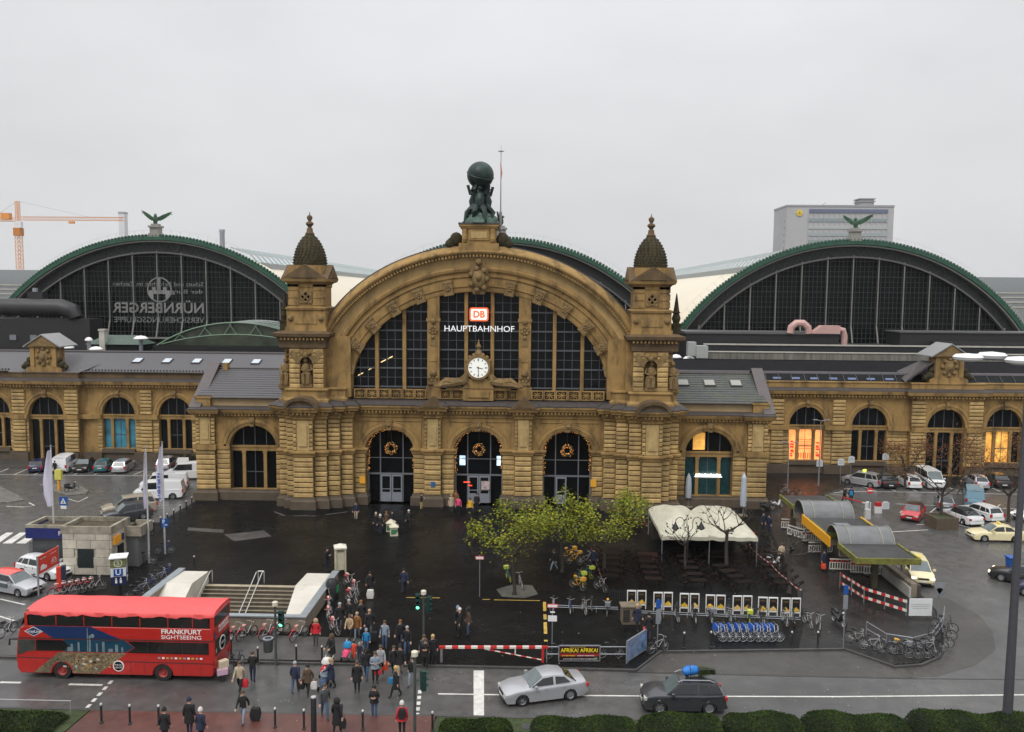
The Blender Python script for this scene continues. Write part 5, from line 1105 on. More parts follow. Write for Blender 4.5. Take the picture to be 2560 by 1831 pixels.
for i, (px_, py_, r_, lab) in enumerate(((168, 869, .95, 'white mushroom vent nearest the left wing pediment'), (240, 873, .95, 'white mushroom vent on the slate ridge right of the pediment'), (352, 846, 1.0, 'white mushroom vent beside the green glass vault'), (222, 850, .55, 'white drum vent on the left concourse roof'), (1690, 893, .8, 'white dome vent touching the right tower edge'), (1722, 897, .85, 'white dome vent beside the grey roof boxes'))):
 p = yp(px_, py_, 34); T = thing('mushroom_vent', lab, 'vent', (p.x, 34, 12.4)); h = p.z - 12.4
 MB().tube([(0, 0, 0), (0, 0, h)], .28, 8).build('stem', M_grey, T); MB().lathe([(.3, h - .25), (r_, h - .1), (r_, h), (r_ * .6, h + .3), (.001, h + .4)], 14).build('hood', mat('vent_white', (.78, .78, .77), .4, var=.05), T, smooth=True)
p0, p1 = yp(404, 862, 38), yp(800, 866, 38); zc = yp(590, 806, 38).z; xm = (p0.x + p1.x) / 2; hwv = (p1.x - p0.x) / 2; z0 = p0.z
T = thing('glass_vault', 'low glass vault with pale green ribs before the left hall', 'glass roof', (xm, 36.5, 0)); rise = zc - z0; Rv = (hwv ** 2 + rise ** 2) / (2 * rise)
def vz(x): return z0 + rise - Rv + sqrt(Rv * Rv - x * x)
M_vg = mat('vault_green', (.12, .2, .13), .5, var=.15); nV = 16
for j in range(6):
 b = MB(); y = j * 2.0; b.tube([(-hwv + 2 * hwv * i / nV, y, vz(-hwv + 2 * hwv * i / nV)) for i in range(nV + 1)], .13 if j in (0, 5) else .09, 5); b.build('rib', M_vg if j % 2 == 0 else M_grey, T)
b = MB(); b.tube([(-hwv * .95 + 1.9 * hwv * i / 12, -.02, z0 + .15 + (rise * .45) * (1 - (2 * i / 12 - 1) ** 2)) for i in range(13)], .1, 5)
for i in range(1, 12): x = -hwv * .95 + 1.9 * hwv * i / 12; b.tube([(x, 0, z0 + .15 + rise * .45 * (1 - (2 * i / 12 - 1) ** 2)), (x + (1.2 if i % 2 else -1.2), 0, vz(max(-hwv, min(hwv, x + (1.2 if i % 2 else -1.2)))))], .07, 4)
b.build('end_truss', M_vg, T)
b = MB()
for i in range(nV + 1): x = -hwv + 2 * hwv * i / nV; b.tube([(x, 0, vz(x)), (x, 10, vz(x))], .045, 4)
b.build('purlins', M_grey, T, kind='stuff')
m_ = mat('vault_glass', (.075, .1, .075), .12, var=.35, scale=.4)
for i in range(nV): x0, x1 = -hwv + 2 * hwv * i / nV, -hwv + 2 * hwv * (i + 1) / nV; MB().add([(x0 + .05, .1, vz(x0) - .06), (x1 - .05, .1, vz(x1) - .06), (x1 - .05, 10, vz(x1) - .06), (x0 + .05, 10, vz(x0) - .06)], [(0, 1, 2, 3)]).build('pane', m_, T)
MB().prism([(-hwv, z0)] + [(-hwv + 2 * hwv * i / nV, vz(-hwv + 2 * hwv * i / nV) - .1) for i in range(nV + 1)] + [(hwv, z0)], 'y', .5, .55).build('end_glass', mat('vault_end_glass', (.045, .06, .035), .2, var=.6, scale=.5), T); MB().box(-hwv - .5, hwv + .5, -.3, 10, 13.1, z0 - .02).build('vault_base', M_black, T)
T = thing('concourse_roof', 'dark stepped concourse roof with pale copings behind the right wing', 'roof', (52, 28.5, 0))
zA = yp(2100, 905, 28.5).z; zB = yp(2100, 884, 33).z; zC = yp(2100, 864, 38).z
MB().box(-28, 28, 0, 18, 8, zA - .6).build('roof_deck', M_bit, T); MB().box(-24.8, 28, -.2, .1, zA - .1, zA + .12).build('coping', M_lightedge, T); MB().box(-24.8, 28, 0, .2, zA - 1, zA - .1).build('upstand', M_black, T)
b = MB(); b.box(-22.5, 28, 4.5, 5, zB - 1.0, zB); b.build('concrete_band', mat('stained_concrete', (.17, .165, .14), .8, var=.5, scale=.9, stretch=(3, 1, .3)), T); MB().box(-22.7, 28, 4.4, 5.2, zB, zB + .12).build('coping', M_lightedge, T)
MB().box(-21.5, 28, 9.5, 18, zA - .6, zC - .1).build('upper_block', mat('dark_cladding', (.02, .022, .025), .5, var=.3, scale=.8), T); MB().box(-21.7, 28, 9.3, 9.7, zC - .1, zC + .1).build('coping', M_lightedge, T)
T = thing('rooftop_plant', 'long black rooftop plant building in front of the right hall', 'roof plant', (40, 40, 0))
xa, xb, zt_ = yp(1715, 830, 40).x - 40, yp(2098, 830, 40).x - 40, yp(1900, 833, 40).z
MB().box(xa, xb, 0, 6, 10, zt_ - .15).build('plant_wall', mat('plant_black', (.016, .016, .018), .6), T); MB().box(xa - .2, xb + .2, -.2, 6.2, zt_ - .15, zt_ + .15).build('roof_edge', mat('plant_edge', (.1, .1, .1), .5), T)
M_pink = mat('pinkish_duct', (.5, .31, .28), .5, var=.15)
p = yp(2000, 832, 39.5); T = thing('air_duct', 'pinkish bent air duct on the black plant building', 'air duct', (p.x, 39.8, zt_)); MB().tube([(-1.3, 0, 0), (-1.2, 0, .9), (-.5, 0, 1.5), (.5, 0, 1.5), (1.2, 0, .9), (1.3, 0, 0)], .55, 9).build('duct', M_pink, T, smooth=True)
p = yp(2070, 832, 39.5); T = thing('air_duct', 'pinkish flat air duct with bent end at the plant corner', 'air duct', (p.x, 39.6, zt_)); MB().add([(-2.4, 0, 0), (1.8, 0, 0), (1.8, 1.5, 0), (-2.4, 1.5, 0), (-.8, 0, 1.2), (1.8, 0, 1.2), (1.8, 1.5, 1.2), (-.8, 1.5, 1.2)], [(0, 1, 5, 4), (1, 2, 6, 5), (2, 3, 7, 6), (3, 0, 4, 7), (4, 5, 6, 7)]).build('duct', M_pink, T)
MB().tube([(1.7, .7, .6), (2.5, .7, .5), (2.7, .7, -.3), (2.7, .7, -1.6)], .45, 8).build('bend', M_pink, T, smooth=True)
p = yp(1742, 890, 32); T = thing('air_handler', 'pale grey air handling boxes beside the right tower', 'air handler', (p.x, 32, p.z)); MB().box(-1.2, -.1, 0, 1.5, 0, 1.9).build('box', mat('handler_grey', (.36, .38, .36), .5, var=.1), T); MB().box(-.1, 1.5, -.3, 1.4, -.3, 1.4).build('box', MATS['handler_grey'], T)
T = thing('rooftop_plant', 'low black roof block at the right end of the concourse roof', 'roof plant', (66, 40, 0)); z_ = yp(2450, 834, 40).z; MB().box(-6.5, 14, 0, 5, 10, z_).build('plant_wall', MATS['plant_black'], T); MB().box(-6.7, 14, -.2, 5.2, z_, z_ + .2).build('roof_edge', MATS['plant_edge'], T); MB().box(-2, 14, -.9, 0, 10, z_ - 1.2).build('plant_step', MATS['plant_black2'], T)
for s, lab in ((-1, 'grey valley roof strip at the far left of the left hall'), (1, 'grey valley roof strip at the far right of the right hall')):
 T = thing('side_hall_roof', lab, 'roof', (s * 98, 55, 0)); b = MB()
 for k in range(4): b.box(-14, 14, k * 5.0, k * 5.0 + 4, 8, 20.5 + k * .8)
 b.build('stepped_roof', mat('side_roof', (.24, .25, .25), .5, var=.2, scale=.4), T)
 for k in range(4): MB().box(-14, 14, k * 5 - .1, k * 5 + .2, 20.5 + k * .8, 20.7 + k * .8).build('coping', M_lightedge, T)
 MB().box(-14, 14, 22, 120, 8, 26.0).build('barrel_edge', MATS['kerb_grey'], T)
# vehicles
M_tyre = mat('tyre_rubber', (.015, .015, .016), .8, var=.2)
M_rim = mat('alloy_rim', (.42, .43, .45), .35, metal=.7, var=.1)
M_cglass = mat('car_glass', (.02, .024, .026), .05, var=.2, spec=.6)
M_wscreen = mat('car_windscreen', (.1, .125, .13), .06, var=.25, scale=1.5, spec=.7)
M_trim = mat('black_trim', (.018, .018, .02), .55, var=.15)
M_head = mat('headlight_glass', (.62, .62, .58), .15, metal=.3, var=.1)
M_tail = mat('tail_light_red', (.45, .02, .015), .25, var=.1)
M_taillit = mat('tail_light_lit', (1, .06, .03), .3, emit=1.2, var=0)
M_headlit = mat('headlight_lit', (1, .85, .6), .3, emit=1.6, var=0)
M_plate = mat('number_plate', (.7, .7, .66), .5, var=.05)
def paint(name, c, metal=.0, rough=.3): return mat('paint_' + name, c, rough, metal=metal, var=.05, scale=1.5, coat=.6)
def wheel_mesh(r, w):
 k = ('wheel', round(r, 3), round(w, 3))
 if k not in _blk:
  t = MB(); t.lathe([(r * .62, -w / 2), (r * .92, -w / 2), (r, -w * .3), (r, w * .3), (r * .92, w / 2), (r * .62, w / 2)], 20, ax='y', cap=False)
  d = MB(); d.lathe([(.001, -w * .36), (r * .14, -w * .42), (r * .16, -w * .3), (r * .56, -w * .3), (r * .64, -w * .48), (r * .66, -w * .3)], 20, ax='y')
  for i in range(6):
   a = i * pi / 3; q = []
   for rr, s in ((.12, -.09), (.12, .09), (.6, .06), (.6, -.06)): q.append((r * (rr * cos(a) - s * sin(a)), -w * .47, r * (rr * sin(a) + s * cos(a))))
   d.add(q, [(0, 1, 2, 3)])
  _blk[k] = (t.mesh('tyre', M_tyre, True, 40), d.mesh('rim', M_rim, True, 40))
 return _blk[k]
SPEC = {  # L, W, H, wheelbase, belt z, hood z at nose, windscreen base x, roof front x, roof rear x, rear glass base x, deck z
 'sedan': (4.77, 1.82, 1.47, 2.71, .93, .7, .95, .2, -1.05, -1.75, .98), 'estate': (4.6, 1.78, 1.47, 2.7, .93, .7, .95, .25, -1.75, -2.12, .95),
 'hatch': (4.0, 1.72, 1.48, 2.5, .92, .72, .85, .15, -1.35, -1.82, .95), 'suv': (4.43, 1.81, 1.66, 2.6, 1.02, .86, .95, .2, -1.6, -2.0, 1.05),
 'mpv': (4.4, 1.8, 1.65, 2.68, .98, .78, 1.25, .45, -1.75, -2.08, 1.0), 'van': (5.1, 1.95, 1.95, 3.1, 1.1, .95, 1.75, 1.15, -2.3, -2.48, 1.1),
 'minivan': (5.1, 2.0, 1.75, 3.05, 1.02, .78, 1.5, .6, -2.05, -2.42, 1.02), 'beetle': (4.25, 1.8, 1.47, 2.53, .93, .74, .85, .25, -.9, -1.6, .95), 'minibus': (5.2, 1.92, 2.0, 3.1, 1.12, 1.0, 1.85, 1.2, -2.35, -2.5, 1.12)}
_cars = {}
def car(kind, colour, label, loc, rz, group=None, roof=None, lit=False, detail=False, cargo=False, soft=None):
 L, W, H, wb, zb, zn, xa, xb, xc, xd, zd = SPEC[kind]; r = .33 if kind not in ('van', 'minibus', 'suv') else .36; ra = r + .07
 T = thing('parked_car' if not detail else 'car', label, 'van' if kind in ('van', 'minibus') else 'car', loc, rz, group)
 key = (kind, colour.name, (roof or colour).name, lit, (soft or colour).name)
 if key in _cars:
  for ch in _cars[key]: copy_tree(ch, T)
  return T
 xf, xr = wb / 2 + (.05 if kind != 'van' else .1), -wb / 2 + .05
 prof = [(L / 2 - .12, .2), (L / 2 - .01, .36), (L / 2, .52), (L / 2 - .07, zn - .04), (L / 2 - .22, zn + .03), ((L / 2 + xa) / 2, (zn + zb) / 2 + .06), (xa, zb), (xa - .3, zb + .02), (xd + .3, zd), (xd, zd), (-L / 2 + .12, zd - .03 if L / 2 + xd > .3 else zd - .02), (-L / 2 + .03, zd - .16), (-L / 2, .55), (-L / 2 + .05, .3), (-L / 2 + .18, .22)]
 def arc(cx): return [(cx + ra * cos(pi - pi * i / 8), .2 + max(0, ra * sin(pi * i / 8)) + (r - .2) * (1 if 0 < i < 8 else 0) * sin(pi * i / 8)) for i in range(9)]
 prof += arc(xr) + arc(xf)
 n = len(prof); b = MB()
 slices = [(-1, .955, .09), (-.96, .982, .035), (-.6, 1, 0), (0, 1.004, -.012), (.6, 1, 0), (.96, .982, .035), (1, .955, .09)]
 vs = []
 for s, k, dz in slices:
  for x, z in prof:
   y = s * W / 2 * (1 - .05 * max(0, z - .55)) * (1 - .1 * max(0, abs(x) / (L / 2) - .8) / .2)
   top = max(0, min(1, (z - .5) / .35)); vs.append((x * (k if abs(x) > L * .4 else 1), y, z - dz * top))
 fs = []
 for i in range(len(slices) - 1):
  for j in range(n): fs.append((i * n + j, i * n + (j + 1) % n, (i + 1) * n + (j + 1) % n, (i + 1) * n + j))
 fs += [tuple(range(n)), tuple(range((len(slices) - 1) * n, len(slices) * n))]
 b.add(vs, fs); body = b.build('body', colour, T, smooth=True, sharp=35)
 wb_, wt = W / 2 * .93, W / 2 * (.74 if kind not in ('van', 'minibus') else .84); zr = H; zrr = H - (.07 if kind in ('sedan', 'beetle', 'hatch') else .03); xm = (xb + xc) / 2
 P = {}
 for s in (-1, 1):
  P['a', s] = Vector((xa + .05, s * wb_ * .94, zb - .06)); P['b', s] = Vector((xb, s * wt * .96, zr - .07)); P['m', s] = Vector((xm, s * wt, zr - .03)); P['c', s] = Vector((xc, s * wt * .95, zrr - .05)); P['d', s] = Vector((xd, s * wb_ * .93, zd - .06)); P['s', s] = Vector((xm, s * wb_, zb - .04))
 for q in 'bmc': P[q, 0] = Vector((P[q, 1].x + (.06 if q == 'b' else -.05 if q == 'c' else 0), 0, P[q, 1].z + .07))
 b = MB(); names = [('a', -1), ('b', -1), ('m', -1), ('c', -1), ('d', -1), ('s', -1), ('a', 1), ('b', 1), ('m', 1), ('c', 1), ('d', 1), ('s', 1), ('b', 0), ('m', 0), ('c', 0)]; ix = {k: i for i, k in enumerate(names)}
 F = lambda *q: tuple(ix[k] for k in q); cab = []
 for s in (-1, 1): cab += [F(('a', s), ('b', s), ('m', s), ('s', s)), F(('s', s), ('m', s), ('c', s), ('d', s))]
 cab += [F(('a', -1), ('a', 1), ('b', 1), ('b', -1)), F(('d', -1), ('c', -1), ('c', 1), ('d', 1)), F(('b', -1), ('b', 1), ('b', 0)), F(('c', -1), ('c', 0), ('c', 1))]
 b.add([P[k] for k in names], cab); b.build('cabin', soft or colour, T, smooth=True, sharp=25)
 b = MB(); b.add([P[k] + Vector((0, 0, .004)) for k in names], [F(('b', s), ('m', s), ('m', 0), ('b', 0)) for s in (-1, 1)] + [F(('m', s), ('c', s), ('c', 0), ('m', 0)) for s in (-1, 1)]); b.build('roof', soft or roof or colour, T, smooth=True, sharp=30)
 def pane(name, quad, m, off=.012, ins=.06):
  c = sum(quad, Vector()) / len(quad); nn = (quad[1] - quad[0]).cross(quad[2] - quad[0]).normalized()
  if nn.dot(c - Vector((0, 0, .9))) < 0: nn = -nn
  q = [p + (c - p).normalized() * ins + nn * off for p in quad]; g = MB(); g.add(q + [p - nn * .03 for p in q], [tuple(range(len(q)))] + [(i, (i + 1) % len(q), (i + 1) % len(q) + len(q), i + len(q)) for i in range(len(q))]); return g.build(name, m, T)
 pane('windscreen', [P['a', -1], P['a', 1], P['b', 1], P['b', -1]], M_wscreen, .025, .07)
 if kind != 'van': pane('rear_window', [P['d', -1], P['d', 1], P['c', 1], P['c', -1]], M_cglass, .025, .12)
 lerp = lambda p, q, t: p.lerp(q, t)
 for s in (-1, 1):
  up = Vector((0, 0, .07)); A, B, Mm, C, D, S = (P[k, s] for k in 'abmcds')
  A2, S2, D2 = A + up + Vector((-.08, 0, 0)), S + up, D + up
  pane('side_window', [A2, lerp(B, A2, .06), lerp(Mm, S2, .06), S2], M_cglass, .015, .07)
  if kind == 'van': continue
  if kind in ('estate', 'mpv', 'minivan', 'suv', 'minibus'):
   t = .58; pane('side_window', [S2, lerp(Mm, S2, .06), lerp(lerp(Mm, C, t), lerp(S2, D2, t), .06), lerp(S2, D2, t)], M_cglass, .015, .06); pane('side_window', [lerp(S2, D2, t), lerp(lerp(Mm, C, t), lerp(S2, D2, t), .06), lerp(C, D2, .08), lerp(D2, S2, .05)], M_cglass, .015, .07)
  else: pane('side_window', [S2, lerp(Mm, S2, .06), lerp(C, D2, .06), lerp(D2, S2, .25)], M_cglass, .015, .08)
 tm, rm = wheel_mesh(r, .21)
 for x in (xf, xr):
  for s in (-1, 1):
   w = link('wheel', tm, T, (x, s * (W / 2 - .1), r)); w.rotation_euler = (0, 0, 0 if s < 0 else pi); link('rim', rm, w)
   MB().lathe([(.001, 0), (ra * .97, 0)], 14, ax='y').build('wheel_well', M_black, T, (x, s * (W / 2 - .24), r))
 for s in (-1, 1):
  yy = s * W / 2
  b = MB(); b.cbox((L / 2 - .13, yy * .72, zn - .1), (.16, .34, .15)); b.build('headlight', M_headlit if lit else M_head, T)
  b = MB(); tall = kind in ('van', 'minibus', 'estate', 'mpv', 'minivan', 'suv', 'hatch'); b.cbox((-L / 2 + .06, yy * .83, zd - (.2 if tall else .22)), (.12, .2, .34 if tall and kind != 'suv' else .18)); b.build('tail_light', M_taillit if lit else M_tail, T)
  b = MB(); b.cbox((xa - .28, yy * 1.0 + s * .1, zb + .08), (.16, .2, .14)); b.build('mirror', colour if kind != 'van' else M_trim, T)
  b = MB(); b.box(xr + ra + .03, xf - ra - .03, min(yy * .955, yy * .985), max(yy * .955, yy * .985), .2, .32); b.build('sill', M_trim, T)
  for xh in ((.05, -.95) if kind not in ('van',) else (.75,)): MB().cbox((xh, yy * .975, zb - .14), (.18, .05, .03)).build('door_handle', colour if not detail else M_rim, T)
  for xs in ((.72, -.2, -1.05) if kind not in ('van', 'minibus') else (1.35, .4)): MB().cbox((xs, yy * .962, .62), (.012, .03, .56)).build('door_seam', M_trim, T)
 MB().cbox((L / 2 - .02, 0, zn - .12), (.06, W * .42, .12)).build('grille', M_trim, T); MB().cbox((L / 2 - .03, 0, .3), (.08, W * .62, .13)).build('air_intake', M_trim, T)
 MB().cbox((L / 2 + .005, 0, .46), (.03, .5, .11)).build('number_plate', M_plate, T); MB().cbox((-L / 2 - .005, 0, .62 if kind != 'sedan' else .5), (.03, .5, .11)).build('number_plate', M_plate, T)
 MB().cbox((-L / 2 + .03, 0, .34), (.1, W * .8, .14)).build('rear_bumper', M_trim if kind in ('van', 'suv') else colour, T)
 _cars[key] = list(T.children)
 return T
def car_px(kind, colour, label, nose, tail, anchor='mid', z=0, **k):
 a, c = gp(*nose), gp(*tail); d = (a - c).xy; rz = atan2(d.y, d.x); u = Vector((cos(rz), sin(rz), 0)); L = SPEC[kind][0]
 p = (a + c) / 2 if anchor == 'mid' else (c + u * L / 2 if anchor == 'tail' else a - u * L / 2)
 return car(kind, colour, label, (p.x, p.y, z), rz, **k)
def car_wheels(kind, colour, label, fw, rw, left_near=True, **k):
 a, c = gp(*fw), gp(*rw); d = (a - c).xy.normalized(); rz = atan2(d.y, d.x); m = (a + c) / 2; W = SPEC[kind][1] - .12
 nn = Vector((-d.y, d.x)); m2 = m.xy - nn * (W / 2) * (1 if left_near else -1)
 return car(kind, colour, label, (m2.x, m2.y, 0), rz, **k)
SIL = paint('silver', (.5, .51, .54), .55, .3); WHT = paint('white', (.74, .75, .76)); BLK = paint('black', (.012, .012, .014)); NAV = paint('navy', (.012, .014, .06)); TEAL = paint('teal', (.02, .11, .13)); GRY = paint('dark_grey', (.055, .058, .066), .35, .28); BEI = paint('champagne', (.46, .4, .31), .4); RED = paint('red', (.5, .018, .02)); CRM = paint('taxi_cream', (.74, .66, .4)); LBL = paint('light_blue', (.2, .36, .46), .2); SGR = paint('steel_grey', (.22, .23, .25), .4)
GL, GR = 'cars parked left of the station', 'cars parked right of the station'
D1 = (29, -19)
def row(kind, colour, label, tail, rev=False, d=D1, group=GL, **k):
 o = (tail[0] + d[0], tail[1] + d[1])
 return car_px(kind, colour, label, *((tail, o) if rev else (o, tail)), anchor='nose' if rev else 'tail', group=group, **k)
row('hatch', NAV, 'dark navy hatchback, leftmost in the row before the left wing', (87, 1184))
V = row('van', WHT, 'white delivery van with blue lettering in the row before the left wing', (146, 1186))
for s in (-1, 1): scribble(1.5, .4, mat('blue_letter', (.05, .18, .45), .5), V, (-.9, s * .99, 1.45), (pi / 2, 0, 0 if s < 0 else pi), 3)
row('hatch', BLK, 'black hatchback facing forwards between white van and teal car', (198, 1184), rev=True)
row('hatch', TEAL, 'teal hatchback between the black car and silver estate', (249, 1184)); row('estate', SIL, 'silver estate car at the right of the teal hatchback', (295, 1186))
row('suv', SIL, 'silver sport utility car behind the rightmost flag', (405, 1182)); row('suv', BLK, 'black sport utility car half hidden by the left pavilion corner', (455, 1178))
car_px('van', WHT, 'white van whose rear end is hidden behind the left pavilion', (415, 1198), (525, 1194), anchor='nose', group=GL)
v = car_px('van', WHT, 'white van with roof rack parked middle of three white vans', (352, 1228), (470, 1222), group=GL)
MB().tube([(-1.2, -.6, 2.02), (1.0, -.6, 2.02)], .03, 5).build('roof_bar', M_rim, v); MB().tube([(-1.2, .6, 2.02), (1.0, .6, 2.02)], .03, 5).build('roof_bar', M_rim, v)
car_px('van', WHT, 'white van nearest the camera of the three white vans', (337, 1247), (462, 1243), group=GL)
car_px('minivan', BEI, 'champagne minivan parked behind the stone kiosk', (253, 1290), (392, 1274), group=GL); car_px('suv', GRY, 'dark grey car seen just over the stone kiosk roof', (262, 1308), (372, 1292), group=GL)
c = car_px('estate', SIL, 'silver car with red roof beside the red rental board', (122, 1494), (-42, 1462), group=GL, roof=paint('bright_red', (.75, .06, .04))); MB().box(-.45, .35, -.93, -.89, .55, .85).build('door_logo', mat('logo_grey', (.08, .1, .1), .5), c)
car_px('estate', WHT, 'white car standing behind the silver car with red roof', (186, 1452), (40, 1424), group=GL)
c = car_px('mpv', SIL, 'silver people carrier with a lit yellow roof sign', (2120, 1207), (2192, 1219), group=GR); MB().cbox((-.2, 0, 1.78), (.25, .55, .18)).build('roof_sign', mat('roof_sign_yellow', (.8, .95, .1), .5, emit=.9, var=0), c)
DR = (-36, -21)
row('sedan', BLK, 'black saloon between the silver people carrier and white hatchback', (2228, 1225), d=DR, group=GR); row('hatch', WHT, 'white hatchback next to the white minibus in the right car park', (2289, 1226), d=DR, group=GR); row('minibus', WHT, 'white minibus behind the bare tree in the right car park', (2345, 1227), rev=True, d=DR, group=GR)
row('hatch', SIL, 'silver hatchback in the back row right of the minibus', (2457, 1226), d=DR, group=GR); row('sedan', BLK, 'black car in the back row beside the silver hatchback', (2512, 1224), d=DR, group=GR)
row('hatch', SGR, 'grey hatchback parked behind the tree planter', (2366, 1281), d=(-13, -34), group=GR); row('van', LBL, 'light blue van in the second row of the right car park', (2437, 1274), d=(-6, -30), group=GR)
car_px('hatch', RED, 'bright red hatchback with black roof facing the camera', (2272, 1306), (2312, 1266), anchor='nose', group=GR, roof=BLK)
car_px('beetle', WHT, 'white rounded coupe with black soft top', (2362, 1288), (2448, 1320), group=GR, soft=mat('soft_top', (.018, .018, .018), .8)); car_px('estate', WHT, 'white estate car parked behind the rounded coupe', (2412, 1280), (2492, 1308), group=GR)
M_taxi = mat('taxi_sign', (.85, .7, .1), .5, var=0)
c = car_px('sedan', CRM, 'cream taxi saloon on the right roadway', (2420, 1348), (2556, 1351)); MB().cbox((-.2, 0, 1.6), (.18, .42, .14)).build('roof_sign', M_taxi, c)
car_px('hatch', WHT, 'white car with red tail lamp cut by the right edge', (2542, 1302), (2640, 1292), anchor='nose', group=GR, lit=True)
c = car_px('mpv', CRM, 'cream taxi people carrier beside the ramp wall', (2308, 1470), (2262, 1402), anchor='nose', lit=True); MB().cbox((-.1, 0, 1.78), (.18, .42, .14)).build('roof_sign', M_taxi, c)
car_px('sedan', BLK, 'black saloon on the right roadway behind the tall lamp mast', (2474, 1440), (2600, 1466), anchor='nose', lit=True); car_px('hatch', NAV, 'navy car cut by the right edge behind the lamp mast', (2536, 1478), (2640, 1496), anchor='nose', lit=True)
c = car_wheels('sedan', SIL, 'silver saloon car driving left along the street', (1309, 1766), (1426, 1751), detail=True)
S = car_wheels('suv', GRY, 'dark grey sport utility car carrying a roof load', (1653, 1785), (1773, 1787), detail=True)
for s in (-1, 1):
 MB().tube([(.35, s * .58, 1.64), (.1, s * .6, 1.74), (-1.3, s * .6, 1.74), (-1.55, s * .58, 1.62)], .028, 6).build('roof_rail', M_rim, S)
for x in (-.2, -.95): MB().box(x - .04, x + .04, -.62, .62, 1.72, 1.76).build('roof_bar', M_trim, S)
Mw = S.matrix_basis.copy() if False else Matrix.Translation(S.location) @ Matrix.Rotation(S.rotation_euler.z, 4, 'Z')
def at_car(x, y, z): v = Mw @ Vector((x, y, z)); return (v.x, v.y, v.z)
o = thing('blue_bundle', 'blue sack strapped to the front of the roof rack', 'sack', at_car(-.35, 0, 1.76), S.rotation_euler.z)
b = MB(); b.tube([(.38, .1, .2), (.2, .05, .24), (-.2, -.05, .25), (-.45, -.1, .22)], [.14, .25, .26, .2], 10); b.build('sack', mat('blue_sack', (.015, .16, .5), .5, var=.25, scale=5, bump=.6), o, smooth=True)
MB().tube([(0, -.3, 0), (0, -.2, .42), (0, 0, .5), (0, .2, .44), (0, .3, 0)], .02, 5).build('strap', M_trim, o)
o = thing('netted_fir_tree', 'small green fir tree lying on the roof rack behind the sack', 'fir tree', at_car(-1.05, 0, 1.76), S.rotation_euler.z)
b = MB(); rr_ = random.Random(4)
for k in range(900):
 t = rr_.random(); x = .3 - .9 * t; R_ = .36 * (1 - .5 * t); a_ = rr_.random() * 6.28; p = Vector((x, R_ * .4 * cos(a_), .24 + R_ * .4 * sin(a_))); q = Vector((x - .12, R_ * 1.1 * cos(a_), .24 + R_ * 1.0 * sin(a_))); w = Vector((0, .03, .02)); b.add([p - w, p + w, q], [(0, 1, 2)])
b.build('needles', mat('fir_needles', (.16, .24, .06), .7, var=.5, scale=9), o); MB().tube([(.32, 0, .24), (-.6, 0, .24)], .05, 6).build('trunk', mat('bark_brown', (.08, .055, .035), .9), o)
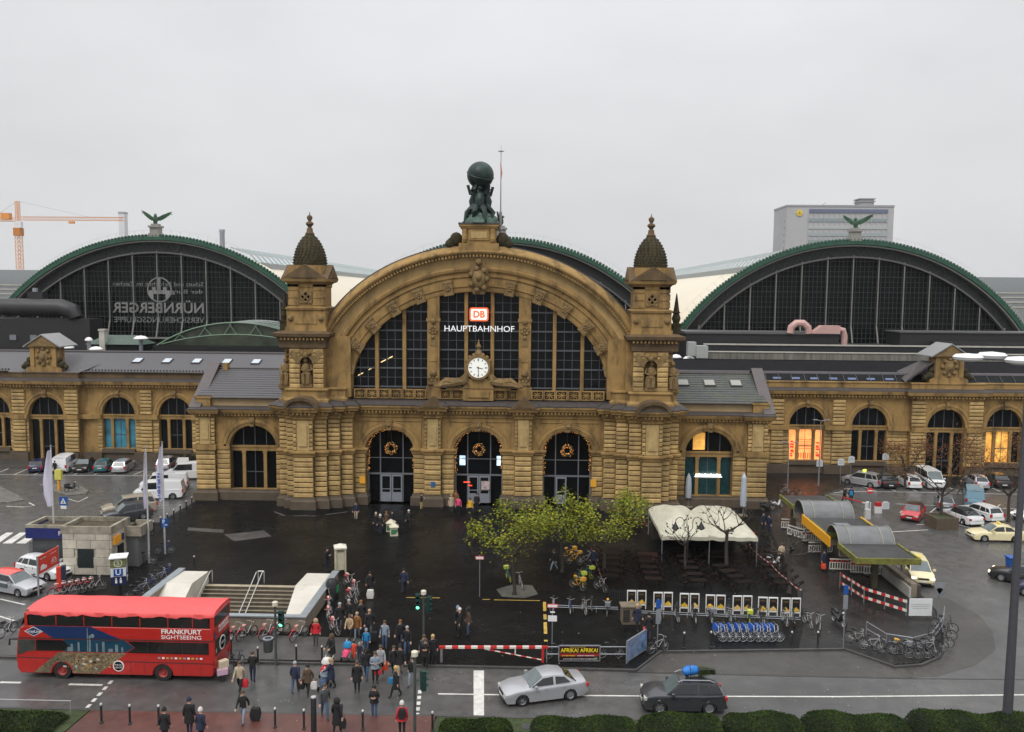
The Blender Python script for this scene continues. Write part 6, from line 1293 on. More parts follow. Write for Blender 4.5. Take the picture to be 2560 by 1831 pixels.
# double-deck tour bus
def bus():
 L, W, H = 11.4, 2.5, 4.02
 T = thing('tour_bus', 'red double-deck sightseeing bus with blue and skyline livery', 'bus', (-17.75, -38.72, 0), pi)
 M_br = mat('bus_red', (.42, .018, .014), .25, var=.1, coat=.5); M_bl = mat('bus_blue', (.008, .026, .1), .3, var=.1, coat=.5); M_cv = mat('bus_canvas', (.75, .09, .09), .55, var=.1, scale=1.2, bump=.25)
 M_bg = mat('bus_glass', (.012, .012, .013), .07, var=.3, spec=.6)
 hl, hw = L / 2, W / 2
 def side_prof():
  xf, xr, ra = hl - 2.62, -hl + 2.98, .58
  arc = lambda cx: [(cx - ra * cos(pi * i / 10), .32 + ra * 1.15 * sin(pi * i / 10)) for i in range(11)]
  return [(hl - .25, .32), (hl - .05, .6), (hl, 1.3), (hl - .12, 2.35), (hl - .3, 3.0), (hl - .62, 3.12), (-hl + .02, 3.12), (-hl, 1.2), (-hl + .1, .4), (-hl + .2, .32)] + arc(xr) + arc(xf), xf, xr
 pr, xf, xr = side_prof()
 b = MB(); b.prism(pr, 'y', -hw, hw); body = b.build('body', M_br, T)
 bv = body.modifiers.new('b', 'BEVEL'); bv.width = .07; bv.segments = 3; bv.limit_method = 'ANGLE'; bv.angle_limit = radians(50)
 y = hw
 def panel(name, pts, m, off=.012, side=1, par=None): return MB().prism(pts, 'y', side * (y + off), side * (y - .05)).build(name, m, par or T)
 for sd in (1, -1):
  panel('blue_livery', [(hl - 1.05, 3.1), (hl - 4.4, 3.1), (hl - 6.05, 2.42), (hl - 2.15, 2.42)], M_bl, .004, sd)
  panel('blue_livery', [(hl - 2.0, 1.62), (hl - 4.6, 1.62), (hl - 5.5, 1.3), (hl - 2.5, 1.3)], M_bl, .003, sd) if False else None
  pic = panel('town_picture', [(hl - 2.5, 1.6), (hl - 6.4, 1.6), (hl - 4.75, .38), (hl - 3.27, .38), (hl - 3.2, .75), (hl - 2.95, 1.02), (hl - 2.3, 1.02), (hl - 2.04, .75), (hl - 1.97, .38), (hl - 1.0, .38)], mat('town_print', (.2, .15, .085), .4, var=.9, scale=4.5, detail=2, stretch=(1.6, 1, 2.2), stain=.7, stain_col=(.03, .045, .035)), .003, sd)
  rr_ = random.Random(9 + sd); b = MB()
  for k in range(46):
   x = hl - rr_.uniform(2.9, 5.9); z = rr_.uniform(.6, 1.55); w_, h_ = rr_.uniform(.06, .2), rr_.uniform(.06, .16)
   if z < 1.6 - (hl - x - 4.75) * .7 * (1 if x < hl - 4.75 else 0): b.box(x, x + w_, min(sd * (y + .014), sd * (y + .018)), max(sd * (y + .014), sd * (y + .018)), z, z + h_, k % 3)
  b.build('printed_houses', [mat('print_ochre', (.4, .24, .09), .5), mat('print_white', (.5, .48, .42), .5), mat('print_brown', (.16, .08, .04), .5)], pic, kind='stuff')
  panel('lower_blue', [(hl - 2.2, 1.6), (hl - 2.35, 1.6), (hl - 3.0, 1.05), (hl - 2.3, .42), (hl - 1.4, .42)], mat('livery_navy', (.02, .03, .07), .4), .0025, sd) if False else None
  panel('driver_window', [(hl - .18, 2.3), (hl - 1.15, 2.3), (hl - 1.15, 1.66), (hl - .75, 1.64), (hl - .12, 1.38)], mat('driver_glass', (.05, .055, .05), .08, var=.4), .014, sd)
  panel('side_window', [(hl - 1.2, 2.3), (hl - 2.75, 2.3), (hl - 3.1, 1.98), (hl - 2.8, 1.68), (hl - 1.2, 1.66)], M_bg, .014, sd)
  panel('skyline_window', [(hl - 2.8, 2.34), (hl - 6.3, 2.34), (hl - 6.85, 1.95), (hl - 6.3, 1.64), (hl - 2.8, 1.64)], mat('skyline_print', (.012, .05, .085), .15, var=.35, scale=1.2), .008, sd)
  b = MB()
  for xx, w_, z0_, z1_ in ((4.15, .05, 1.66, 3.0), (4.25, .1, 1.66, 2.6), (3.2, .12, 1.66, 2.1), (3.6, .1, 1.66, 2.2), (4.65, .1, 1.66, 2.15), (5.0, .14, 1.66, 2.25), (5.75, .16, 1.66, 2.1), (6.1, .1, 1.66, 1.95), (3.0, .2, 1.66, 1.9), (5.35, .25, 1.66, 1.85)): b.box(hl - xx - w_, hl - xx, min(sd * (y + .01), sd * (y + .016)), max(sd * (y + .01), sd * (y + .016)), z0_, z1_)
  b.ball((hl - 4.45, sd * (y + .006), 2.58), .12, 8, 6, 0, (1, .06, 1)); b.build('skyline', mat('skyline_pale', (.16, .21, .22), .4, var=.4, scale=3), T, kind='stuff')
  panel('side_window', [(hl - 6.45, 2.3), (-hl + .3, 2.3), (-hl + .3, 1.62), (hl - 6.4, 1.64), (hl - 6.9, 1.95)], M_bg, .014, sd)
  panel('belt_strip', [(hl - .2, 2.42), (-hl + .05, 2.42), (-hl + .05, 2.36), (hl - .2, 2.36)], M_trim, .016, sd); panel('skirt_strip', [(hl - .1, 1.28), (hl - 2.0, 1.24), (hl - 2.0, 1.2), (hl - .1, 1.24)], M_trim, .012, sd); panel('skirt_strip', [(hl - 6.2, 1.14), (-hl + .05, 1.1), (-hl + .05, 1.06), (hl - 6.2, 1.1)], M_trim, .012, sd)
  for xx in (7.6, 8.6, 9.6, 10.5): MB().box(hl - xx - .02, hl - xx + .02, min(sd * y, sd * (y + .02)), max(sd * y, sd * (y + .02)), 1.64, 2.3).build('window_divider', M_trim, T)
  for xx in (2.4, 4.0, 5.6, 7.2, 8.8, 10.2): MB().box(hl - xx - .025, hl - xx + .025, min(sd * (y - .04), sd * (y + .01)), max(sd * (y - .04), sd * (y + .01)), 3.16, 3.72).build('window_divider', M_br, T)
  for xx in (1.2, 6.6, 7.4, 9.6, 10.6): MB().box(hl - xx - .008, hl - xx + .008, min(sd * y, sd * (y + .006)), max(sd * y, sd * (y + .006)), .42, 1.05).build('panel_seam', M_trim, T)
  panel('upper_window', [(hl - .75, 3.72), (-hl + .28, 3.72), (-hl + .28, 3.16), (hl - .75, 3.16)], M_bg, .0, sd)
  rot = (pi / 2, 0, pi if sd > 0 else 0); yy = sd * (y + .02)
  Wt = mat('bus_lettering', (.8, .78, .76), .4, var=0)
  text('FRANKFURT', .36, Wt, T, (-hl + 1.85, yy, 2.91), rot, ext=.004, bold=True, width=2.28); text('SIGHTSEEING', .32, Wt, T, (-hl + 1.85, yy, 2.59), rot, ext=.004, width=2.28)
  dm = panel('diamond_logo', [(hl - .55, 2.78), (hl - 1.08, 3.05), (hl - 1.62, 2.78), (hl - 1.08, 2.5)], Wt, .008, sd); panel('diamond_field', [(hl - .6, 2.78), (hl - 1.08, 3.02), (hl - 1.57, 2.78), (hl - 1.08, 2.53)], M_bl, .012, sd, dm)
  text('GrayLine', .24, Wt, dm, (hl - 1.08, yy, 2.78), rot, ext=.003, width=.86)
  b = MB(); b.lathe([(.001, 0), (.32, 0), (.32, -.02)], 24, (0, 0, 0), ax='y'); cb = b.build('round_logo', Wt, T, (hl - 5.9, sd * (y + .012), .86)); MB().lathe([(.001, 0), (.26, 0)], 24, ax='y').build('logo_field', M_bl, cb, (0, sd * .012, 0)); text('HOP-ON', .14, Wt, cb, (0, sd * .018, .06), rot, ext=.002, width=.42); text('HOP-OFF', .14, Wt, cb, (0, sd * .018, -.09), rot, ext=.002, width=.44)
  for k in range(11): MB().box(-.07, .07, min(sd * .0, sd * .015), max(sd * .0, sd * .015), -.05, .05).build('flag_icon', [Wt, mat('icon_gold', (.5, .33, .05), .5), mat('icon_grey', (.3, .3, .3), .5)][(k * 5) % 3], T, (-hl + .75 + k * .24, sd * (y + .006), 1.38))
  for x in (xf, xr):
   MB().lathe([(.001, 0), (.6, 0)], 18, ax='y').build('wheel_well', M_black, T, (x, sd * (y - .3), .5))
 for x in (hl - .7, -hl + .1):
  for sd in (-1, 1): MB().box(x - .12, x + .12, min(sd * (hw - .1), sd * hw), max(sd * (hw - .1), sd * hw), 3.1, 3.85).build('roof_post', M_br, T)
 b = MB(); b.add([(hl - .35, -hw, 3.1), (hl - .35, hw, 3.1), (hl - .72, hw, 3.9), (hl - .72, -hw, 3.9)], [(0, 1, 2, 3)]); b.build('front_screen', M_bg, T)
 b = MB(); rows = []
 nx = 40
 for i in range(nx + 1):
  x = hl - .68 - (L - .62) * i / nx; rw = []
  wav = .05 * sin(i * 1.15) + .025 * sin(i * 2.7)
  for yy, z in ((-hw - .03, 3.78 + wav), (-hw - .02, 3.95), (-hw * .85, 4.06), (-hw * .4, 4.12), (0, 4.14), (hw * .4, 4.12), (hw * .85, 4.06), (hw + .02, 3.95), (hw + .03, 3.74 + wav)): rw.append((x, yy, z + (.012 * sin(i * .9 + yy * 3) if abs(yy) < hw else 0)))
  rows.append(rw)
 b.strip(rows); b.build('canvas_roof', M_cv, T, smooth=True, sharp=60)
 MB().box(hl - .85, hl - .66, -hw, hw, 3.86, 4.02).build('front_hoop', mat('hoop_brown', (.14, .1, .07), .5), T)
 MB().box(-hl - .015, -hl + .05, -hw + .2, hw - .2, 3.16, 3.78).build('rear_upper_window', M_bg, T); MB().box(-hl - .012, -hl + .05, -hw, hw, 3.78, 4.0).build('rear_canvas_edge', M_cv, T); MB().box(-hl - .015, -hl + .05, -hw + .22, hw - .22, 1.45, 2.35).build('rear_window', M_bg, T)
 cb = MB().lathe([(.001, 0), (.42, 0), (.42, .02)], 24, ax='x').build('rear_logo', MATS['bus_lettering'], T, (-hl - .04, .1, 1.9)); MB().lathe([(.001, 0), (.34, 0)], 24, ax='x').build('logo_field', M_bl, cb, (-.012, 0, 0)); text('HOP', .22, MATS['bus_lettering'], cb, (-.02, 0, .0), (pi / 2, 0, -pi / 2), ext=.002, width=.5)
 text('FRANKFURT', .3, MATS['bus_lettering'], T, (-hl - .03, -.15, 2.95), (pi / 2, 0, -pi / 2), ext=.003, bold=True, width=1.5); text('SIGHTSEEING', .24, MATS['bus_lettering'], T, (-hl - .03, -.15, 2.72), (pi / 2, 0, -pi / 2), ext=.003, width=1.5)
 MB().prism([(.85, 2.62), (1.1, 2.85), (1.2, 2.62), (1.1, 2.4)], 'x', -hl - .02, -hl).build('rear_diamond', M_bl, T)
 for sd in (-1, 1): MB().box(-hl - .03, -hl + .03, sd * 1.08 - .09, sd * 1.08 + .09, .85, 1.3).build('tail_light', M_tail, T); MB().box(hl - .12, hl - .02, sd * .85 - .18, sd * .85 + .18, .65, .85).build('headlight', M_head, T); MB().tube([(hl - .1, sd * 1.2, 2.3), (hl + .25, sd * 1.35, 2.35), (hl + .28, sd * 1.35, 2.0)], .06, 6).build('mirror', M_trim, T)
 MB().box(-hl - .02, -hl + .02, .92, 1.0, 1.6, 1.85).build('rear_plate', mat('plate_green', (.4, .5, .25), .5), T)
 b = MB(); b.add([(hl + .01, -hw + .15, 1.35), (hl + .01, hw - .15, 1.35), (hl - .14, hw - .2, 2.35), (hl - .14, -hw + .2, 2.35)], [(0, 1, 2, 3)]); b.build('windscreen', M_bg, T)
 t = MB(); t.lathe([(.28, -.15), (.46, -.15), (.5, -.08), (.5, .1), (.28, .12)], 22, ax='y', cap=False); tm = t.mesh('tyre', M_tyre, True)
 d = MB(); d.lathe([(.001, .02), (.1, .06), (.13, -.02), (.2, -.02), (.29, .1), (.3, .0)], 18, ax='y'); dm = d.mesh('rim', mat('bus_rim_red', (.3, .04, .035), .5, var=.3), True)
 for x in (xf, xr):
  for sd in (-1, 1): w = link('wheel', tm, T, (x, sd * (hw - .16), .5)); w.rotation_euler = (0, 0, 0 if sd > 0 else pi); link('rim', dm, w)
 sm = MB(); sm.box(-.22, .22, -.2, .2, 0, .12); sm.box(-.26, -.14, -.2, .2, .1, .62); sm = sm.mesh('seat', mat('seat_fabric', (.16, .03, .025), .8))
 for k in range(11):
  for yy in (-.95, -.5, .5, .95): link('seat', sm, T, (hl - 1.6 - k * .85, yy, 3.2))
 return T
bus()
# subway stairs
M_white2 = mat('cream_panel', (.6, .57, .5), .5, var=.08, scale=1, stain=.3, stain_col=(.35, .31, .25))
M_concr = mat('stained_concrete2', (.24, .2, .15), .8, var=.3, scale=1.2, stain=.6, stain_col=(.1, .08, .06))
T = thing('subway_entrance', 'stone parapet and wide steps of the subway entrance behind the bus', 'stairs', (-14.9, -28.5, 0))
def SX(x): return x + 14.9
def SY(y): return y + 28.5
for nm, q in (('parapet', (-20.9, -8.85, -32.95, -32.6)), ('parapet', (-9.2, -8.85, -32.6, -24.0)), ('parapet', (-20.95, -20.6, -32.6, -24.0))):
 MB().box(SX(q[0]), SX(q[1]), SY(q[2]), SY(q[3]), -4, 1.05).build(nm, M_concr, T)
 e = .08; MB().box(SX(q[0]) - e, SX(q[1]) + e, SY(q[2]) - e, SY(q[3]) + (e if q[3] > -30 else 0), 1.05 + (.002 if q[3] > -30 else 0), 1.14 + (.002 if q[3] > -30 else 0)).build('coping', mat('zinc_coping', (.34, .38, .41), .35, metal=.4, var=.15), T)
for k in range(15):
 y = -24.5 - k * .36; z = .12 - k * .165
 b = MB(); b.box(SX(-18.7), SX(-11.1), SY(y - .42), SY(y), z - .35, z); st = b.build('step', mat('step_side', (.085, .07, .05), .8, var=.3, scale=2), T)
 MB().box(SX(-18.7), SX(-11.1), SY(y - .425), SY(y - .34 if k else y), z, z + .012).build('nosing', mat('step_nosing', (.34, .29, .2), .7, var=.2, scale=2), st)
MB().box(SX(-18.8), SX(-11.0), SY(-32.6), SY(-29.5), -4, -2.5).build('lower_landing', M_concr, T)
for nm, x0, x1 in (('side_slab', -11.15, -9.22), ('side_slab', -20.58, -18.65)):
 MB().prism([(SY(-24.2), .15), (SY(-24.2), 1.0), (SY(-27.2), 1.12), (SY(-32.55), -1.6), (SY(-32.55), -3.5)], 'x', SX(x0), SX(x1)).build(nm, M_white2, T)
for nm, xx in (('handrail', -14.9), ('handrail', -14.45), ('handrail', -18.4)):
 b = MB(); b.tube([(SX(xx), SY(-24.1), .1), (SX(xx), SY(-24.1), 1.05), (SX(xx), SY(-24.5), 1.1), (SX(xx), SY(-32), -2.3)], .035, 6)
 if xx == -14.9: b.tube([(SX(-14.9), SY(-24.1), 1.05), (SX(-14.45), SY(-24.1), 1.05)], .035, 6)
 b.build(nm, mat('bright_rail', (.6, .6, .58), .3, metal=.6, var=.05), T)
# stone kiosk
T = thing('stone_kiosk', 'weathered pale stone kiosk with dark window and blue fascia', 'kiosk', (-28.6, -21.4, KZ)); T.scale = (1, .55, 1)
M_ks = mat('kiosk_stone', (.5, .46, .38), .8, var=.2, scale=1.5, rnd=.12, stain=.6, stain_col=(.13, .11, .085), bump=.3)
MB().box(-1.75, 1.75, -2.9, 2.2, 0, 3.3).build('core_wall', M_ks, T)
rows_ = 5
for r_ in range(rows_):
 z0_, z1_ = .05 + r_ * .68, .05 + (r_ + 1) * .68 - .03; xs = [-1.85, -.75, .35, 1.85] if r_ % 2 else [-1.85, -.95, .75, 1.85]
 for a_, c_ in zip(xs, xs[1:]):
  if r_ in (1, 2) and a_ > -1.2 and c_ < 1.0: continue
  o = link('stone_slab', block_mesh(c_ - a_ - .03, .3, z1_ - z0_, M_ks, .02), T, ((a_ + c_) / 2, -3.05, (z0_ + z1_) / 2))
 for a_, c_ in ((-3.0, -1.4), (-1.4, .3), (.3, 2.2)):
  if r_ in (0, 1, 2) and a_ > -2 and c_ < 1: continue
  o = link('stone_slab', block_mesh(c_ - a_ - .03, .3, z1_ - z0_, M_ks, .02), T, (1.98, (a_ + c_) / 2, (z0_ + z1_) / 2), rz=pi / 2)
b = MB()
for k in range(6): pass
for x0, x1, y0, y1 in ((-1.95, 2.05, -3.12, -2.85), (-1.95, 2.05, 2.0, 2.25), (-1.95, -1.7, -2.85, 2.0), (1.8, 2.05, -2.85, 2.0)): MB().box(x0, x1, y0, y1, 3.3, 3.85).build('parapet', mat('mossy_stone', (.3, .27, .21), .85, var=.3, scale=2, stain=.8, stain_col=(.05, .05, .03)), T)
MB().box(-1.7, 1.8, -2.85, 2.0, 3.3, 3.5).build('roof_soil', mat('roof_leaves', (.07, .055, .03), .9, var=.7, scale=4, bump=1), T)
MB().box(-.68, .55, -3.09, -2.95, .6, 2.05).build('shuttered_window', mat('dark_shutter', (.012, .022, .022), .4, var=.3), T); MB().box(2.0, 2.06, -1.3, .2, .4, 2.1).build('side_door', M_black, T)
MB().box(1.98, 2.14, -2.6, -.7, 2.35, 2.95).build('orange_sign', mat('orange_sign', (.8, .36, .03), .5, var=.05), T); MB().box(1.98, 2.14, -.55, .1, 2.4, 2.9).build('blue_sign', mat('navy_sign', (.02, .03, .12), .5), T)
MB().box(2.0, 2.95, 1.2, 4.2, 0, 2.5).build('grey_wall', mat('grey_render', (.13, .13, .135), .6, var=.1), T)
for x0, x1, y0, y1 in ((1.95, 3.3, .8, 1.1), (1.95, 3.3, 4.3, 4.55), (3.05, 3.3, 1.1, 4.3)): MB().box(x0, x1, y0, y1, 2.5, 3.3).build('parapet', MATS['mossy_stone'], T)
MB().box(2.1, 3.05, 1.1, 4.3, 2.5, 2.7).build('roof_soil', MATS['roof_leaves'], T)
MB().box(-5.3, -1.75, 0.2, 4.4, 0, 2.6).build('shop_wall', mat('shop_dark', (.05, .055, .06), .5, var=.3), T); MB().box(-5.7, -1.76, -.2, .15, 2.35, 3.2).build('blue_fascia', mat('fascia_blue', (.012, .02, .12), .4, var=.1), T); MB().box(-5.7, -5.35, .15, 4.5, 2.35, 3.2).build('blue_fascia', MATS['fascia_blue'], T)
text('F', .5, M_white, T, (-2.95, -.23, 2.78), ext=.005); MB().box(-2.4, -1.95, -.24, -.2, 2.5, 3.05).build('yellow_panel', MATS['orange_sign'], T)
for x0, x1, y0, y1 in ((-5.7, -1.75, -.2, .1), (-5.7, -1.75, 4.3, 4.6), (-5.7, -5.45, .1, 4.3)): MB().box(x0, x1, y0, y1, 3.205, 3.45).build('roof_kerb', MATS['mossy_stone'], T)
MB().box(-5.45, 2.0, 2.3, 4.3, 2.6, 3.1).build('rear_roof', MATS['roof_leaves'], T)
p = gp(105, 1400, KZ); T = thing('railing_enclosure', 'grey mesh enclosure left of the stone kiosk', 'enclosure', (p.x, p.y, KZ))
b = MB(); [b.tube([(x, 0, 0), (x, 0, 1.5)], .03, 5) for x in (-1, 0, 1, 2, 3)]; [b.tube([(-1, 0, z), (3, 0, z)], .025, 5) for z in (.1, .8, 1.5)]; b.build('frame', M_grey, T); MB().box(-.95, .6, .02, .04, .1, 1.5).build('mesh_panel', mat('mesh_grey', (.15, .155, .16), .6), T); MB().box(.6, 1.6, .1, 1.2, 0, 1.4).build('cabinet', mat('cabinet_grey', (.25, .26, .26), .6), T)
# S-Bahn / U-Bahn cube column
p = gp(300, 1492, KZ); T = thing('transit_sign_column', 'stacked cube column with green S, blue U and toilet signs', 'sign', (p.x, p.y, KZ), .35)
MB().tube([(0, 0, 0), (0, 0, 1.2)], .09, 8).build('post', M_trim, T); w = .5
for nm, z0_, m_, t_, tm in (('icon_cube', 1.0, mat('icon_navy', (.015, .022, .07), .4), None, None), ('underground_cube', 1.62, mat('sign_white2', (.65, .67, .68), .4, var=.05), 'U', mat('sign_blue', (.01, .07, .3), .4)), ('rail_cube', 2.3, mat('sign_olive', (.16, .17, .07), .4), 'S', M_white)):
 c_ = MB().box(-w, w, -w, w, z0_, z0_ + .64).build(nm, m_, T)
 for a_ in range(4):
  rz_ = a_ * pi / 2; nx, ny = sin(rz_), -cos(rz_)
  if t_ == 'U':
   q = MB().box(-.3, .3, -.01, .01, -.26, .26).build('sign_face', tm, c_, (nx * (w + .012), ny * (w + .012), z0_ + .32)); q.rotation_euler = (0, 0, rz_); text('U', .55, M_white, c_, (nx * (w + .03), ny * (w + .03), z0_ + .32), (pi / 2, 0, rz_), ext=.004, bold=True)
  elif t_ == 'S':
   q = MB().lathe([(.22, 0), (.29, 0)], 22, ax='y', cap=False).build('ring', mat('s_pale', (.5, .52, .4), .5), c_, (nx * (w + .012), ny * (w + .012), z0_ + .32)); q.rotation_euler = (0, 0, rz_); text('S', .46, MATS['s_pale'], c_, (nx * (w + .015), ny * (w + .015), z0_ + .32), (pi / 2, 0, rz_), ext=.004, bold=True)
  else:
   q = MB()
   for x in (-.15, .15): q.box(x - .07, x + .07, -.005, .005, -.16, .1); q.ball((x, 0, .17), .055, 6, 5)
   q = q.build('figures', M_white, c_, (nx * (w + .012), ny * (w + .012), z0_ + .32)); q.rotation_euler = (0, 0, rz_)
MB().box(-w - .1, w + .1, -w - .1, w + .1, 2.95, 3.02).build('cap', M_white, T); MB().ball((0, 0, 3.08), .09, 8, 6).build('camera_dome', M_white, T)
# flags
def flag(base, topy, lab, bw, fold, seedtext=None, ztop=9.4):
 p = gp(*base, KZ); T = thing('flag', lab, 'flag', (p.x, p.y, KZ), 0, 'banner flags by the kiosk')
 MB().lathe([(.085, 0), (.07, 4), (.045, ztop)], 8).build('pole', mat('flagpole_white', (.5, .5, .5), .4, var=.05), T); MB().ball((0, 0, ztop + .05), .08, 8, 6).build('finial', M_grey, T)
 b = MB(); rows = []
 for i in range(15):
  t = i / 14; z = ztop - .25 - t * 4.6; ww = bw * min(1, .25 + 1.4 * t) * (1 - .35 * max(0, t - .8) / .2)
  rows.append([(-.06 - ww * s_, .12 * sin(s_ * fold + t * 3), z - .12 * s_) for s_ in (0, .2, .4, .6, .8, 1)])
 b.strip(rows); b.build('banner', mat('banner_lilac', (.58, .57, .68), .7, var=.06), T, smooth=True, sharp=70)
 return T
flag((138, 1402), 1120, 'leftmost lilac banner flag standing beside the stone kiosk', .72, 5); flag((373, 1408), 1118, 'slim furled banner flag at the right corner of the kiosk', .3, 7)
F3 = flag((413, 1385), 1100, 'lilac banner flag with blue lettering above the parking sign', .5, 4); scribble(2.2, .34, mat('banner_blue', (.04, .1, .4), .6), F3, (-.3, -.17, 5.8), (pi / 2, -pi / 2, 0), 8)
p, q = gp(97, 1490, KZ), gp(143, 1462, KZ); T = thing('rental_board', 'red car and bike rental board on two posts', 'sign', (p.x, p.y, KZ), atan2(q.y - p.y, q.x - p.x)); Lb = 2.6
for x in (0, Lb): MB().box(x - .05, x + .05, -.05, .05, 0, 2.9).build('post', M_steel, T)
MB().box(.05, Lb - .05, -.04, .04, 1.55, 2.85).build('board', mat('board_red', (.62, .05, .03), .45, var=.04), T); MB().box(.05, Lb - .05, -.045, .045, 1.4, 1.55).build('board_strip', M_white, T)
b = MB(); b.prism([(.25, 1.75), (1.0, 1.75), (1.05, 1.95), (.85, 2.0), (.7, 2.12), (.45, 2.12), (.3, 1.98)], 'y', -.06, -.04); b.build('car_icon', M_white, T)
b = MB(); b.lathe([(.13, 0), (.16, 0)], 14, (1.75, -.06, 1.95), ax='y', cap=False); b.lathe([(.13, 0), (.16, 0)], 14, (2.15, -.06, 1.95), ax='y', cap=False); b.tube([(1.75, -.06, 1.95), (1.85, -.06, 2.2), (2.1, -.06, 2.2), (2.15, -.06, 1.95)], .02, 4); b.build('bike_icon', M_white, T); [scribble(.8, .09, M_white, T, (x, -.05, 2.6), seed=int(x * 9)) for x in (.65, 1.9)]
p = gp(155, 1480, KZ); T = thing('rental_terminal', 'red and dark pillar terminal next to the rental board', 'terminal', (p.x, p.y, KZ), .4); MB().box(-.3, .0, -.2, .2, 0, 1.9).build('red_half', MATS['board_red'], T); MB().box(0.003, .3, -.2, .2, 0, 1.95).build('dark_half', mat('terminal_navy', (.02, .025, .05), .4), T)
# posts and signs
def sign_post(name, lab, base, h, plates, r=.035, rz=0, z=KZ, col_=None):
 p = gp(*base, z); T = thing(name, lab, 'sign', (p.x, p.y, z), rz); MB().tube([(0, 0, 0), (0, 0, h)], r, 6).build('post', col_ or M_grey, T)
 for (zc_, w_, h_, m_, shape, txt) in plates:
  if shape == 'box': pl = MB().box(-w_ / 2, w_ / 2, -.07, -.04, zc_ - h_ / 2, zc_ + h_ / 2).build('plate', m_, T)
  elif shape == 'round': pl = MB().lathe([(.001, 0), (w_ / 2, 0), (w_ / 2, .03)], 20, (0, -.07, zc_), ax='y').build('plate', m_, T)
  elif shape == 'tri': pl = MB().prism([(-w_ / 2, zc_ + h_ / 2), (w_ / 2, zc_ + h_ / 2), (0, zc_ - h_ / 2)], 'y', -.07, -.04).build('plate', m_, T)
  if txt == 'P': text('P', h_ * .6, M_white, pl, (-.1, -.08, zc_ + .1), ext=.003, bold=True); MB().box(.02, .22, -.085, -.07, zc_ - .2, zc_ - .12).build('arrow', M_white, pl)
  elif txt == 'cross': MB().prism([(-w_ * .36, zc_ - h_ * .3), (w_ * .36, zc_ - h_ * .3), (0, zc_ + h_ * .36)], 'y', -.085, -.07).build('triangle', M_white, pl); b = MB(); b.tube([(-.05, -.1, zc_ - .15), (0, -.1, zc_), (.06, -.1, zc_ - .15)], .025, 4); b.ball((0, -.1, zc_ + .08), .04, 6, 4); b.build('walker', M_trim, pl)
  elif txt == 'noentry': MB().box(-w_ * .36, w_ * .36, -.085, -.07, zc_ - .06, zc_ + .06).build('bar', M_white, pl)
  elif txt == 'lines': b = MB(); [b.box(-w_ * .36, w_ * .36, -.082, -.07, zc_ + h_ * f - .012, zc_ + h_ * f + .012) for f in (-.2, .05, .28)]; b.build('print', mat('print_grey', (.2, .2, .22), .6), pl, kind='stuff')
  elif txt == 'redrim': MB().box(-w_ / 2 + .04, w_ / 2 - .04, -.08, -.07, zc_ - h_ / 2 + .04, zc_ + h_ / 2 - .04).build('field', M_white, pl)
 return T
M_sb = mat('sign_blue2', (.012, .08, .32), .4, var=.05); M_sr = mat('sign_red', (.6, .03, .03), .4, var=.05)
sign_post('parking_sign', 'blue parking sign on the post beside the blue bicycle', (415, 1385), 3.0, [(2.65, .62, .75, M_sb, 'box', 'P')])
sign_post('crossing_sign', 'blue pedestrian crossing sign behind the stone kiosk', (163, 1352), 3.9, [(3.55, .72, .75, M_sb, 'box', 'cross'), (3.0, .5, .28, M_white, 'box', None)])
sign_post('info_post', 'thin post with small red-rimmed plate on the empty plaza', (1199, 1492), 3.1, [(2.9, .62, .26, M_sr, 'box', 'redrim')]); sign_post('info_post', 'thin post with two plates beside the yellow line', (1380, 1622), 3.1, [(2.75, .66, .24, M_sr, 'box', 'redrim'), (2.35, .3, .08, M_white, 'box', None), (1.95, .55, .36, M_white, 'box', None)])
for base, h, lab in (((1643, 1628), 3.3, 'blue and grey post sign among the bikes by the white frames'), ((2108, 1622), 4.1, 'blue and grey post sign by the parked dark scooter')): sign_post('info_post', lab, base, h, [(h - .3, .3, .55, M_sb, 'box', None), (h - 1.1, .28, .9, M_steel, 'box', None)], .04)
sign_post('stop_sign_back', 'grey triangle and round signs seen from behind at the corner', (2343, 1572), 2.9, [(2.75, .95, .8, M_steel, 'tri', None), (2.5, .6, .6, M_grey, 'round', None)], .05)
sign_post('no_entry_sign', 'red no entry sign at the right car park entrance', (2172, 1290), 2.9, [(2.6, .62, .62, M_sr, 'round', 'noentry')], .05, z=0)
for i, (base, h, lab) in enumerate((((2100, 1212), 3.0, 'white taxi rank board left of the silver people carrier'), ((2047, 1206), 2.6, 'white timetable board beside the double lamp'), ((2126, 1200), 2.8, 'white timetable board before the lit shop pier'), ((2211, 1196), 3.0, 'white timetable board behind the black saloon'), ((2212, 1290), 1.4, 'small white notice board in front of the car park barrier'))): sign_post('notice_board', lab, base, h, [(h - .35, .75, .7, mat('board_pale', (.55, .58, .6), .5, var=.1), 'box', 'lines'), (h + .05, .45, .08, M_white, 'box', None)], .035, z=KZ if i < 4 else 0)
def lamp_post(lab, base, h, z=KZ):
 p = gp(*base, z); T = thing('street_lamp', lab, 'street lamp', (p.x, p.y, z), 0, 'double-headed street lamps'); MB().lathe([(.09, 0), (.06, h * .6), (.045, h)], 8).build('post', M_steel, T)
 for s in (-1, 1): MB().tube([(0, 0, h), (s * .5, -.1, h + .15)], .03, 5).build('arm', M_steel, T); MB().cbox((s * .7, -.12, h + .17), (.5, .22, .09)).build('lamp_head', M_steel, T)
lamp_post('double-headed street lamp in front of the lit shop', (2046, 1215), 7.6); lamp_post('double-headed street lamp near the right pavilion corner', (1968, 1232), 5.6)
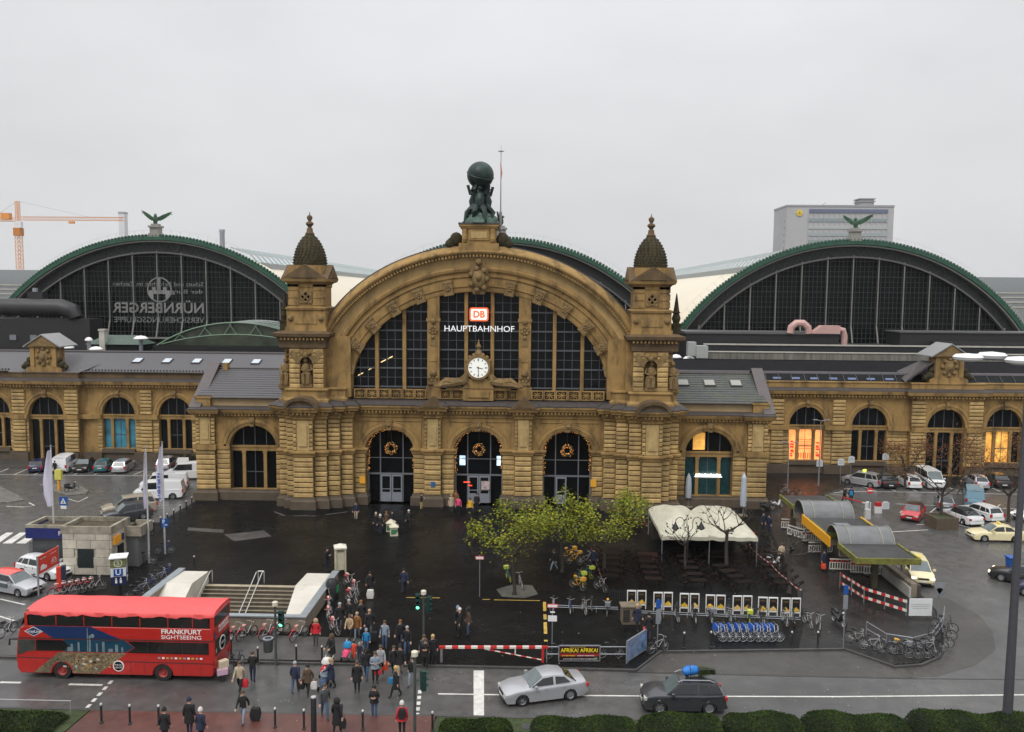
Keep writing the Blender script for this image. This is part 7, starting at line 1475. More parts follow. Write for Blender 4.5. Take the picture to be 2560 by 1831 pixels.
bm_ = MB(); bm_.lathe([(.1, 0), (.1, .05), (.06, .08), (.055, .85), (.075, .87), (.075, .91), (.045, .95), (.06, 1.0), (.001, 1.06)], 10); B_SH = bm_.mesh('shaft', mat('bollard_black', (.02, .021, .022), .4, var=.2), True); bt_ = MB(); bt_.lathe([(.062, .95), (.062, 1.02), (.001, 1.08)], 10); B_TOP = bt_.mesh('cap', mat('bollard_cap', (.5, .5, .48), .4), True)
def bollard(base, lab, group, z=KZ, s=1.0):
 p = gp(*base, z); T = thing('bollard', lab, 'bollard', (p.x, p.y, z), 0, group); link('shaft', B_SH, T); link('cap', B_TOP, T); T.scale = (s,) * 3; return T
ORD = O9 = ['first', 'second', 'third', 'fourth', 'fifth', 'sixth', 'seventh', 'eighth', 'ninth', 'tenth', 'eleventh']
for i, q in enumerate(((384, 1335), (402, 1324), (419, 1315), (435, 1304), (451, 1292), (466, 1281), (480, 1271))): bollard(q, f'{ORD[i]} bollard from the kiosk in the row to the left pavilion', 'bollards along the left plaza edge', s=1.15)
for i, (q, l) in enumerate((((254, 1808), 'leftmost bollard on the red brick pavement'), ((325, 1811), 'second bollard from the left on the red brick pavement'), ((397, 1812), 'bollard on red brick behind the man in dark coat'), ((688, 1819), 'bollard on red brick right of the wheeled suitcase'), ((760, 1823), 'bollard on red brick left of the thick black post'), ((907, 1825), 'bollard on red brick left of the person in red'), ((1081, 1829), 'rightmost bollard on the red brick pavement'))): bollard(q, l, 'bollards on the red brick pavement')
for i, (q, l) in enumerate((((578, 1637), 'bollard just behind the bus tail'), ((645, 1660), 'bollard left of the traffic light with a bin'), ((741, 1655), 'bollard right of the traffic light with a bin'), ((805, 1657), 'bollard next to the woman with white pushchair'))): bollard(q, l, 'bollards along the plaza kerb')
for i, (q, l) in enumerate((((1710, 1621), 'bollard left of the row of blue rental bikes'), ((1777, 1619), 'bollard hidden behind the leftmost blue rental bike'), ((1979, 1619), 'bollard right of the row of blue rental bikes'), ((2044, 1619), 'bollard nearest the post sign by the scooter'), ((486, 1422), 'single bollard beyond the left stair slab'))): bollard(q, l, 'bollards on the bike plaza')
p = gp(785, 1862, KZ); T = thing('black_post', 'thick black post with pale cap on the red brick', 'post', (p.x, p.y, KZ)); MB().lathe([(.14, 0), (.135, 2.35), (.12, 2.38)], 16).build('shaft', mat('post_black', (.012, .014, .016), .35, var=.2), T, smooth=True); MB().lathe([(.13, 2.38), (.12, 2.43), (.001, 2.44)], 16).build('cap', mat('post_cap', (.4, .42, .43), .4), T)
M_tg = mat('signal_green', (.01, .04, .035), .4, var=.2); M_lens = mat('lens_dark', (.02, .02, .02), .2); M_lenson = mat('lens_green_lit', (.3, 1, .7), .3, emit=1.6, var=0)
def signal(lab, base, h, heads, bin_=False):
 p = gp(*base, KZ); T = thing('traffic_light', lab, 'traffic light', (p.x, p.y, KZ), 0, 'traffic lights at the crossing'); MB().lathe([(.1, 0), (.075, .3), (.07, h)], 10).build('post', mat('signal_post', (.06, .07, .068), .5, var=.2), T)
 MB().lathe([(.09, h), (.17, h + .04), (.17, h + .26), (.1, h + .3)], 12).build('top_lamp', mat('lamp_cream', (.6, .57, .45), .4), T)
 for (x, yaw, z) in heads:
  H_ = MB(); H_.box(-.15, .15, -.12, .12, -.5, .5); hd = H_.build('signal_head', M_tg, T, (x, 0, z)); hd.rotation_euler = (0, 0, yaw)
  MB().tube([(0, 0, z), (x, 0, z)], .04, 5).build('bracket', M_tg, T)
  for k, zz in enumerate((.32, 0, -.32)):
   MB().lathe([(.001, 0), (.1, 0)], 12, (0, -.125, zz), ax='y').build('lens', M_lenson if k == 2 and yaw == 0 else M_lens, hd); MB().lathe([(.115, 0), (.115, -.16)], 12, (0, -.12, zz), ax='y', a0=.2, a1=pi - .2).build('visor', M_tg, hd)
 if bin_: MB().lathe([(.26, .75), (.3, 1.5), (.27, 1.52)], 12, (-.45, 0, 0)).build('litter_bin', mat('bin_grey', (.05, .055, .055), .5), T, smooth=True); MB().lathe([(.2, 1.5), (.31, 1.5), (.31, 1.56), (.2, 1.56)], 14, (-.45, 0, 0), cap=False).build('bin_rim', M_steel, T)
signal('traffic light with grey litter bin by the pink bikes', (690, 1660), 3.5, [(.35, 0, 2.75)], True); signal('traffic light with two heads above the plaza barrier', (1059, 1612), 3.2, [(-.35, 0, 2.75), (.35, .9, 2.6)]); signal('tall traffic light on the red brick beside the hedge', (1037, 1842), 4.1, [(.42, 2.0, 2.9)])
p, q = gp(1104, 1656, KZ), gp(1357, 1656, KZ); T = thing('boom_barrier', 'red and white boom barrier closing the plaza', 'barrier', (p.x, p.y, KZ), atan2(q.y - p.y, q.x - p.x)); Lb = (q - p).length
M_rw = [mat('barrier_red', (.5, .025, .025), .45, var=.08), mat('barrier_white', (.68, .66, .6), .45, var=.08)]
n = 17
for k in range(n): a_, c_ = -.15 + (Lb + .45) * k / n, -.15 + (Lb + .45) * (k + 1) / n; MB().box(a_, c_, -.07, .07, .86, 1.0).build('boom_segment', M_rw[k % 2], T)
for k in range(11):
 t0, t1 = k / 11, (k + 1) / 11; xa_, xb_ = 2.55, Lb - .05; f = lambda t: (xa_ + (xb_ - xa_) * t, 0, .82 - .68 * t); MB().tube([f(t0), f(t1)], .04, 5).build('brace_segment', M_rw[(k + 1) % 2], T)
MB().box(4.35, 4.42, -.03, .03, .45, .86).build('strut', M_rw[1], T); MB().box(Lb - .08, Lb + .06, -.08, .08, .0, .86).build('hinge_post', M_rw[0], T); MB().box(-.08, .06, -.06, .06, 0, .8).build('rest_post', M_grey, T)
p, q = gp(1398, 1656, KZ), gp(1498, 1656, KZ); T = thing('advert_fence', 'steel railing with black and yellow show advert board', 'advert', (p.x, p.y, KZ), atan2(q.y - p.y, q.x - p.x)); w = (q - p).length
MB().box(0, w, -.03, .03, .12, 1.0).build('board', mat('advert_black', (.03, .008, .008), .4, var=.3, scale=2), T)
for nm, (a_, c_, e_, g_) in (('frame', (-.04, w + .04, 1.0, 1.05)), ('frame', (-.04, w + .04, .07, .12)), ('frame', (-.06, 0, .07, 1.05)), ('frame', (w, w + .06, .07, 1.05))): MB().box(a_, c_, -.04, .04, e_, g_).build(nm, M_steel, T)
MB().box(.02, w - .02, -.036, -.03, .38, .55).build('red_band', mat('advert_red', (.3, .02, .02), .5), T); MB().lathe([(.001, 0), (.1, 0)], 14, (w - .2, -.04, .24), ax='y').build('green_badge', mat('advert_green', (.15, .4, .2), .5), T)
text('AFRIKA! AFRIKA!', .34, mat('advert_yellow', (.85, .65, .02), .5, var=0), T, (w / 2, -.04, .74), ext=.004, bold=True, width=w * .93); scribble(w * .34, .08, MATS['advert_yellow'], T, (w * .24, -.042, .42), seed=2); scribble(w * .44, .08, M_white, T, (w * .66, -.042, .42), seed=4); scribble(w * .8, .07, M_white, T, (w * .5, -.042, .22), seed=6); scribble(w * .4, .035, MATS['advert_yellow'], T, (w * .45, -.042, .95), seed=7)
for z in (.95, .5): MB().tube([(w + .06, 0, z), (w + 1.75, 0, z)], .03, 6).build('rail', M_steel, T); MB().tube([(-.75, 0, z), (-.06, 0, z)], .03, 6).build('rail', M_steel, T)
for x in (-.75, w + 1.75): MB().tube([(x, 0, 0), (x, 0, 1.0)], .03, 6).build('rail_post', M_steel, T)
p, q = gp(1567, 1659, KZ), gp(1614, 1628, KZ); T = thing('advert_board', 'slanting advert board with a blue picture by the kerb corner', 'advert', (p.x, p.y, KZ), atan2(q.y - p.y, q.x - p.x)); w = (q - p).length
MB().box(0, w, -.03, .03, .15, 1.35).build('board', mat('advert_picture', (.12, .2, .36), .4, var=.8, scale=3, stain=.6, stain_col=(.3, .28, .3)), T)
for a_, c_, e_, g_ in ((-.04, w + .04, 1.35, 1.4), (-.04, w + .04, .1, .15), (-.05, 0, 0, 1.4), (w, w + .05, 0, 1.4)): MB().box(a_, c_, -.04, .04, e_, g_).build('frame', M_steel, T)
p = gp(830, 1500, KZ); T = thing('waste_bin', 'black bin with green panel by the stair parapet', 'bin', (p.x, p.y, KZ)); MB().lathe([(.38, 0), (.42, .2), (.45, 1.25), (.3, 1.5), (.001, 1.55)], 12).build('body', mat('bin_black', (.02, .022, .024), .4), T, smooth=True); MB().box(.2, .47, -.2, .2, .6, 1.1).build('green_panel', mat('bin_green', (.01, .2, .07), .4), T)
p = gp(851, 1432, KZ); T = thing('phone_pillar', 'cream topped phone pillar at the stair corner', 'phone pillar', (p.x, p.y, KZ), .3)
for x in (-.38, .38):
 for y_ in (-.38, .38): MB().box(x - .05, x + .05, y_ - .05, y_ + .05, 0, 2.0).build('post', mat('pillar_cream', (.5, .46, .34), .5), T)
MB().box(-.3, .3, -.3, .3, .3, 1.7).build('panel', MATS['pillar_cream'], T); MB().lathe([(.68, 2.0), (.68, 2.12), (.001, 2.35)], 4, a0=pi / 4, a1=pi / 4 + 2 * pi).build('roof', mat('pillar_top', (.65, .62, .52), .5), T)
p = gp(1575, 1556, KZ); T = thing('utility_cabinet', 'weathered brown utility cabinet before the white poster frames', 'cabinet', (p.x, p.y, KZ), .08); MB().box(-.6, .6, -.4, .4, 0, 1.15).build('housing', mat('cabinet_brown', (.15, .12, .085), .8, var=.3, scale=2), T); MB().box(-.68, .68, -.48, .48, 1.15, 1.25).build('lid', MATS['cabinet_brown'], T)
for k in range(6): MB().box(-.55, -.1, -.43, -.4, .2 + k * .14, .28 + k * .14).build('louvre', M_trim, T)
# beer garden
rack = lambda a, c, lab: None
def bike_rack(a, c, lab):
 p, q = gp(*a, KZ), gp(*c, KZ); T = thing('bike_rack', lab, 'bike rack', (p.x, p.y, KZ), atan2(q.y - p.y, q.x - p.x), 'bike racks before the beer garden'); L_ = (q - p).length
 for y_, z in ((0, .3), (.35, .3)): MB().tube([(0, y_, z), (L_, y_, z)], .025, 5).build('rail', M_steel, T)
 for k in range(int(L_ / 1.6) + 1): MB().tube([(k * 1.6, 0, 0), (k * 1.6, 0, .3), (k * 1.6, .35, .3), (k * 1.6, .35, 0)], .02, 5).build('hoop', M_steel, T)
bike_rack((1375, 1528), (1545, 1534), 'low bike rack rail left of the brown cabinet'); bike_rack((1600, 1543), (2000, 1560), 'long low bike rack rail before the white poster frames')
M_pf = mat('frame_white', (.74, .74, .72), .4, var=.04); M_yel = mat('poster_yellow', (.7, .45, .05), .5, var=.35, scale=6); M_yel2 = mat('poster_orange', (.75, .5, .18), .5, var=.3, scale=6); M_pblk = mat('poster_black', (.012, .01, .009), .5)
fr = [(1591, 1522), (1657, 1526), (1723, 1530), (1788, 1533), (1855, 1536), (1919, 1539), (1976, 1542)]
for i, q in enumerate(fr):
 p = gp(*q, KZ); T = thing('poster_frame', f'{ORD[i]} white double poster frame from the brown cabinet', 'poster frame', (p.x, p.y, KZ), random.uniform(-.05, .05), 'white poster frames round the beer garden'); T.scale = (.66, .8, .82)
 for s in (-1, 1):
  x0, x1 = (-1.02, -.05) if s < 0 else (.05, 1.02); dz = .03 * ((i + s) % 2)
  MB().box(x0 + .05, x1 - .05, -.02, .02, .38, 1.5).build('poster', M_pblk, T)
  for a_, c_, e_, g_ in ((x0, x1, 1.48 + dz, 1.58 + dz), (x0, x1, .3, .4), (x0, x0 + .09, 0, 1.48 + dz), (x1 - .09, x1, 0, 1.48 + dz)): MB().box(a_, c_, -.05, .05, e_, g_).build('frame_bar', M_pf, T)
  xm_ = (x0 + x1) / 2; b = MB(); b.prism([(xm_ - .36, .42), (xm_ + .36, .42), (xm_ + .33, .6), (xm_ + .12, .74), (xm_ + .02, .84), (xm_ - .1, .72), (xm_ - .32, .62)], 'y', -.035, -.02); b.build('printed_burger', M_yel if (i + s) % 3 else M_yel2, T)
  MB().box(xm_ - .25, xm_ + .25, -.03, -.02, 1.2, 1.32).build('printed_line', mat('poster_brown', (.12, .07, .03), .5), T)
M_wood = mat('dark_brown_wood', (.014, .008, .006), .9, spec=.15, var=.3, scale=5, rnd=.25); M_wood2 = mat('red_brown_wood', (.07, .026, .02), .5, var=.3, scale=5)
def slat_table(m):
 tp = []
 b = MB(); [b.box(-.6, .6, -.35 + k * .14, -.35 + k * .14 + .12, .72, .75) for k in range(5)]; tp.append(('top', b.mesh('top', m)))
 for s in (-1, 1): b = MB(); b.tube([(s * .5, -.3, 0), (s * .5, .3, .72)], .025, 4); b.tube([(s * .5, .3, 0), (s * .5, -.3, .72)], .025, 4); tp.append(('leg_frame', b.mesh('leg_frame', m)))
 return tp
def folding_chair(m):
 b = MB(); [b.box(-.2, .2, -.2 + k * .1, -.2 + k * .1 + .08, .43, .46) for k in range(4)]; se = ('seat', b.mesh('seat', m))
 b = MB(); b.tube([(-.2, -.25, 0), (-.2, .2, .9)], .02, 4); b.tube([(.2, -.25, 0), (.2, .2, .9)], .02, 4); b.tube([(-.18, .25, 0), (-.18, -.2, .45)], .02, 4); b.tube([(.18, .25, 0), (.18, -.2, .45)], .02, 4); fr_ = ('frame', b.mesh('frame', m))
 b = MB(); [b.box(-.2, .2, .1 + .05 * k, .13 + .05 * k, .62 + .12 * k, .71 + .12 * k) for k in range(3)]; return [se, fr_, ('backrest', b.mesh('backrest', m))]
TB, CH = slat_table(M_wood), folding_chair(M_wood)
def put(parts, name, lab, cat, loc, rot, group):
 T = thing(name, lab, cat, loc, 0, group); T.rotation_euler = rot
 for n_, me in parts: link(n_, me, T)
 return T
rowsG = [((1527, 1462), (1535, 1392), 6, 'leftmost'), ((1632, 1470), (1605, 1398), 6, 'second'), ((1745, 1474), (1700, 1398), 6, 'third'), ((1858, 1478), (1800, 1436), 4, 'fourth'), ((1958, 1480), (1885, 1382), 8, 'rightmost')]
for (a_, c_, n, nm) in rowsG:
 p, q = gp(*a_, KZ), gp(*c_, KZ); d = (q - p); rz_ = atan2(d.y, d.x) - pi / 2
 for k in range(n):
  m_ = p.lerp(q, k / (n - 1)); lab_t = f'{ORD[k]} slat table from the poster frames in the {nm} beer garden row'
  put(TB, 'garden_table', lab_t, 'table', (m_.x, m_.y, KZ), (0, 0, rz_ + random.uniform(-.05, .05)), f'tables of the {nm} beer garden row')
  for s in (-1, 1):
   u = Vector((cos(rz_), sin(rz_))) * s * .78; o = put(CH, 'folding_chair', f'chair tipped on the {"left" if s < 0 else "right"} of the {ORD[k]} table in the {nm} row', 'chair', (m_.x + u.x, m_.y + u.y, KZ + .06), (.0, 0, 0), f'chairs tipped against the {nm} beer garden row')
   o.rotation_euler = (Matrix.Rotation(rz_ + (pi / 2 if s > 0 else -pi / 2) + pi, 4, 'Z') @ Matrix.Rotation(radians(-32), 4, 'X')).to_euler(); o.location.z = KZ + .14
def bench(lab, at, rz_=0, m=None, w=1.6):
 p = gp(*at, KZ); T = thing('bench', lab, 'bench', (p.x, p.y, KZ), rz_, 'beer garden benches'); m = m or M_wood2
 MB().box(-w / 2, w / 2, -.2, .2, .44, .48).build('seat', m, T)
 for k in range(3): MB().box(-w / 2, w / 2, .2, .24, .58 + k * .13, .68 + k * .13).build('back_slat', m, T)
 for x in (-w / 2 + .1, w / 2 - .1): MB().box(x - .04, x + .04, .16, .22, 0, .95).build('leg', m, T); MB().box(x - .04, x + .04, -.2, -.14, 0, .44).build('leg', m, T)
bench('reddish brown bench on end of the second table row', (1619, 1412)); bench('dark bench just below the marquee left end', (1580, 1330), .05, M_wood); bench('dark slatted bench before the bare tree trunk', (1795, 1405), 0, M_wood, 2.0); bench('reddish bench behind the leafy tree near the marquee', (1598, 1322), 0)
p = gp(1770, 1345, KZ); T = thing('marquee_tent', 'white wrinkled marquee roof before the right pavilion', 'tent', (20.2, -13.4, KZ))
M_tent = mat('tent_canvas', (.5, .48, .38), .65, var=.15, scale=1.5, stain=.5, stain_col=(.36, .36, .25), bump=.3)
for nm, x0, x1, seed in (('canopy', -3.9, 0.02, 1), ('canopy', -.02, 3.9, 2)):
 b = MB(); rows = []; rr_ = random.Random(seed); xm_ = (x0 + x1) / 2 - .6
 for i in range(15):
  y_ = -4.4 + 8.4 * i / 14; rw = []
  for j in range(13):
   x = x0 + (x1 - x0) * j / 12; r_ = max(abs(x - (x0 + x1) / 2) / ((x1 - x0) / 2), abs(y_ - .8) / 5.2); z = 2.3 + 1.0 * (1 - r_) ** .8 + rr_.uniform(-.035, .035) + .03 * sin(x * 4 + y_ * 1.3)
   rw.append((x, y_, z))
  rows.append(rw)
 b.strip(rows); rim = [rows[0][j] for j in range(13)]; b.strip([rim, [(v[0], v[1] - .02, v[2] - .3) for v in rim]]); rim = [r[0 if x0 < -1 else -1] for r in rows]; b.strip([rim, [(v[0], v[1], v[2] - .3) for v in rim]])
 b.build(nm, M_tent, T, smooth=True, sharp=50)
for x in (-3.85, 0, 3.85):
 for y_ in (-4.3, 3.9): MB().tube([(x, y_, 0), (x, y_, 2.4)], .045, 6).build('pole', M_grey, T)
MB().box(-3.7, 3.7, 2.5, 3.9, 0, 2.1).build('serving_counter', mat('counter_dark', (.035, .028, .022), .6), T)
for i, (q, h, lab) in enumerate((((1720, 1268), 3.6, 'folded grey parasol behind the marquee left of the neon sign'), ((1857, 1290), 4.4, 'tall folded grey parasol behind the marquee at the right'))):
 p = gp(*q, KZ); T = thing('folded_parasol', lab, 'parasol', (p.x, p.y, KZ), 0, 'folded parasols'); MB().tube([(0, 0, 0), (0, 0, h)], .04, 6).build('pole', M_steel, T); MB().lathe([(.1, .9), (.3, 1.0), (.33, 2.0), (.25, h - .5), (.05, h - .05), (.001, h)], 9).build('folded_canopy', mat('parasol_grey', (.42, .46, .52), .7, var=.15, scale=3, stretch=(2, 2, .3)), T, smooth=True, sharp=20); MB().box(-.4, .4, -.4, .4, 0, .1).build('base', M_concr, T)
p = gp(1718, 1425, KZ); T = thing('garden_lantern', 'black lantern post with two hooked lamps in the beer garden', 'lantern', (p.x, p.y, KZ), .1); MB().lathe([(.09, 0), (.05, .6), (.045, 3.6)], 8).build('post', M_trim, T)
for s in (-1, 1):
 MB().tube([(0, 0, 3.0), (s * .35, 0, 3.4)] + [(s * (.7 + .35 * cos(pi - pi * i / 8) * -1 * -1), 0, 3.9 + .4 * sin(pi * i / 8)) for i in range(9)], .03, 5).build('hook_arm', M_trim, T); MB().lathe([(.05, 3.9), (.1, 3.75), (.28, 3.45), (.3, 3.4), (.18, 3.3), (.001, 3.2)], 12, (s * 1.05, 0, 0)).build('lamp_shade', M_trim, T, smooth=True)
p, q = gp(1522, 1503, KZ), gp(1566, 1504, KZ); T = thing('picket_fence', 'short black picket fence left of the poster frames', 'fence', (p.x, p.y, KZ), atan2(q.y - p.y, q.x - p.x)); L_ = (q - p).length
for k in range(11): MB().box(k * L_ / 10 - .03, k * L_ / 10 + .03, -.015, .015, 0, .85).build('picket', M_trim, T)
for z in (.2, .65): MB().box(0, L_, .016, .05, z, z + .06).build('rail', M_trim, T)
def tape(lab, pts, h, n=14):
 P = [gp(*q, KZ) for q in pts]; T = thing('barrier_tape', lab, 'barrier tape', (P[0].x, P[0].y, KZ), 0, 'red and white tapes round the beer garden'); o = P[0]
 for p in P: MB().tube([(p.x - o.x, p.y - o.y, 0), (p.x - o.x, p.y - o.y, h + .1)], .03, 5).build('tape_post', M_trim, T)
 for a_, c_ in zip(P, P[1:]):
  nn = max(4, int((c_ - a_).length / .35))
  for k in range(nn):
   t0, t1 = k / nn, (k + 1) / nn; sag = lambda t: h - .12 * sin(pi * t); x0, x1 = a_.lerp(c_, t0) - o, a_.lerp(c_, t1) - o
   MB().add([(x0.x, x0.y, sag(t0)), (x1.x, x1.y, sag(t1)), (x1.x, x1.y, sag(t1) + .09), (x0.x, x0.y, sag(t0) + .09)], [(0, 1, 2, 3)]).build('tape_piece', M_rw[k % 2], T)
tape('red and white tape along the right side of the beer garden', [(1872, 1392), (1925, 1438), (1970, 1482), (2004, 1508)], .9); tape('red and white tape on the left side of the beer garden', [(1478, 1395), (1494, 1445), (1512, 1492)], .85)
# construction site and canopy on the right
T = thing('underground_canopy', 'long concrete canopy with two grey barrel vaults over the underground ramp', 'canopy', (31.8, -15, KZ))
M_slab = mat('canopy_dark', (.03, .03, .03), .5, var=.5, scale=1.2); M_moss = mat('mossy_edge', (.16, .16, .03), .85, var=.5, scale=3, stain=.6, stain_col=(.06, .055, .02)); M_vault = mat('vault_sheet', (.15, .155, .16), .35, var=.2, scale=1.5)
CY = lambda y: y + 15
def flat(y0, y1, x0=-2.1, x1=2.3, z=2.75):
 MB().box(x0, x1, CY(y0), CY(y1), z - .3, z - .05).build('roof_slab', M_slab, T)
 for q in ((x0 - .15, x0, CY(y0), CY(y1)), (x1, x1 + .15, CY(y0), CY(y1)), (x0 - .15, x1 + .15, CY(y0) - .15, CY(y0))): MB().box(q[0], q[1], q[2], q[3], z - .38, z + .05).build('roof_edge', M_moss, T)
flat(-8.5, -4.6); flat(-17.5, -12.8); flat(-24.2, -20.4)
for yv, x0, x1 in ((-10.7, -2.2, 2.1), (-18.9, -2.1, 2.2)):
 R_ = 1.55
 for nm, m_, rr2, a0, a1 in (('barrel_vault', M_vault, R_, 0, pi),):
  b = MB(); b.strip([[(x, CY(yv) + R_ * cos(a0 + (a1 - a0) * i / 16), 2.15 + R_ * 1.0 * sin(a0 + (a1 - a0) * i / 16)) for i in range(17)] for x in (x0, x1)]); b.strip([[(x, CY(yv) + (R_ - .06) * cos(pi * i / 16), 2.15 + (R_ - .06) * sin(pi * i / 16)) for i in range(17)] for x in (x0, x1)]); b.build(nm, m_, T, smooth=True)
 for x in (x0, x0 + .9, x1 - .9, x1): MB().tube([(x, CY(yv) + (R_ + .02) * cos(pi * i / 16), 2.15 + (R_ + .02) * sin(pi * i / 16)) for i in range(17)], .05, 5).build('vault_rib', mat('vault_rib', (.27, .265, .22), .5), T)
 for e in (-1, 1): MB().box(x0, x1, CY(yv) + e * R_ - .1, CY(yv) + e * R_ + .1, 1.7, 2.2).build('vault_beam', M_concr, T)
for x, y_ in ((-.2, -22.6), (-1.9, -16.5), (-1.9, -8.0), (1.9, -16.5), (1.9, -8)): MB().box(x - .2, x + .2, CY(y_) - .2, CY(y_) + .2, 0, 2.4).build('column', mat('column_moss', (.06, .055, .03), .8, var=.4), T)
b = MB(); b.add([(-2.45, CY(-19.2), 2.05), (-2.45, CY(-12.2), 2.05), (-2.45, CY(-12.2), 2.85), (-2.45, CY(-19.2), 2.85), (-2.35, CY(-19.2), 2.05), (-2.35, CY(-12.2), 2.05), (-2.35, CY(-12.2), 2.85), (-2.35, CY(-19.2), 2.85)], [(0, 1, 2, 3), (4, 5, 6, 7), (3, 2, 6, 7), (0, 3, 7, 4), (1, 2, 6, 5)]); b.build('orange_banner', mat('banner_orange', (.85, .4, .02), .5, var=.08), T)
b = MB(); b.box(2.5, 2.6, CY(-17.5), CY(-12.5), 2.2, 2.8); b.build('orange_edge', MATS['banner_orange'], T); MB().box(-.8, .4, CY(-16.4), CY(-15.2), 2.72, 2.95).build('roof_hatch', M_grey, T)
T = thing('ramp_wall', 'low concrete ramp wall beside the cream taxi people carrier', 'wall', (33.2, -20, KZ)); MB().box(.3, .75, -4.5, 3.5, 0, 1.0).build('wall', M_concr, T); MB().box(.15, .3, -4.6, 3.5, 0, .75).build('pale_edge', mat('pale_edge', (.42, .41, .38), .7), T); MB().box(.76, 1.1, -4.4, 3.5, 0, .85).build('dark_side', mat('dark_concrete', (.06, .05, .045), .8), T)
bs = MB(); bs.box(-1, 1, -.04, .04, .92, 1.0); bs.box(-1, 1, -.04, .04, .12, .2); [bs.box(-1 + k * .2, -1 + k * .2 + .07, -.03, .03, .2, .68) for k in range(11)]; bs.box(-1, 1, -.045, .045, .66, .72); B_FR = bs.mesh('barrier_body', mat('barrier_plastic', (.6, .58, .53), .6, var=.15, scale=3))
bf = MB(); [bf.box(-.95 + k * .4, -.75 + k * .4, -.05, -.046, .72, .92) for k in range(5)]; B_RED = bf.mesh('reflective_stripes', mat('stripe_red', (.55, .04, .03), .5)); bw = MB(); bw.box(-.9, -.55, -.25, .25, 0, .12); B_FT = bw.mesh('foot', mat('foot_black', (.03, .03, .03), .8)); bw = MB(); bw.box(.55, .9, -.25, .25, 0, .12); B_FT2 = bw.mesh('foot', MATS['foot_black'])
def site_barrier(lab, at, rz_, red=True, s=1.0):
 p = gp(*at, KZ); T = thing('site_barrier', lab, 'barrier', (p.x, p.y, KZ), rz_, 'plastic site barriers'); link('barrier_body', B_FR, T); link('foot', B_FT, T); link('foot', B_FT2, T)
 if red: link('reflective_stripes', B_RED, T)
 T.scale = (s,) * 3
for lab, at, rz_, rd in (('white site barrier farthest back below the rear vault', (1980, 1324), -.1, False), ('white site barrier turned sideways near the bare tree', (1990, 1345), -1.0, False), ('white site barrier partly behind the orange banner', (2018, 1326), .2, False), ('red striped site barrier left of the front vault', (2032, 1356), .05, True), ('red striped site barrier right below the orange banner', (2090, 1362), .05, True), ('white site barrier standing before the striped one', (2050, 1384), .05, False), ('red striped site barrier under the canopy front corner', (2105, 1428), -.05, True), ('red striped site barrier next to the canopy column', (2158, 1436), -.08, True), ('white site barrier behind the canopy column', (2192, 1440), -.1, False)): site_barrier(lab, at, rz_, rd)
P_ = [gp(2100, 1470, KZ), gp(2160, 1508, KZ), gp(2266, 1542, KZ)]; T = thing('striped_fence', 'two-rail red and white plank fence round the ramp', 'fence', (P_[0].x, P_[0].y, KZ)); o_ = P_[0]
for a_, c_ in zip(P_, P_[1:]):
 nn = max(6, int((c_ - a_).length / .3))
 for zz in (.95, .32):
  for k in range(nn):
   x0, x1 = a_.lerp(c_, k / nn) - o_, a_.lerp(c_, (k + 1) / nn) - o_; b = MB(); b.add([(x0.x, x0.y, zz), (x1.x, x1.y, zz), (x1.x, x1.y, zz + .2), (x0.x, x0.y, zz + .2), (x0.x, x0.y + .03, zz), (x1.x, x1.y + .03, zz), (x1.x, x1.y + .03, zz + .2), (x0.x, x0.y + .03, zz + .2)], [(0, 1, 2, 3), (4, 5, 6, 7), (3, 2, 6, 7), (0, 1, 5, 4)]); b.build('plank_segment', M_rw[k % 2], T)
for p in P_ + [P_[0].lerp(P_[1], .5), P_[1].lerp(P_[2], .5)]: MB().box(p.x - o_.x - .03, p.x - o_.x + .03, p.y - o_.y + .04, p.y - o_.y + .1, 0, 1.2).build('post', M_grey, T)
p = gp(2300, 1545, KZ); T = thing('site_notice', 'large white site notice board at the fence end', 'notice board', (p.x, p.y, KZ), .03); MB().box(-.78, .78, -.03, .03, .15, 1.35).build('board', mat('notice_white', (.7, .71, .72), .5, var=.04), T); [MB().box(x - .03, x + .03, .035, .08, 0, 1.4).build('post', M_grey, T) for x in (-.6, .6)]
for k in range(3): scribble(1.3 - .2 * (k > 1), .07, mat('notice_text', (.25, .25, .26), .6), T, (0, -.035, .95 - k * .14), seed=k + 11)
for i, (at, m_, sz, lab) in enumerate((((2195, 1283), M_white, (.5, .4, 1.0), 'white site box with red top by the no entry sign'), ((2168, 1298), mat('site_pale', (.5, .5, .5), .6), (.4, .4, .9), 'white plastic barrier foot at the car park entrance'))):
 p = gp(*at); T = thing('site_box', lab, 'site box', (p.x, p.y, 0), .1); T.scale = (.72,) * 3; MB().box(-sz[0], sz[0], -sz[1] / 2, sz[1] / 2, 0, sz[2]).build('body', m_, T); MB().box(-sz[0] * .9, sz[0] * .9, -sz[1] / 2 - .02, sz[1] / 2 + .02, sz[2], sz[2] * 1.55).build('striped_top', M_rw[0] if i == 0 else m_, T)
p, q = gp(2105, 1265), gp(2165, 1282); T = thing('boom_barrier', 'red and white boom at the right car park entrance', 'barrier', (p.x, p.y, 0), atan2(q.y - p.y, q.x - p.x)); L_ = (q - p).length
for k in range(6): MB().box(L_ * k / 6, L_ * (k + 1) / 6, -.05, .05, .9, 1.0).build('boom_segment', M_rw[k % 2 if k > 3 else 0], T)
MB().box(L_, L_ + .4, -.2, .2, 0, 1.15).build('motor_housing', M_white, T)
p = gp(2530, 1432); T = thing('blue_container', 'blue plastic container behind the black saloon', 'container', (p.x, p.y, 0)); MB().lathe([(.45, 0), (.55, 1.2), (.6, 1.25)], 4, a0=pi / 4, a1=pi / 4 + 2 * pi).build('body', mat('container_blue', (.02, .1, .38), .4), T); MB().box(-.45, .45, -.45, .45, 1.25, 1.32).build('lid', MATS['container_blue'], T)
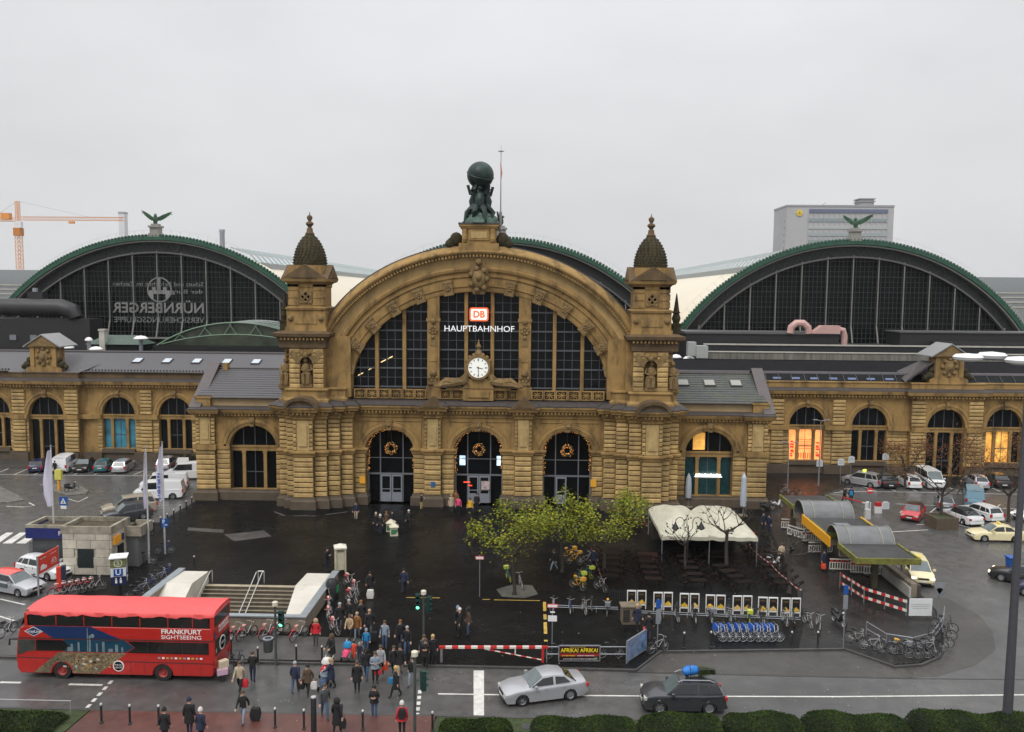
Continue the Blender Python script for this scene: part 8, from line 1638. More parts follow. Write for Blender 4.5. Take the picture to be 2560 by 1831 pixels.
p = gp(2515, 1845, KZ); T = thing('lamp_mast', 'tall grey lamp mast at the right edge with flat white heads', 'lamp mast', (p.x, p.y, KZ)); MB().lathe([(.24, 0), (.22, 3), (.15, 12), (.11, 19.1)], 14).build('mast', mat('mast_grey', (.06, .06, .07), .45, var=.1), T, smooth=True)
for ang, r_ in ((182, 2.95), (232, 2.3), (128, 1.7), (20, 2.6), (320, 2.6)):
 a_ = radians(ang); x, y_ = r_ * cos(a_), r_ * sin(a_); MB().tube([(0, 0, 18.9), (x, y_, 19.0)], .05, 5).build('arm', MATS['mast_grey'], T); b = MB(); b.lathe([(.3, -.2), (.62, -.1), (.68, .02), (.55, .14), (.001, .2)], 16); h_ = b.build('lamp_head', mat('lamp_head_white', (.72, .72, .72), .4, var=.04), T, (x, y_, 19.05), smooth=True)
for i, (q, lab) in enumerate((((977, 1328), 'cream topped stand left of its twin on the plaza'), ((985, 1338), 'cream topped stand right of its twin on the plaza'))):
 p = gp(*q, KZ); T = thing('seal_stand', lab, 'stand', (p.x, p.y, KZ), .3 * i, 'cream stands on the plaza'); MB().lathe([(.5, 0), (.45, .75), (.6, .8), (.001, 1.15)], 4, a0=.7, a1=.7 + 2 * pi).build('hood', mat('stand_cream', (.6, .55, .42), .6), T); MB().box(-.3, .3, -.36, -.3, .15, .6).build('panel', mat('stand_green', (.05, .18, .08), .6), T)
# bicycles
def wheel_parts(rm):
 k = 'bw' + rm.name
 if k not in _blk:
  t = MB(); t.lathe([(.3, -.02), (.345, -.018), (.345, .018), (.3, .02)], 20, ax='y', cap=False)
  s = MB(); s.lathe([(.3, -.014), (.318, -.02), (.318, .02), (.3, .014)], 20, ax='y', cap=False); s.lathe([(.001, -.04), (.03, -.04), (.03, .04), (.001, .04)], 6, ax='y')
  for i in range(10): a = i * pi / 5; s.tube([(.03 * cos(a), 0, .03 * sin(a)), (.3 * cos(a), 0, .3 * sin(a))], .006, 3, cap=False)
  _blk[k] = (t.mesh('tyre', M_tyre, True), s.mesh('rim', rm))
 return _blk[k]
M_chr = mat('bike_chrome', (.5, .5, .5), .3, metal=.6, var=.05); M_sad = mat('saddle_black', (.02, .02, .02), .6)
def B(n, c, m=0): return mat('bike_' + n, c, .4, metal=m, var=.06)
STY = {'rental': (B('silver', (.5, .48, .48), .3), M_chr, mat('pink_saddle', (.72, .36, .33), .6), 'guard', B('red', (.4, .04, .05))), 'blue': (B('pale', (.52, .57, .66)), B('white', (.72, .74, .77)), M_sad, 'panel', B('royal', (.03, .12, .48))),
  'lime': (B('teal', (.02, .16, .19)), B('lime_rim', (.5, .5, .05)), M_sad, 'basket', B('lime', (.48, .55, .06))), 'gold': (B('gold', (.65, .34, .04)), M_chr, B('gold', (0, 0, 0)), 'basket', B('gold', (0, 0, 0))),
  'dark': (B('black', (.02, .02, .024)), M_chr, M_sad, '', M_trim), 'silver': (B('silver', (0, 0, 0)), M_chr, M_sad, 'fork', M_trim), 'navy': (B('navy', (.03, .06, .28)), M_chr, M_sad, '', M_trim), 'yseat': (B('black', (0, 0, 0)), M_chr, B('gold', (0, 0, 0)), 'basket', M_grey)}
_bk = {}
def bike(sty, at, deg, label, group, steer=0, lean=.0, z=KZ):
 fm, rm, sm, ex, em = STY[sty]; p = gp(*at, z); T = thing('bicycle', label, 'bicycle', (p.x, p.y, z), 0, group); T.rotation_euler = (lean, 0, radians(deg))
 if sty not in _bk:
  f = MB(); th = .03 if sty in ('rental', 'blue', 'lime', 'gold') else .018
  f.tube([(.33, 0, .78), (-.02, 0, .28), (-.52, 0, .345)], th, 5); f.tube([(-.02, 0, .28), (-.2, 0, .8)], th * .8, 5); f.tube([(-.52, 0, .345), (-.16, 0, .7)], .012, 4)
  if sty not in ('rental', 'blue'): f.tube([(-.16, 0, .7), (.34, 0, .82)], th * .8, 5)
  k = MB(); k.tube([(0, 0, .345), (-.13, 0, .72), (-.18, 0, .98)], .02, 5); hb = MB(); hb.tube([(-.3, .28, 1.04), (-.18, .2, 1.06), (-.14, 0, 1.0), (-.18, -.2, 1.06), (-.3, -.28, 1.04)], .016, 5)
  s = MB(); s.tube([(-.36, 0, .93), (-.2, 0, .96), (-.08, 0, .95)], [.1, .07, .03], 6); s.tube([(-.2, 0, .8), (-.22, 0, .94)], .016, 4); c = MB(); c.lathe([(.001, -.03), (.1, -.03), (.1, .0)], 10, (-.02, 0, .28), ax='y'); c.tube([(-.02, -.06, .28), (.1, -.1, .17)], .014, 4); c.tube([(-.02, .06, .28), (-.14, .1, .39)], .014, 4)
  e = MB()
  if ex == 'guard': e.lathe([(.37, -.03), (.37, .03)], 10, (-.52, 0, .345), ax='y', a0=.3, a1=pi - .2); e.cbox((-.5, 0, .75), (.3, .16, .05))
  elif ex == 'panel': e.prism([(-.88, .3), (-.3, .36), (-.25, .7), (-.55, .82), (-.85, .72)], 'y', -.07, .07)
  elif ex == 'basket': e.cbox((.5, 0, .92), (.3, .36, .24))
  else: e.cbox((-.55, 0, .72), (.34, .12, .02))
  _bk[sty] = (f.mesh('frame', fm), k.mesh('fork', fm), hb.mesh('handlebar', M_chr if sty != 'dark' else M_sad), s.mesh('saddle', sm), c.mesh('crank', M_trim), e.mesh('carrier', em))
 f, k, hb, s, c, e = _bk[sty]; tm, rr = wheel_parts(rm); link('frame', f, T); link('saddle', s, T); link('crank', c, T); link('carrier', e, T)
 w = link('wheel', tm, T, (-.52, 0, .345)); link('rim', rr, w); st = radians(steer)
 for nm, me in (('fork', k), ('handlebar', hb)): link(nm, me, T, (.52, 0, 0), rz=st)
 w = link('wheel', tm, T, (.52, 0, .345), rz=st); link('rim', rr, w)
rb = random.Random(17)
def bikes(sty, pts, deg, desc, group, steer=0, jit=8):
 for i, q in enumerate(pts):
  s_ = sty if isinstance(sty, str) else sty[i % len(sty)]
  bike(s_, q, deg + rb.uniform(-jit, jit), (f'{O9[i]} {desc}' if len(pts) > 1 else desc), group, steer + rb.uniform(-jit, jit), rb.uniform(-.12, .05))
bikes('rental', [(590, 1601), (618, 1597), (672, 1595), (702, 1592), (748, 1598)], 62, 'pink-saddled rental bike from the bus along the stair parapet', 'rental bikes at the stair parapet')
bikes('rental', [(820, 1502), (824, 1530), (822, 1556), (836, 1583)], -60, 'rental bike from the bin along the right stair parapet', 'rental bikes at the stair parapet', 20)
bikes('rental', [(872, 1468), (888, 1486), (880, 1506)], -50, 'rental bike in the trio beside the phone pillar', 'rental bikes by the phone pillar')
bikes('rental', [(152 + 17 * k, 1492 - 3 * k) for k in range(6)], 35, 'rental bike from the red board in the row behind the bus', 'rental bikes by the rental board')
bikes(['dark', 'silver', 'navy'], [(338, 1496), (354, 1486), (370, 1476), (385, 1466), (400, 1457), (414, 1447)], 30, 'bike in the dark heap left of the stair slab', 'bikes left of the stairs')
bikes('dark', [(366, 1411)], 8, 'black bicycle leaning at the furled flag pole', None); bikes('navy', [(412, 1385)], 8, 'blue bicycle under the parking sign', None); bikes('silver', [(20, 1588)], 80, 'bicycle standing left of the bus front', None); bikes('dark', [(590, 1676)], 70, 'black bicycle right behind the bus tail', None)
bikes(['lime', 'silver'], [(1272, 1452), (1303, 1468)], 110, 'bike behind the front leafy tree trunk', 'bikes at the leafy trees'); bikes(['gold', 'gold', 'silver'], [(1422, 1398), (1436, 1410), (1464, 1412)], 10, 'bike in the yellow trio right of the second trunk', 'bikes at the leafy trees', 10)
bikes(['gold', 'lime', 'lime', 'silver'], [(1444, 1474), (1450, 1458), (1468, 1444), (1502, 1478)], -50, 'bike in the teal and yellow cluster by the tape', 'bikes at the leafy trees')
bikes(['silver', 'navy', 'silver', 'dark', 'yseat'], [(1383, 1528), (1424, 1530), (1460, 1532), (1478, 1530), (1518, 1536)], -88, 'bike from the left in the rack left of the cabinet', 'bikes in the left rack')
bikes(['silver', 'dark', 'dark', 'yseat', 'silver', 'lime', 'dark', 'silver', 'dark', 'silver', 'silver'], [(1648, 1548), (1692, 1550), (1736, 1552), (1774, 1552), (1822, 1553), (1872, 1556), (1902, 1556), (1962, 1561), (1985, 1562), (2020, 1566), (2046, 1570)], -90, 'bike from the left in the long rack before the poster frames', 'bikes in the long rack', 0, 12)
bikes('blue', [(1797 + 17.5 * k, 1597) for k in range(9)], -78, 'blue and white rental bike from the left in the tight row', 'blue rental bikes', 72, 4)
bikes(['silver', 'silver', 'dark', 'yseat', 'dark', 'dark', 'silver', 'dark', 'dark', 'dark', 'dark'], [(2142, 1612), (2180, 1628), (2212, 1632), (2250, 1640), (2272, 1642), (2295, 1640), (2316, 1636), (2334, 1626), (2348, 1614), (2356, 1596), (2360, 1578)], -35, 'bike from the left around the island corner', 'bikes at the island corner', 15, 14)
bikes('dark', [(1392, 1648)], 2, 'dark bicycle behind the left end of the show advert', None); bikes('dark', [(1526, 1646)], 2, 'dark bicycle behind the railing right of the show advert', None); bikes('silver', [(1645, 1632)], 25, 'grey mountain bike beside the slanting advert board', None, 20); bikes(['silver', 'dark'], [(1962, 1236), (1990, 1242)], 20, 'bike left by the right pavilion corner', 'bikes by the right pavilion')
P_ = [gp(*q, KZ) for q in ((2165, 1590), (2215, 1622), (2280, 1632), (2330, 1618), (2356, 1580), (2360, 1550))]; o_ = P_[0]; T = thing('curved_rail', 'curved double steel rail along the island corner', 'railing', (o_.x, o_.y, KZ))
for z in (.5, .95): MB().tube([(p.x - o_.x, p.y - o_.y, z) for p in P_], .025, 5).build('rail', M_steel, T)
for p in P_: MB().tube([(p.x - o_.x, p.y - o_.y, 0), (p.x - o_.x, p.y - o_.y, .97)], .025, 5).build('rail_post', M_steel, T)
def scooter(at, deg, m, label, z=KZ):
 p = gp(*at, z); T = thing('motor_scooter', label, 'scooter', (p.x, p.y, z), radians(deg), 'parked scooters'); b = MB(); b.tube([(-.75, 0, .62), (-.45, 0, .6), (-.15, 0, .42), (.1, 0, .3), (.3, 0, .45), (.42, 0, .85)], [.12, .22, .17, .14, .15, .1], 9); b.build('body', m, T, smooth=True)
 MB().tube([(-.75, 0, .8), (-.4, 0, .84), (-.1, 0, .74)], [.1, .14, .08], 7).build('seat', M_sad, T); MB().tube([(.44, .3, 1.05), (.46, 0, 1.0), (.44, -.3, 1.05)], .025, 5).build('handlebar', M_trim, T); MB().tube([(.42, 0, .95), (.62, 0, .25)], .04, 5).build('fork', M_chr, T); MB().ball((.5, 0, .92), .09, 8, 6).build('headlight', M_head, T)
 for x in (-.5, .62): w = link('wheel', wheel_parts(M_chr)[0], T, (x, 0, .25)); w.scale = (.72, 2.2, .72); link('rim', wheel_parts(M_chr)[1], w)
for at, d, m_, l in (((1935, 1418), -60, STY['silver'][0], 'silver motor scooter parked beside the beer garden tape'), ((2096, 1560), -75, M_sad, 'dark motor scooter parked by the tall post sign'), ((1916, 1276), 20, M_sad, 'dark scooter nearest the right pavilion corner'), ((1942, 1270), 30, STY['silver'][0], 'pale scooter just right of the dark one by the pavilion'), ((178, 1228), 60, M_sad, 'covered dark scooter on the small left island')): scooter(at, d, m_, l, .1)
p = gp(556, 1700); T = thing('crate_stack', 'cream and pink boxes stacked on a cart behind the bus', 'boxes', (p.x, p.y, 0), .5); T.scale = (.72,) * 3; MB().box(-.4, .4, -.3, .3, .5, .95).build('pink_box', mat('box_pink', (.6, .38, .5), .6), T); b = MB(); b.cbox((.1, .1, 1.25), (.7, .5, .6), 0, .4); b.build('cream_box', mat('box_cream', (.6, .5, .36), .7), T); MB().box(-.45, .45, -.35, .35, .4, .5).build('cart_bed', M_trim, T); [MB().lathe([(.001, -.03), (.22, -.03), (.22, .03), (.001, .03)], 12, (0, y_, .22), ax='y').build('cart_wheel', M_tyre, T) for y_ in (-.4, .4)]
# people: one skinned mesh per pose, region colours by slot
def pose_mesh(kind):
 st = {'walk': .26, 'walk2': -.2, 'stand': .05, 'phone': .06, 'push': .2, 'fold': .04}[kind]; k = abs(st)
 V = {'pel': (0, 0, .98), 'wst': (.01, 0, 1.12), 'chs': (.02, 0, 1.34), 'nck': (.02, 0, 1.5), 'hd0': (.035, 0, 1.58), 'hd1': (.035, 0, 1.7)}
 R = {'pel': (.15, .12), 'wst': (.145, .11), 'chs': (.175, .125), 'nck': (.06, .06), 'hd0': (.085, .09), 'hd1': (.085, .095)}; E = [('pel', 'wst', 0), ('wst', 'chs', 0), ('chs', 'nck', 0), ('nck', 'hd0', 2), ('hd0', 'hd1', 2)]
 for s, sg in (('l', 1), ('r', -1)):
  f = st * sg; y = .1 * sg
  V.update({s + 'hip': (0, y, .9), s + 'kn': (f * .55 + .04, y, .5), s + 'an': (f - (.12 * k if f < 0 else 0), y * .95, .1 + (.07 if f < 0 and k > .1 else 0)), s + 'to': (f + .16, y * 1.1, .045)})
  R.update({s + 'hip': (.105, .1), s + 'kn': (.075, .075), s + 'an': (.05, .05), s + 'to': (.045, .04)}); E += [('pel', s + 'hip', 1), (s + 'hip', s + 'kn', 1), (s + 'kn', s + 'an', 1), (s + 'an', s + 'to', 3)]
  a = -f * .8
  el, ha = {'phone': ((.02, .25 * sg, 1.12), (.26, .1 * sg, 1.2)), 'push': ((.12, .24 * sg, 1.15), (.4, .17 * sg, 1.05)), 'fold': ((.05, .26 * sg, 1.14), (.22, -.05 * sg, 1.2))}.get(kind, ((a * .5 - .03, .25 * sg, 1.12), (a + .06, .27 * sg, .88)))
  V.update({s + 'sh': (.02, .18 * sg, 1.4), s + 'el': el, s + 'wr': ha}); R.update({s + 'sh': (.085, .085), s + 'el': (.062, .062), s + 'wr': (.042, .042)}); E += [('chs', s + 'sh', 0), (s + 'sh', s + 'el', 0), (s + 'el', s + 'wr', 0)]
 names = list(V); ix = {n: i for i, n in enumerate(names)}; me = bpy.data.meshes.new('p'); me.from_pydata([V[n] for n in names], [(ix[a], ix[b_]) for a, b_, _ in E], [])
 o = bpy.data.objects.new('p', me); col.objects.link(o); md = o.modifiers.new('s', 'SKIN'); md.use_smooth_shade = True; o.modifiers.new('u', 'SUBSURF').levels = 1; o.modifiers['u'].render_levels = 1
 for n in names: me.skin_vertices[0].data[ix[n]].radius = R[n]
 me.skin_vertices[0].data[0].use_root = True
 bpy.context.view_layer.update(); dg = bpy.context.evaluated_depsgraph_get(); r = bpy.data.meshes.new_from_object(o.evaluated_get(dg)); bpy.data.objects.remove(o)
 seg = [(Vector(V[a]), Vector(V[b_]), s) for a, b_, s in E]
 for pl in r.polygons:
  c = pl.center; best = (9, 0)
  for a, b_, s in seg:
   d = b_ - a; t = max(0, min(1, (c - a).dot(d) / d.length_squared)); q = (c - a - d * t).length
   if q < best[0]: best = (q, s)
  s = best[1]
  if s == 1 and c.z > .86: s = 0
  pl.material_index = s; pl.use_smooth = True
 hb = MB()
 for s, sg in (('l', 1), ('r', -1)):
  w = Vector(V[s + 'wr']); d = (w - Vector(V[s + 'el'])).normalized(); n = d.cross(Vector((1, .3, .2))).normalized(); m_ = d.cross(n); hb.tube([w, w + d * .09], [.035, .042], 6)
  for i, L in enumerate((.075, .085, .09, .08)): b0 = w + d * .085 + n * (.03 - .02 * i); hb.tube([b0, b0 + d * L * .5, b0 + d * L * .85 + m_ * .03], [.011, .01, .008], 4)
  hb.tube([w + d * .03 + n * .03, w + d * .07 + n * .07, w + d * .1 + n * .075], [.013, .011, .009], 4)
 return r, hb.mesh('hands', mat('skin', (.5, .3, .22), .6, var=.05))
POSES = {k: pose_mesh(k) for k in ('walk', 'walk2', 'stand', 'phone', 'push', 'fold')}
M_skin = MATS['skin']; fb = MB(); [fb.ball((.118, y, 1.655), .012, 5, 4) for y in (-.035, .035)]; fb.box(.105, .122, -.028, .028, 1.585, 1.595); FACE = fb.mesh('face', mat('eyes_dark', (.03, .02, .02), .4)); fb = MB(); fb.tube([(.115, 0, 1.66), (.142, 0, 1.62)], [.01, .018], 5); NOSE = fb.mesh('nose', M_skin)
CL = {'k': (.012, .012, .014), 'n': (.016, .022, .05), 'g': (.06, .065, .07), 'l': (.3, .31, .33), 'w': (.6, .58, .55), 'r': (.5, .02, .03), 'o': (.75, .08, .03), 'b': (.02, .2, .42), 'j': (.05, .09, .17), 'c': (.38, .27, .16), 'y': (.6, .35, .03), 'a': (.2, .08, .02), 'p': (.75, .08, .2), 't': (.42, .34, .24), 's': (.22, .27, .33), 'e': (.08, .05, .03), 'd': (.45, .33, .14)}
def cloth(c): return mat('cloth_' + c, CL[c], .85, var=.15, scale=12)
def person(at, label, pose, up, low, head='e', deg=-90, s=1.0, coat=0, z=None, hair='short'):
 z = (KZ if z is None else z); p = gp(*at, z); T = thing('person', label, 'person', (p.x, p.y, z), radians(deg), 'people on the plaza and crossing'); T.scale = (s,) * 3
 k = ('pm', pose, up, low)
 if k not in _blk:
  me = POSES[pose][0].copy(); [me.materials.append(m) for m in (cloth(up), cloth(low), M_skin, M_sad)]; _blk[k] = me
 link('body', _blk[k], T); link('hands', POSES[pose][1], T); link('face', FACE, T); link('nose', NOSE, T)
 k = ('hair', hair, head)
 if k not in _blk:
  b = MB()
  if hair == 'hood': b.ball((.0, 0, 1.63), .165, 10, 7, 0, (.85, 1, 1.1)); b.tube([(-.06, 0, 1.52), (-.03, 0, 1.42)], [.13, .16], 8)
  elif hair == 'long': b.ball((.01, 0, 1.68), .118, 10, 7, 0, (1, 1, 1)); b.tube([(-.06, 0, 1.66), (-.08, 0, 1.42)], [.09, .06], 8)
  elif hair == 'hat': b.lathe([(.122, 1.66), (.12, 1.74), (.08, 1.81), (.001, 1.83)], 10, (.02, 0, 0)); b.ball((.02, 0, 1.85), .03, 6, 4)
  else: b.ball((.012, 0, 1.7), .112, 10, 7, 0, (1, 1, .95))
  _blk[k] = b.mesh('hood' if hair == 'hood' else 'hat' if hair == 'hat' else 'hair', cloth(head), True)
 link(_blk[k].name.split('.')[0], _blk[k], T)
 if coat:
  k = ('coat', up, coat)
  if k not in _blk: b = MB(); b.lathe([(.19, 1.15), (.21, 1.0), (.23, .98 - coat * .5), (.25, .95 - coat), (.2, .95 - coat)], 12, cap=False); me = b.mesh('coat', cloth(up), True); [setattr(v.co, 'x', v.co.x * .8) for v in me.vertices]; _blk[k] = me
  link('coat', _blk[k], T)
 return T
R0 = 0.0
PP = '''600,1733|man in beige jacket with red bag in the roadway|walk|t|k|e|-95|short|0|r
632,1707|man in dark jacket just behind the man in beige|phone|k|n|e|90|short|0|r
738,1735|grey-haired man seen from behind carrying a black bag|walk2|n|j|l|95|short|0|r
770,1737|woman in brown coat with white carrier bag|walk|e|k|k|-90|long|.2|r
828,1725|woman in navy coat beside the lower pushchair|push|n|k|c|170|long|.3|r
830,1660|woman in black pushing the white pushchair|push|k|k|e|-110|hood|.3|
893,1731|woman in black coat with scarf in mid crossing|stand|k|k|e|-90|long|.35|r
916,1697|woman in black hooded coat walking with blue jeans|walk|k|j|k|-90|hood|.1|r
938,1708|man in grey-blue jacket carrying a dark red bag|phone|s|k|e|-80|short|.1|r
952,1690|man in pale grey hoodie with an orange bag|walk2|l|k|e|-90|short|.1|
985,1688|man in black jacket walking close to the crowd right|walk|k|k|e|-80|short|.1|
1000,1690|man in black coat and beige trousers near the signal|walk2|k|t|k|-70|short|.25|
990,1745|blond woman in dark cape with turquoise bag|walk|k|k|d|180|long|.4|r
1030,1716|man in black jacket with pale jeans by the near signal|walk2|k|s|e|-100|short|0|r
1064,1672|dark-haired person in black with white bag by the boom|phone|k|k|e|-90|long|.2|
1060,1662|man in dark cap standing left of the boom end|stand|g|k|e|-90|short|0|
1082,1660|blond woman in dark coat holding white papers|stand|k|k|d|-60|long|.4|
936,1796|woman in black coat speaking on the phone near the kerb|phone|k|j|k|-90|long|.1|r
812,1796|man in dark sweater and jeans stepping off the brick|walk|g|j|e|-60|short|0|
843,1836|person in long black coat seen from behind on red brick|walk2|k|k|k|90|hood|.45|
608,1808|man in open black jacket pulling the black suitcase|walk|k|s|e|-100|short|0|
474,1836|man in dark coat and cap at the bottom edge|stand|k|n|n|90|hat|.35|
1005,1842|person in bright red jacket with black backpack|stand|r|k|w|90|hat|.1|
412,1858|dark-hatted person cut by the bottom edge|stand|k|k|k|90|hat|.2|
502,1858|person in pale knitted hat at the bottom edge|stand|n|k|w|60|hat|.2|
790,1615|person in red parka with fur hood by the bikes|stand|r|g|c|-90|hood|.1|
850,1577|man in black coat nearest the right stair bikes|walk|k|g|l|-90|short|.2|
873,1567|grey-haired man in black coat in the upper crowd|walk2|k|g|l|-90|short|.25|
903,1570|dark-haired man in black behind the man in rust|walk|k|k|a|-90|short|.1|
893,1598|bald man in rust-brown jacket|walk2|a|s|c|-90|short|.15|
924,1592|bald man in black jacket pulling a dark trolley|walk|k|g|c|-90|short|.1|
875,1602|person in beige jacket pushing the blue pushchair|push|c|k|e|-90|long|0|
962,1622|man in pale blue hooded jacket alone on the plaza|stand|s|j|e|-90|short|0|
1001,1618|woman in black jacket left in the strolling couple|walk|k|n|a|-90|short|0|
1018,1636|grey-haired man in black right in the strolling couple|walk2|k|j|l|-90|short|0|
925,1487|person in black pulling the white suitcase|walk|k|k|k|90|short|.2|
1010,1483|person in dark jacket walking away across the plaza|walk2|n|n|k|100|short|.1|
818,1426|man in black behind the stairs looking at his phone|phone|k|n|k|-20|hat|0|
1150,1591|white-haired person in long black coat in the trio|stand|k|k|w|180|short|.4|
1144,1583|woman in blue-white hat and black coat in the trio|stand|k|k|s|-40|hat|.4|
1171,1588|woman in dark parka with fur hood in the trio|stand|e|j|k|200|hood|.15|
890,1300|man in dark jacket and cream trousers at the portal|stand|n|t|e|-90|short|0|
1053,1275|person leaning against the pier between left and middle door|phone|k|d|k|0|short|0|
940,1328|woman with pale hat in the group near the stands|stand|k|n|t|-60|hat|.2|
951,1334|person in black with white bag in the group near the stands|stand|k|n|w|-120|hat|.1|
966,1325|person in brown coat in the group near the stands|stand|e|k|a|-90|long|.2|
982,1324|man in black at the right of the group near the stands|stand|k|k|k|180|short|.1|
1022,1322|person in black walking alone toward the left door|walk|k|k|w|90|short|.1|
1128,1282|woman in pale coat at the middle door|stand|t|g|c|-90|long|.3|
1146,1286|girl in bright pink jacket at the middle door|stand|p|k|e|-90|long|0|
1140,1272|woman in orange scarf behind the girl in pink|stand|a|k|a|-90|long|.2|
1175,1290|woman in mustard jacket beside the leafy tree|stand|y|k|e|-90|long|.1|
1192,1278|man in black right of the woman in mustard|stand|k|n|k|-90|short|.1|
1268,1262|person in black at the right edge of the middle door|stand|k|k|w|-90|short|.2|
1385,1428|woman in black jacket and jeans by the second trunk|walk|k|s|e|180|long|0|
1484,1428|person in dark blue behind the tape by the trunk|stand|n|n|k|90|short|.1|
1592,1577|blond person in dark coat beside the brown cabinet|walk2|n|k|d|-60|short|.3|
1621,1600|person in black carrying a red and white bag|walk|k|n|k|80|short|.2|
1907,1330|police officer in blue vest by the pavilion corner|stand|n|n|k|-60|short|0|
1922,1334|police officer in dark uniform right of the blue vest|stand|n|n|k|-140|short|0|
1882,1385|person in black with red cap at the tape|stand|k|k|o|-90|hat|.1|
1953,1410|person in cream jacket by the silver scooter|stand|t|k|e|90|short|0|
2060,1428|man in dark jacket carrying an orange bag at the barriers|walk|n|n|k|100|short|0|
2110,1258|crouching cyclist in black at the car park boom|push|k|k|k|-60|short|0|
2127,1260|man with bright blue backpack beside the boom|stand|n|n|k|90|short|0|
2400,1237|person in dark clothes in front of the minibus|walk|k|g|k|-30|short|0|
138,1188|man in dark jacket standing by the yellow stand|stand|k|n|e|-90|short|0'''
for ln in PP.split('\n'):
 f = ln.split('|'); at = tuple(int(v) for v in f[0].split(',')); person(at, f[1], f[2], f[3], f[4], f[5], float(f[6]) + random.uniform(-8, 8), random.uniform(.97, 1.06), float(f[8]), R0 if f[9:] == ['r'] or at[0] > 2090 or at[0] < 200 else None, f[7])
for at, l, u, h in (((885, 1648), 'small child in bright orange snowsuit', 'o', 'k'), ((899, 1652), 'small child in navy with green hat', 'n', 'l'), ((916, 1632), 'child in blue jacket with pale hat', 'b', 's')): person(at, l, 'stand', u, 'j' if u == 'b' else u, h, -90, .62 if u != 'b' else .85, 0, None, 'hat')
def bag(at, zz, sz, c, label, name='carrier_bag', cat='bag', z=None, deg=0):
 z = KZ if z is None else z; p = gp(*at, z); T = thing(name, label, cat, (p.x, p.y, z + zz), radians(deg)); w, d, h = sz; b = MB(); b.add([(x * w * k, y * d * k, zc) for zc, k in ((0, .42), (h * .5, .52), (h, .4)) for x, y in ((-1, -1), (1, -1), (1, 1), (-1, 1))], [(0, 1, 2, 3), (8, 9, 10, 11)] + [(i + j, i + (j + 1) % 4, i + 4 + (j + 1) % 4, i + 4 + j) for i in (0, 4) for j in range(4)]); b.build('bag_body', cloth(c), T, smooth=True, sharp=60); MB().tube([(-w * .25, 0, h), (-w * .2, 0, h + .16), (w * .2, 0, h + .16), (w * .25, 0, h)], .012, 4).build('handle', M_sad, T); return T
for q in (((613, 1733), .35, (.36, .2, .42), 'r', 'red and black carrier bag held by the man in beige', R0), ((753, 1735), .3, (.42, .25, .5), 'k', 'black bag held by the grey-haired man', R0), ((785, 1738), .35, (.34, .16, .42), 'w', 'white carrier bag held by the woman in brown', R0), ((962, 1688), .3, (.38, .2, .5), 'o', 'orange carrier bag held by the man in grey hoodie', None), ((980, 1742), .75, (.36, .2, .32), 'b', 'turquoise bag held by the blond woman', R0), ((944, 1708), .5, (.45, .15, .25), 'r', 'dark red folder bag of the man in grey-blue', R0), ((858, 1838), .35, (.3, .15, .5), 'k', 'black handbag of the person in the long coat', None), ((1612, 1600), .4, (.26, .18, .5), 'r', 'red and white bag held by the person in black', None), ((2058, 1430), .25, (.34, .25, .42), 'o', 'orange bag held by the man at the barriers', None)): bag(*q[:5], z=q[5])
for at, c, l, z in (((639, 1802), 'k', 'black wheeled suitcase on the kerb of the red brick', KZ), ((926, 1498), 'w', 'white wheeled suitcase on the dark plaza', KZ), ((935, 1606), 'k', 'dark trolley case behind the bald man', KZ)): bag(at, .06, (.5, .32, .62), c, l, 'suitcase', 'suitcase', z)
bag((1005, 1846), 1.0, (.36, .2, .5), 'k', 'black backpack on the person in red', 'backpack', 'backpack'); bag((2127, 1262), 1.0, (.34, .2, .45), 'b', 'bright blue backpack on the man by the boom', 'backpack', 'backpack', R0)
for at, c, c2, l, z in (((815, 1690), 'w', 'r', 'white-hooded pushchair with a child in red', KZ), ((812, 1722), 's', 'j', 'lower pushchair with grey-blue cover in the roadway', R0), ((868, 1648), 'b', 'p', 'blue-hooded pushchair in the upper crowd', KZ)):
 p = gp(*at, z); T = thing('pushchair', l, 'pushchair', (p.x, p.y, z), radians(-100), 'pushchairs in the crowd'); MB().lathe([(.3, 0), (.28, .12), (.2, .25), (.001, .3)], 10, (-.1, 0, .75)).build('hood', cloth(c), T, smooth=True); MB().tube([(-.3, 0, .75), (-.05, 0, .5), (.3, 0, .45), (.42, 0, .28)], [.18, .22, .2, .12], 8).build('seat', cloth(c2), T, smooth=True)
 for y in (-.22, .22): MB().tube([(-.55, y, 1.0), (.35, y, .15)], .018, 5).build('frame_tube', M_chr, T); [MB().lathe([(.001, -.02), (.12, -.02), (.12, .02), (.001, .02)], 12, (x, y, .12), ax='y').build('wheel', M_tyre, T) for x in (-.3, .36)]
 MB().tube([(-.55, -.22, 1.0), (-.55, .22, 1.0)], .02, 5).build('push_bar', M_sad, T); MB().ball((.02, 0, .72), .1, 8, 6).build('child_head', M_skin, T)
p = gp(148, 1226, .1); T = thing('ticket_stand', 'yellow parking ticket stand on the small left island', 'ticket machine', (p.x, p.y, .1)); MB().box(-.12, .12, -.12, .12, 0, 1.6).build('post', mat('stand_orange', (.7, .32, .03), .5), T); MB().box(-.35, .35, -.2, .2, 1.2, 2.3).build('case', mat('stand_yellow', (.6, .55, .12), .5), T)
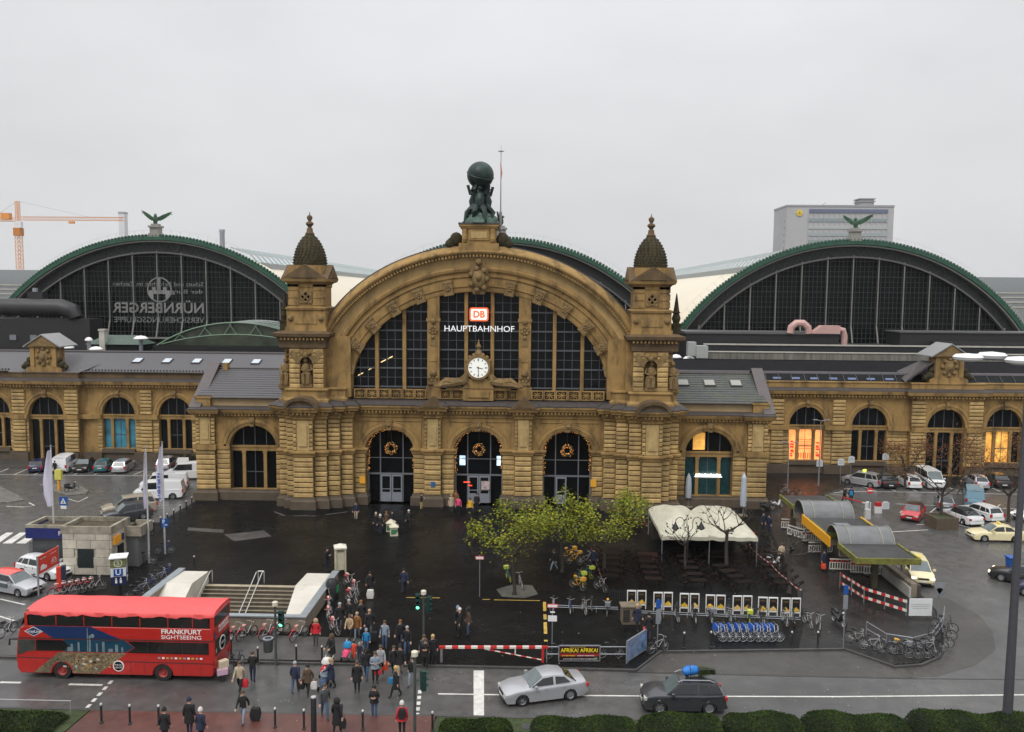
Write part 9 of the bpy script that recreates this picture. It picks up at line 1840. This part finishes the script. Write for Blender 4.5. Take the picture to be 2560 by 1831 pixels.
# trees and hedges
M_bark = mat('plane_bark', (.045, .037, .028), .8, var=.4, scale=5, bump=.5)
def branch(b, p, d, L, r, n, rng, tips, gn=3, up=.25, wig=.35, kids=(3, 4)):
 path = [p]; rs = [r]
 for i in range(3): d = (d + Vector((rng.uniform(-wig, wig), rng.uniform(-wig, wig), rng.uniform(-.1, up)))).normalized(); p = p + d * L / 3; path.append(p); rs.append(r * (1 - .2 * (i + 1)))
 b.tube(path, rs, 5 if n < 2 else 6, cap=False); tips.extend(path[1:])
 if n > 0:
  for k in range(rng.randint(*kids)): q = path[rng.choice((2, 3, 3))]; e = (d + Vector((rng.uniform(-1, 1), rng.uniform(-1, 1), rng.uniform(-.35, .6)))).normalized(); branch(b, q, e, L * rng.uniform(.55, .8), r * .5, n - 1, rng, tips, gn, up, wig, kids)
def tree(lab, at, ztop, R, seed, leaf=None, n=0, zc=None, z=KZ, flat=.7, size=.15, trunk_h=.45, depth=3, knob=False, r=.14, st=(.15, .9)):
 p = gp(*at, z); T = thing('leafy_tree' if n > 800 else 'bare_tree', lab, 'tree', (p.x, p.y, z)); rng = random.Random(seed); th = ztop * trunk_h; b = MB(); tips = []
 b.tube([(0, 0, -.1), (.04, 0, .3), (-.03, .03, th * .6), (0, 0, th)], [r * 1.5, r, r * .85, r * .75], 9); b.build('trunk', M_bark, T, smooth=True); b = MB()
 for k in range(6): a = k * pi / 3 + rng.uniform(-.3, .3); branch(b, Vector((0, 0, th * rng.uniform(.85, 1))), Vector((cos(a), sin(a), rng.uniform(*st))).normalized(), max(R * .62, (ztop - th) * .42), r * .5, depth, rng, tips, wig=.5 if knob else .35, kids=(2, 3))
 tips = [t for t in tips if t.xy.length < R * 1.15 and t.z < ztop * 1.02]
 if knob:
  for t in tips[::5]: b.ball(t, .07, 5, 4)
 b.build('limbs', M_bark, T, smooth=True)
 if n:
  g = MB()
  for i in range(n):
   t = rng.choice(tips); c = t + Vector((rng.gauss(0, .3), rng.gauss(0, .3), rng.gauss(0, .26))); u = Vector((rng.gauss(0, 1), rng.gauss(0, 1), rng.gauss(0, .5))).normalized(); w = u.cross(Vector((rng.gauss(0, .5), rng.gauss(0, .5), 1))).normalized(); s = size * rng.uniform(.6, 1.2)
   g.add([c - u * s * .6, c - u * s * .1 + w * s * .55, c + u * s * .65, c - u * s * .1 - w * s * .55], [(0, 1, 2, 3)], rng.choice((0, 1, 1, 2)))
  me = bpy.data.meshes.new('crown'); me.from_pydata(g.v, [], g.f); [me.materials.append(m) for m in leaf]; me.polygons.foreach_set('material_index', g.m); link('crown', me, T)
 return T
LF = [mat('leaf_yellowgreen', (.2, .225, .016), .7, spec=.2, var=.3, scale=6), mat('leaf_green', (.11, .14, .013), .7, spec=.2, var=.3, scale=6), mat('leaf_gold', (.28, .26, .02), .7, spec=.2, var=.3, scale=6)]
LB = [mat('leaf_brown', (.14, .06, .022), .8, spec=.2, var=.4, scale=6)] * 3
for lab, at, zt, R, sd, n in (('front yellow-green plane tree on the pale patch', (1285, 1487), 7.5, 3.1, 3, 3300), ('yellow-green plane tree in the middle of three', (1405, 1430), 6.4, 2.2, 8, 1700), ('right yellow-green plane tree beside the beer garden', (1510, 1442), 7.0, 3.3, 12, 3600)): tree(lab, at, zt, R, sd, LF, n, trunk_h=.43)
for lab, at, zt, R, sd, rr in (('bare pollarded tree before the marquee', (1815, 1432), 5.6, 2.6, 21, .16), ('bare pollarded tree inside the beer garden left', (1712, 1440), 4.4, 2.2, 25, .11), ('bare pollarded tree at the corner of the beer garden tape', (1972, 1482), 5.2, 1.9, 31, .17)): tree(lab, at, zt, R, sd, knob=True, depth=2, r=rr, trunk_h=.62)
for lab, at, zt, R, sd in (('bare brown-leaved tree in the stone planter', (2352, 1312), 10.4, 4.2, 41), ('bare brown-leaved tree near the right edge', (2520, 1305), 9.6, 4.0, 46), ('thin bare brown-leaved tree behind the minibus', (2262, 1222), 6.0, 3.2, 52)): tree(lab, at, zt, R, sd, LB, 2200, z=0, trunk_h=.3, r=.15, size=.12, st=(.5, 2.2))
p = gp(2352, 1318); T = thing('stone_planter', 'dark square stone planter round the car park tree', 'planter', (p.x, p.y, 0), .1); [MB().box(*q, 0, 1.15).build('planter_wall', M_plinth, T) for q in ((-1.1, 1.1, -1.1, -.9), (-1.1, 1.1, .9, 1.1), (-1.1, -.9, -.9, .9), (.9, 1.1, -.9, .9))]; MB().box(-.9, .9, -.9, .9, 0, .95).build('soil', M_soil, T)
M_h = [mat('hedge_dark', (.014, .026, .005), .8, spec=.15, var=.4, scale=8), mat('hedge_mid', (.035, .058, .01), .8, spec=.15, var=.4, scale=8), mat('hedge_core', (.008, .012, .004), .9)]
def hedge(lab, xa, xb, yc, hw, h, seed, n):
 T = thing('hedge', lab, 'hedge', ((xa + xb) / 2, yc, KZ - .02), 0, 'clipped hedges along the street'); rng = random.Random(seed); hx = (xb - xa) / 2; ph = [rng.uniform(0, 6) for _ in range(3)]
 def H(x): return h * (.9 + .07 * sin(x * 1.1 + ph[0]) + .05 * sin(x * 2.7 + ph[1])) * min(1, max(.05, 1 - abs(x / hx) ** 16 * .75))
 b = MB(); b.strip([[(x, hw * .93 * cos(a) * (1 if abs(cos(a)) > .98 else 1), max(.02, H(x) * .93 * abs(sin(a)) ** .5)) for a in [pi * j / 10 for j in range(11)]] for x in [-hx * .98 + 1.96 * hx * i / 24 for i in range(25)]]); b.build('twig_core', M_h[2], T, smooth=True); g = MB()
 for i in range(n):
  x = rng.uniform(-hx, hx); a = rng.uniform(.02, pi - .02); c = Vector((x, hw * cos(a), max(.03, H(x) * abs(sin(a)) ** .5))) + Vector((rng.gauss(0, .03), rng.gauss(0, .03), rng.gauss(0, .025))); u = Vector((rng.gauss(0, 1), rng.gauss(0, 1), rng.gauss(0, 1))).normalized(); w = u.orthogonal().normalized(); s = rng.uniform(.03, .055); g.add([c - u * s, c + w * s * .6, c + u * s, c - w * s * .6], [(0, 1, 2, 3)], 1 if rng.random() < .35 + .3 * sin(x * 3 + ph[2]) else 0)
 me = bpy.data.meshes.new('foliage'); me.from_pydata(g.v, [], g.f); [me.materials.append(m) for m in M_h[:2]]; me.polygons.foreach_set('material_index', g.m); link('foliage', me, T)
for lab, pa, pb, py_, h, sd in (('small dark hedge right of the red brick', 1100, 1282, 1800, .75, 1), ('long low hedge below the silver saloon', 1326, 1590, 1798, .95, 2), ('hedge below the dark sport utility car', 1594, 1802, 1792, 1.05, 3), ('hedge right of the dark sport utility car', 1808, 2000, 1790, 1.05, 4), ('rounded hedge left of the largest hedge', 2004, 2258, 1788, 1.05, 5), ('largest hedge reaching the right edge', 2266, 2640, 1782, 1.2, 6)):
 a, c = gp(pa, py_, h), gp(pb, py_, h); hedge(lab, a.x, c.x, a.y - .7, 1.25 if sd > 1 else .7, h + .3, sd, int(1900 * (c.x - a.x)))
hedge('low dark hedge behind the rail at bottom left', -25.5, -17.9, -45.3, .9, .6, 9, 9000)
T = thing('hedge_rail', 'thin pale rail along the bottom left hedge', 'railing', (-18, -44.1, KZ)); MB().tube([(-8, 0, .75), (0, 0, .75), (.05, 0, .75)], .025, 5).build('rail', M_chr, T); [MB().tube([(x, 0, 0), (x, 0, .75)], .025, 5).build('rail_post', M_chr, T) for x in (-7.5, -3.8, 0)]
# damp air
b = MB(); b.box(-1400, 1400, -118, 2500, -6, 120); hz = b.build('haze', mat('haze_air', (1, 1, 1), var=0)); hz['kind'] = 'stuff'; tag(hz, 'pale damp haze filling the air over the whole station', 'haze')
m_ = hz.active_material; t, bs = nodes_of(m_); t.nodes.remove(bs); pv = t.nodes.new('ShaderNodeVolumePrincipled'); pv.inputs['Color'].default_value = (.97, .98, 1, 1); pv.inputs['Density'].default_value = .00008; pv.inputs['Anisotropy'].default_value = .3; t.links.new(pv.outputs[0], t.nodes['Material Output'].inputs['Volume'])
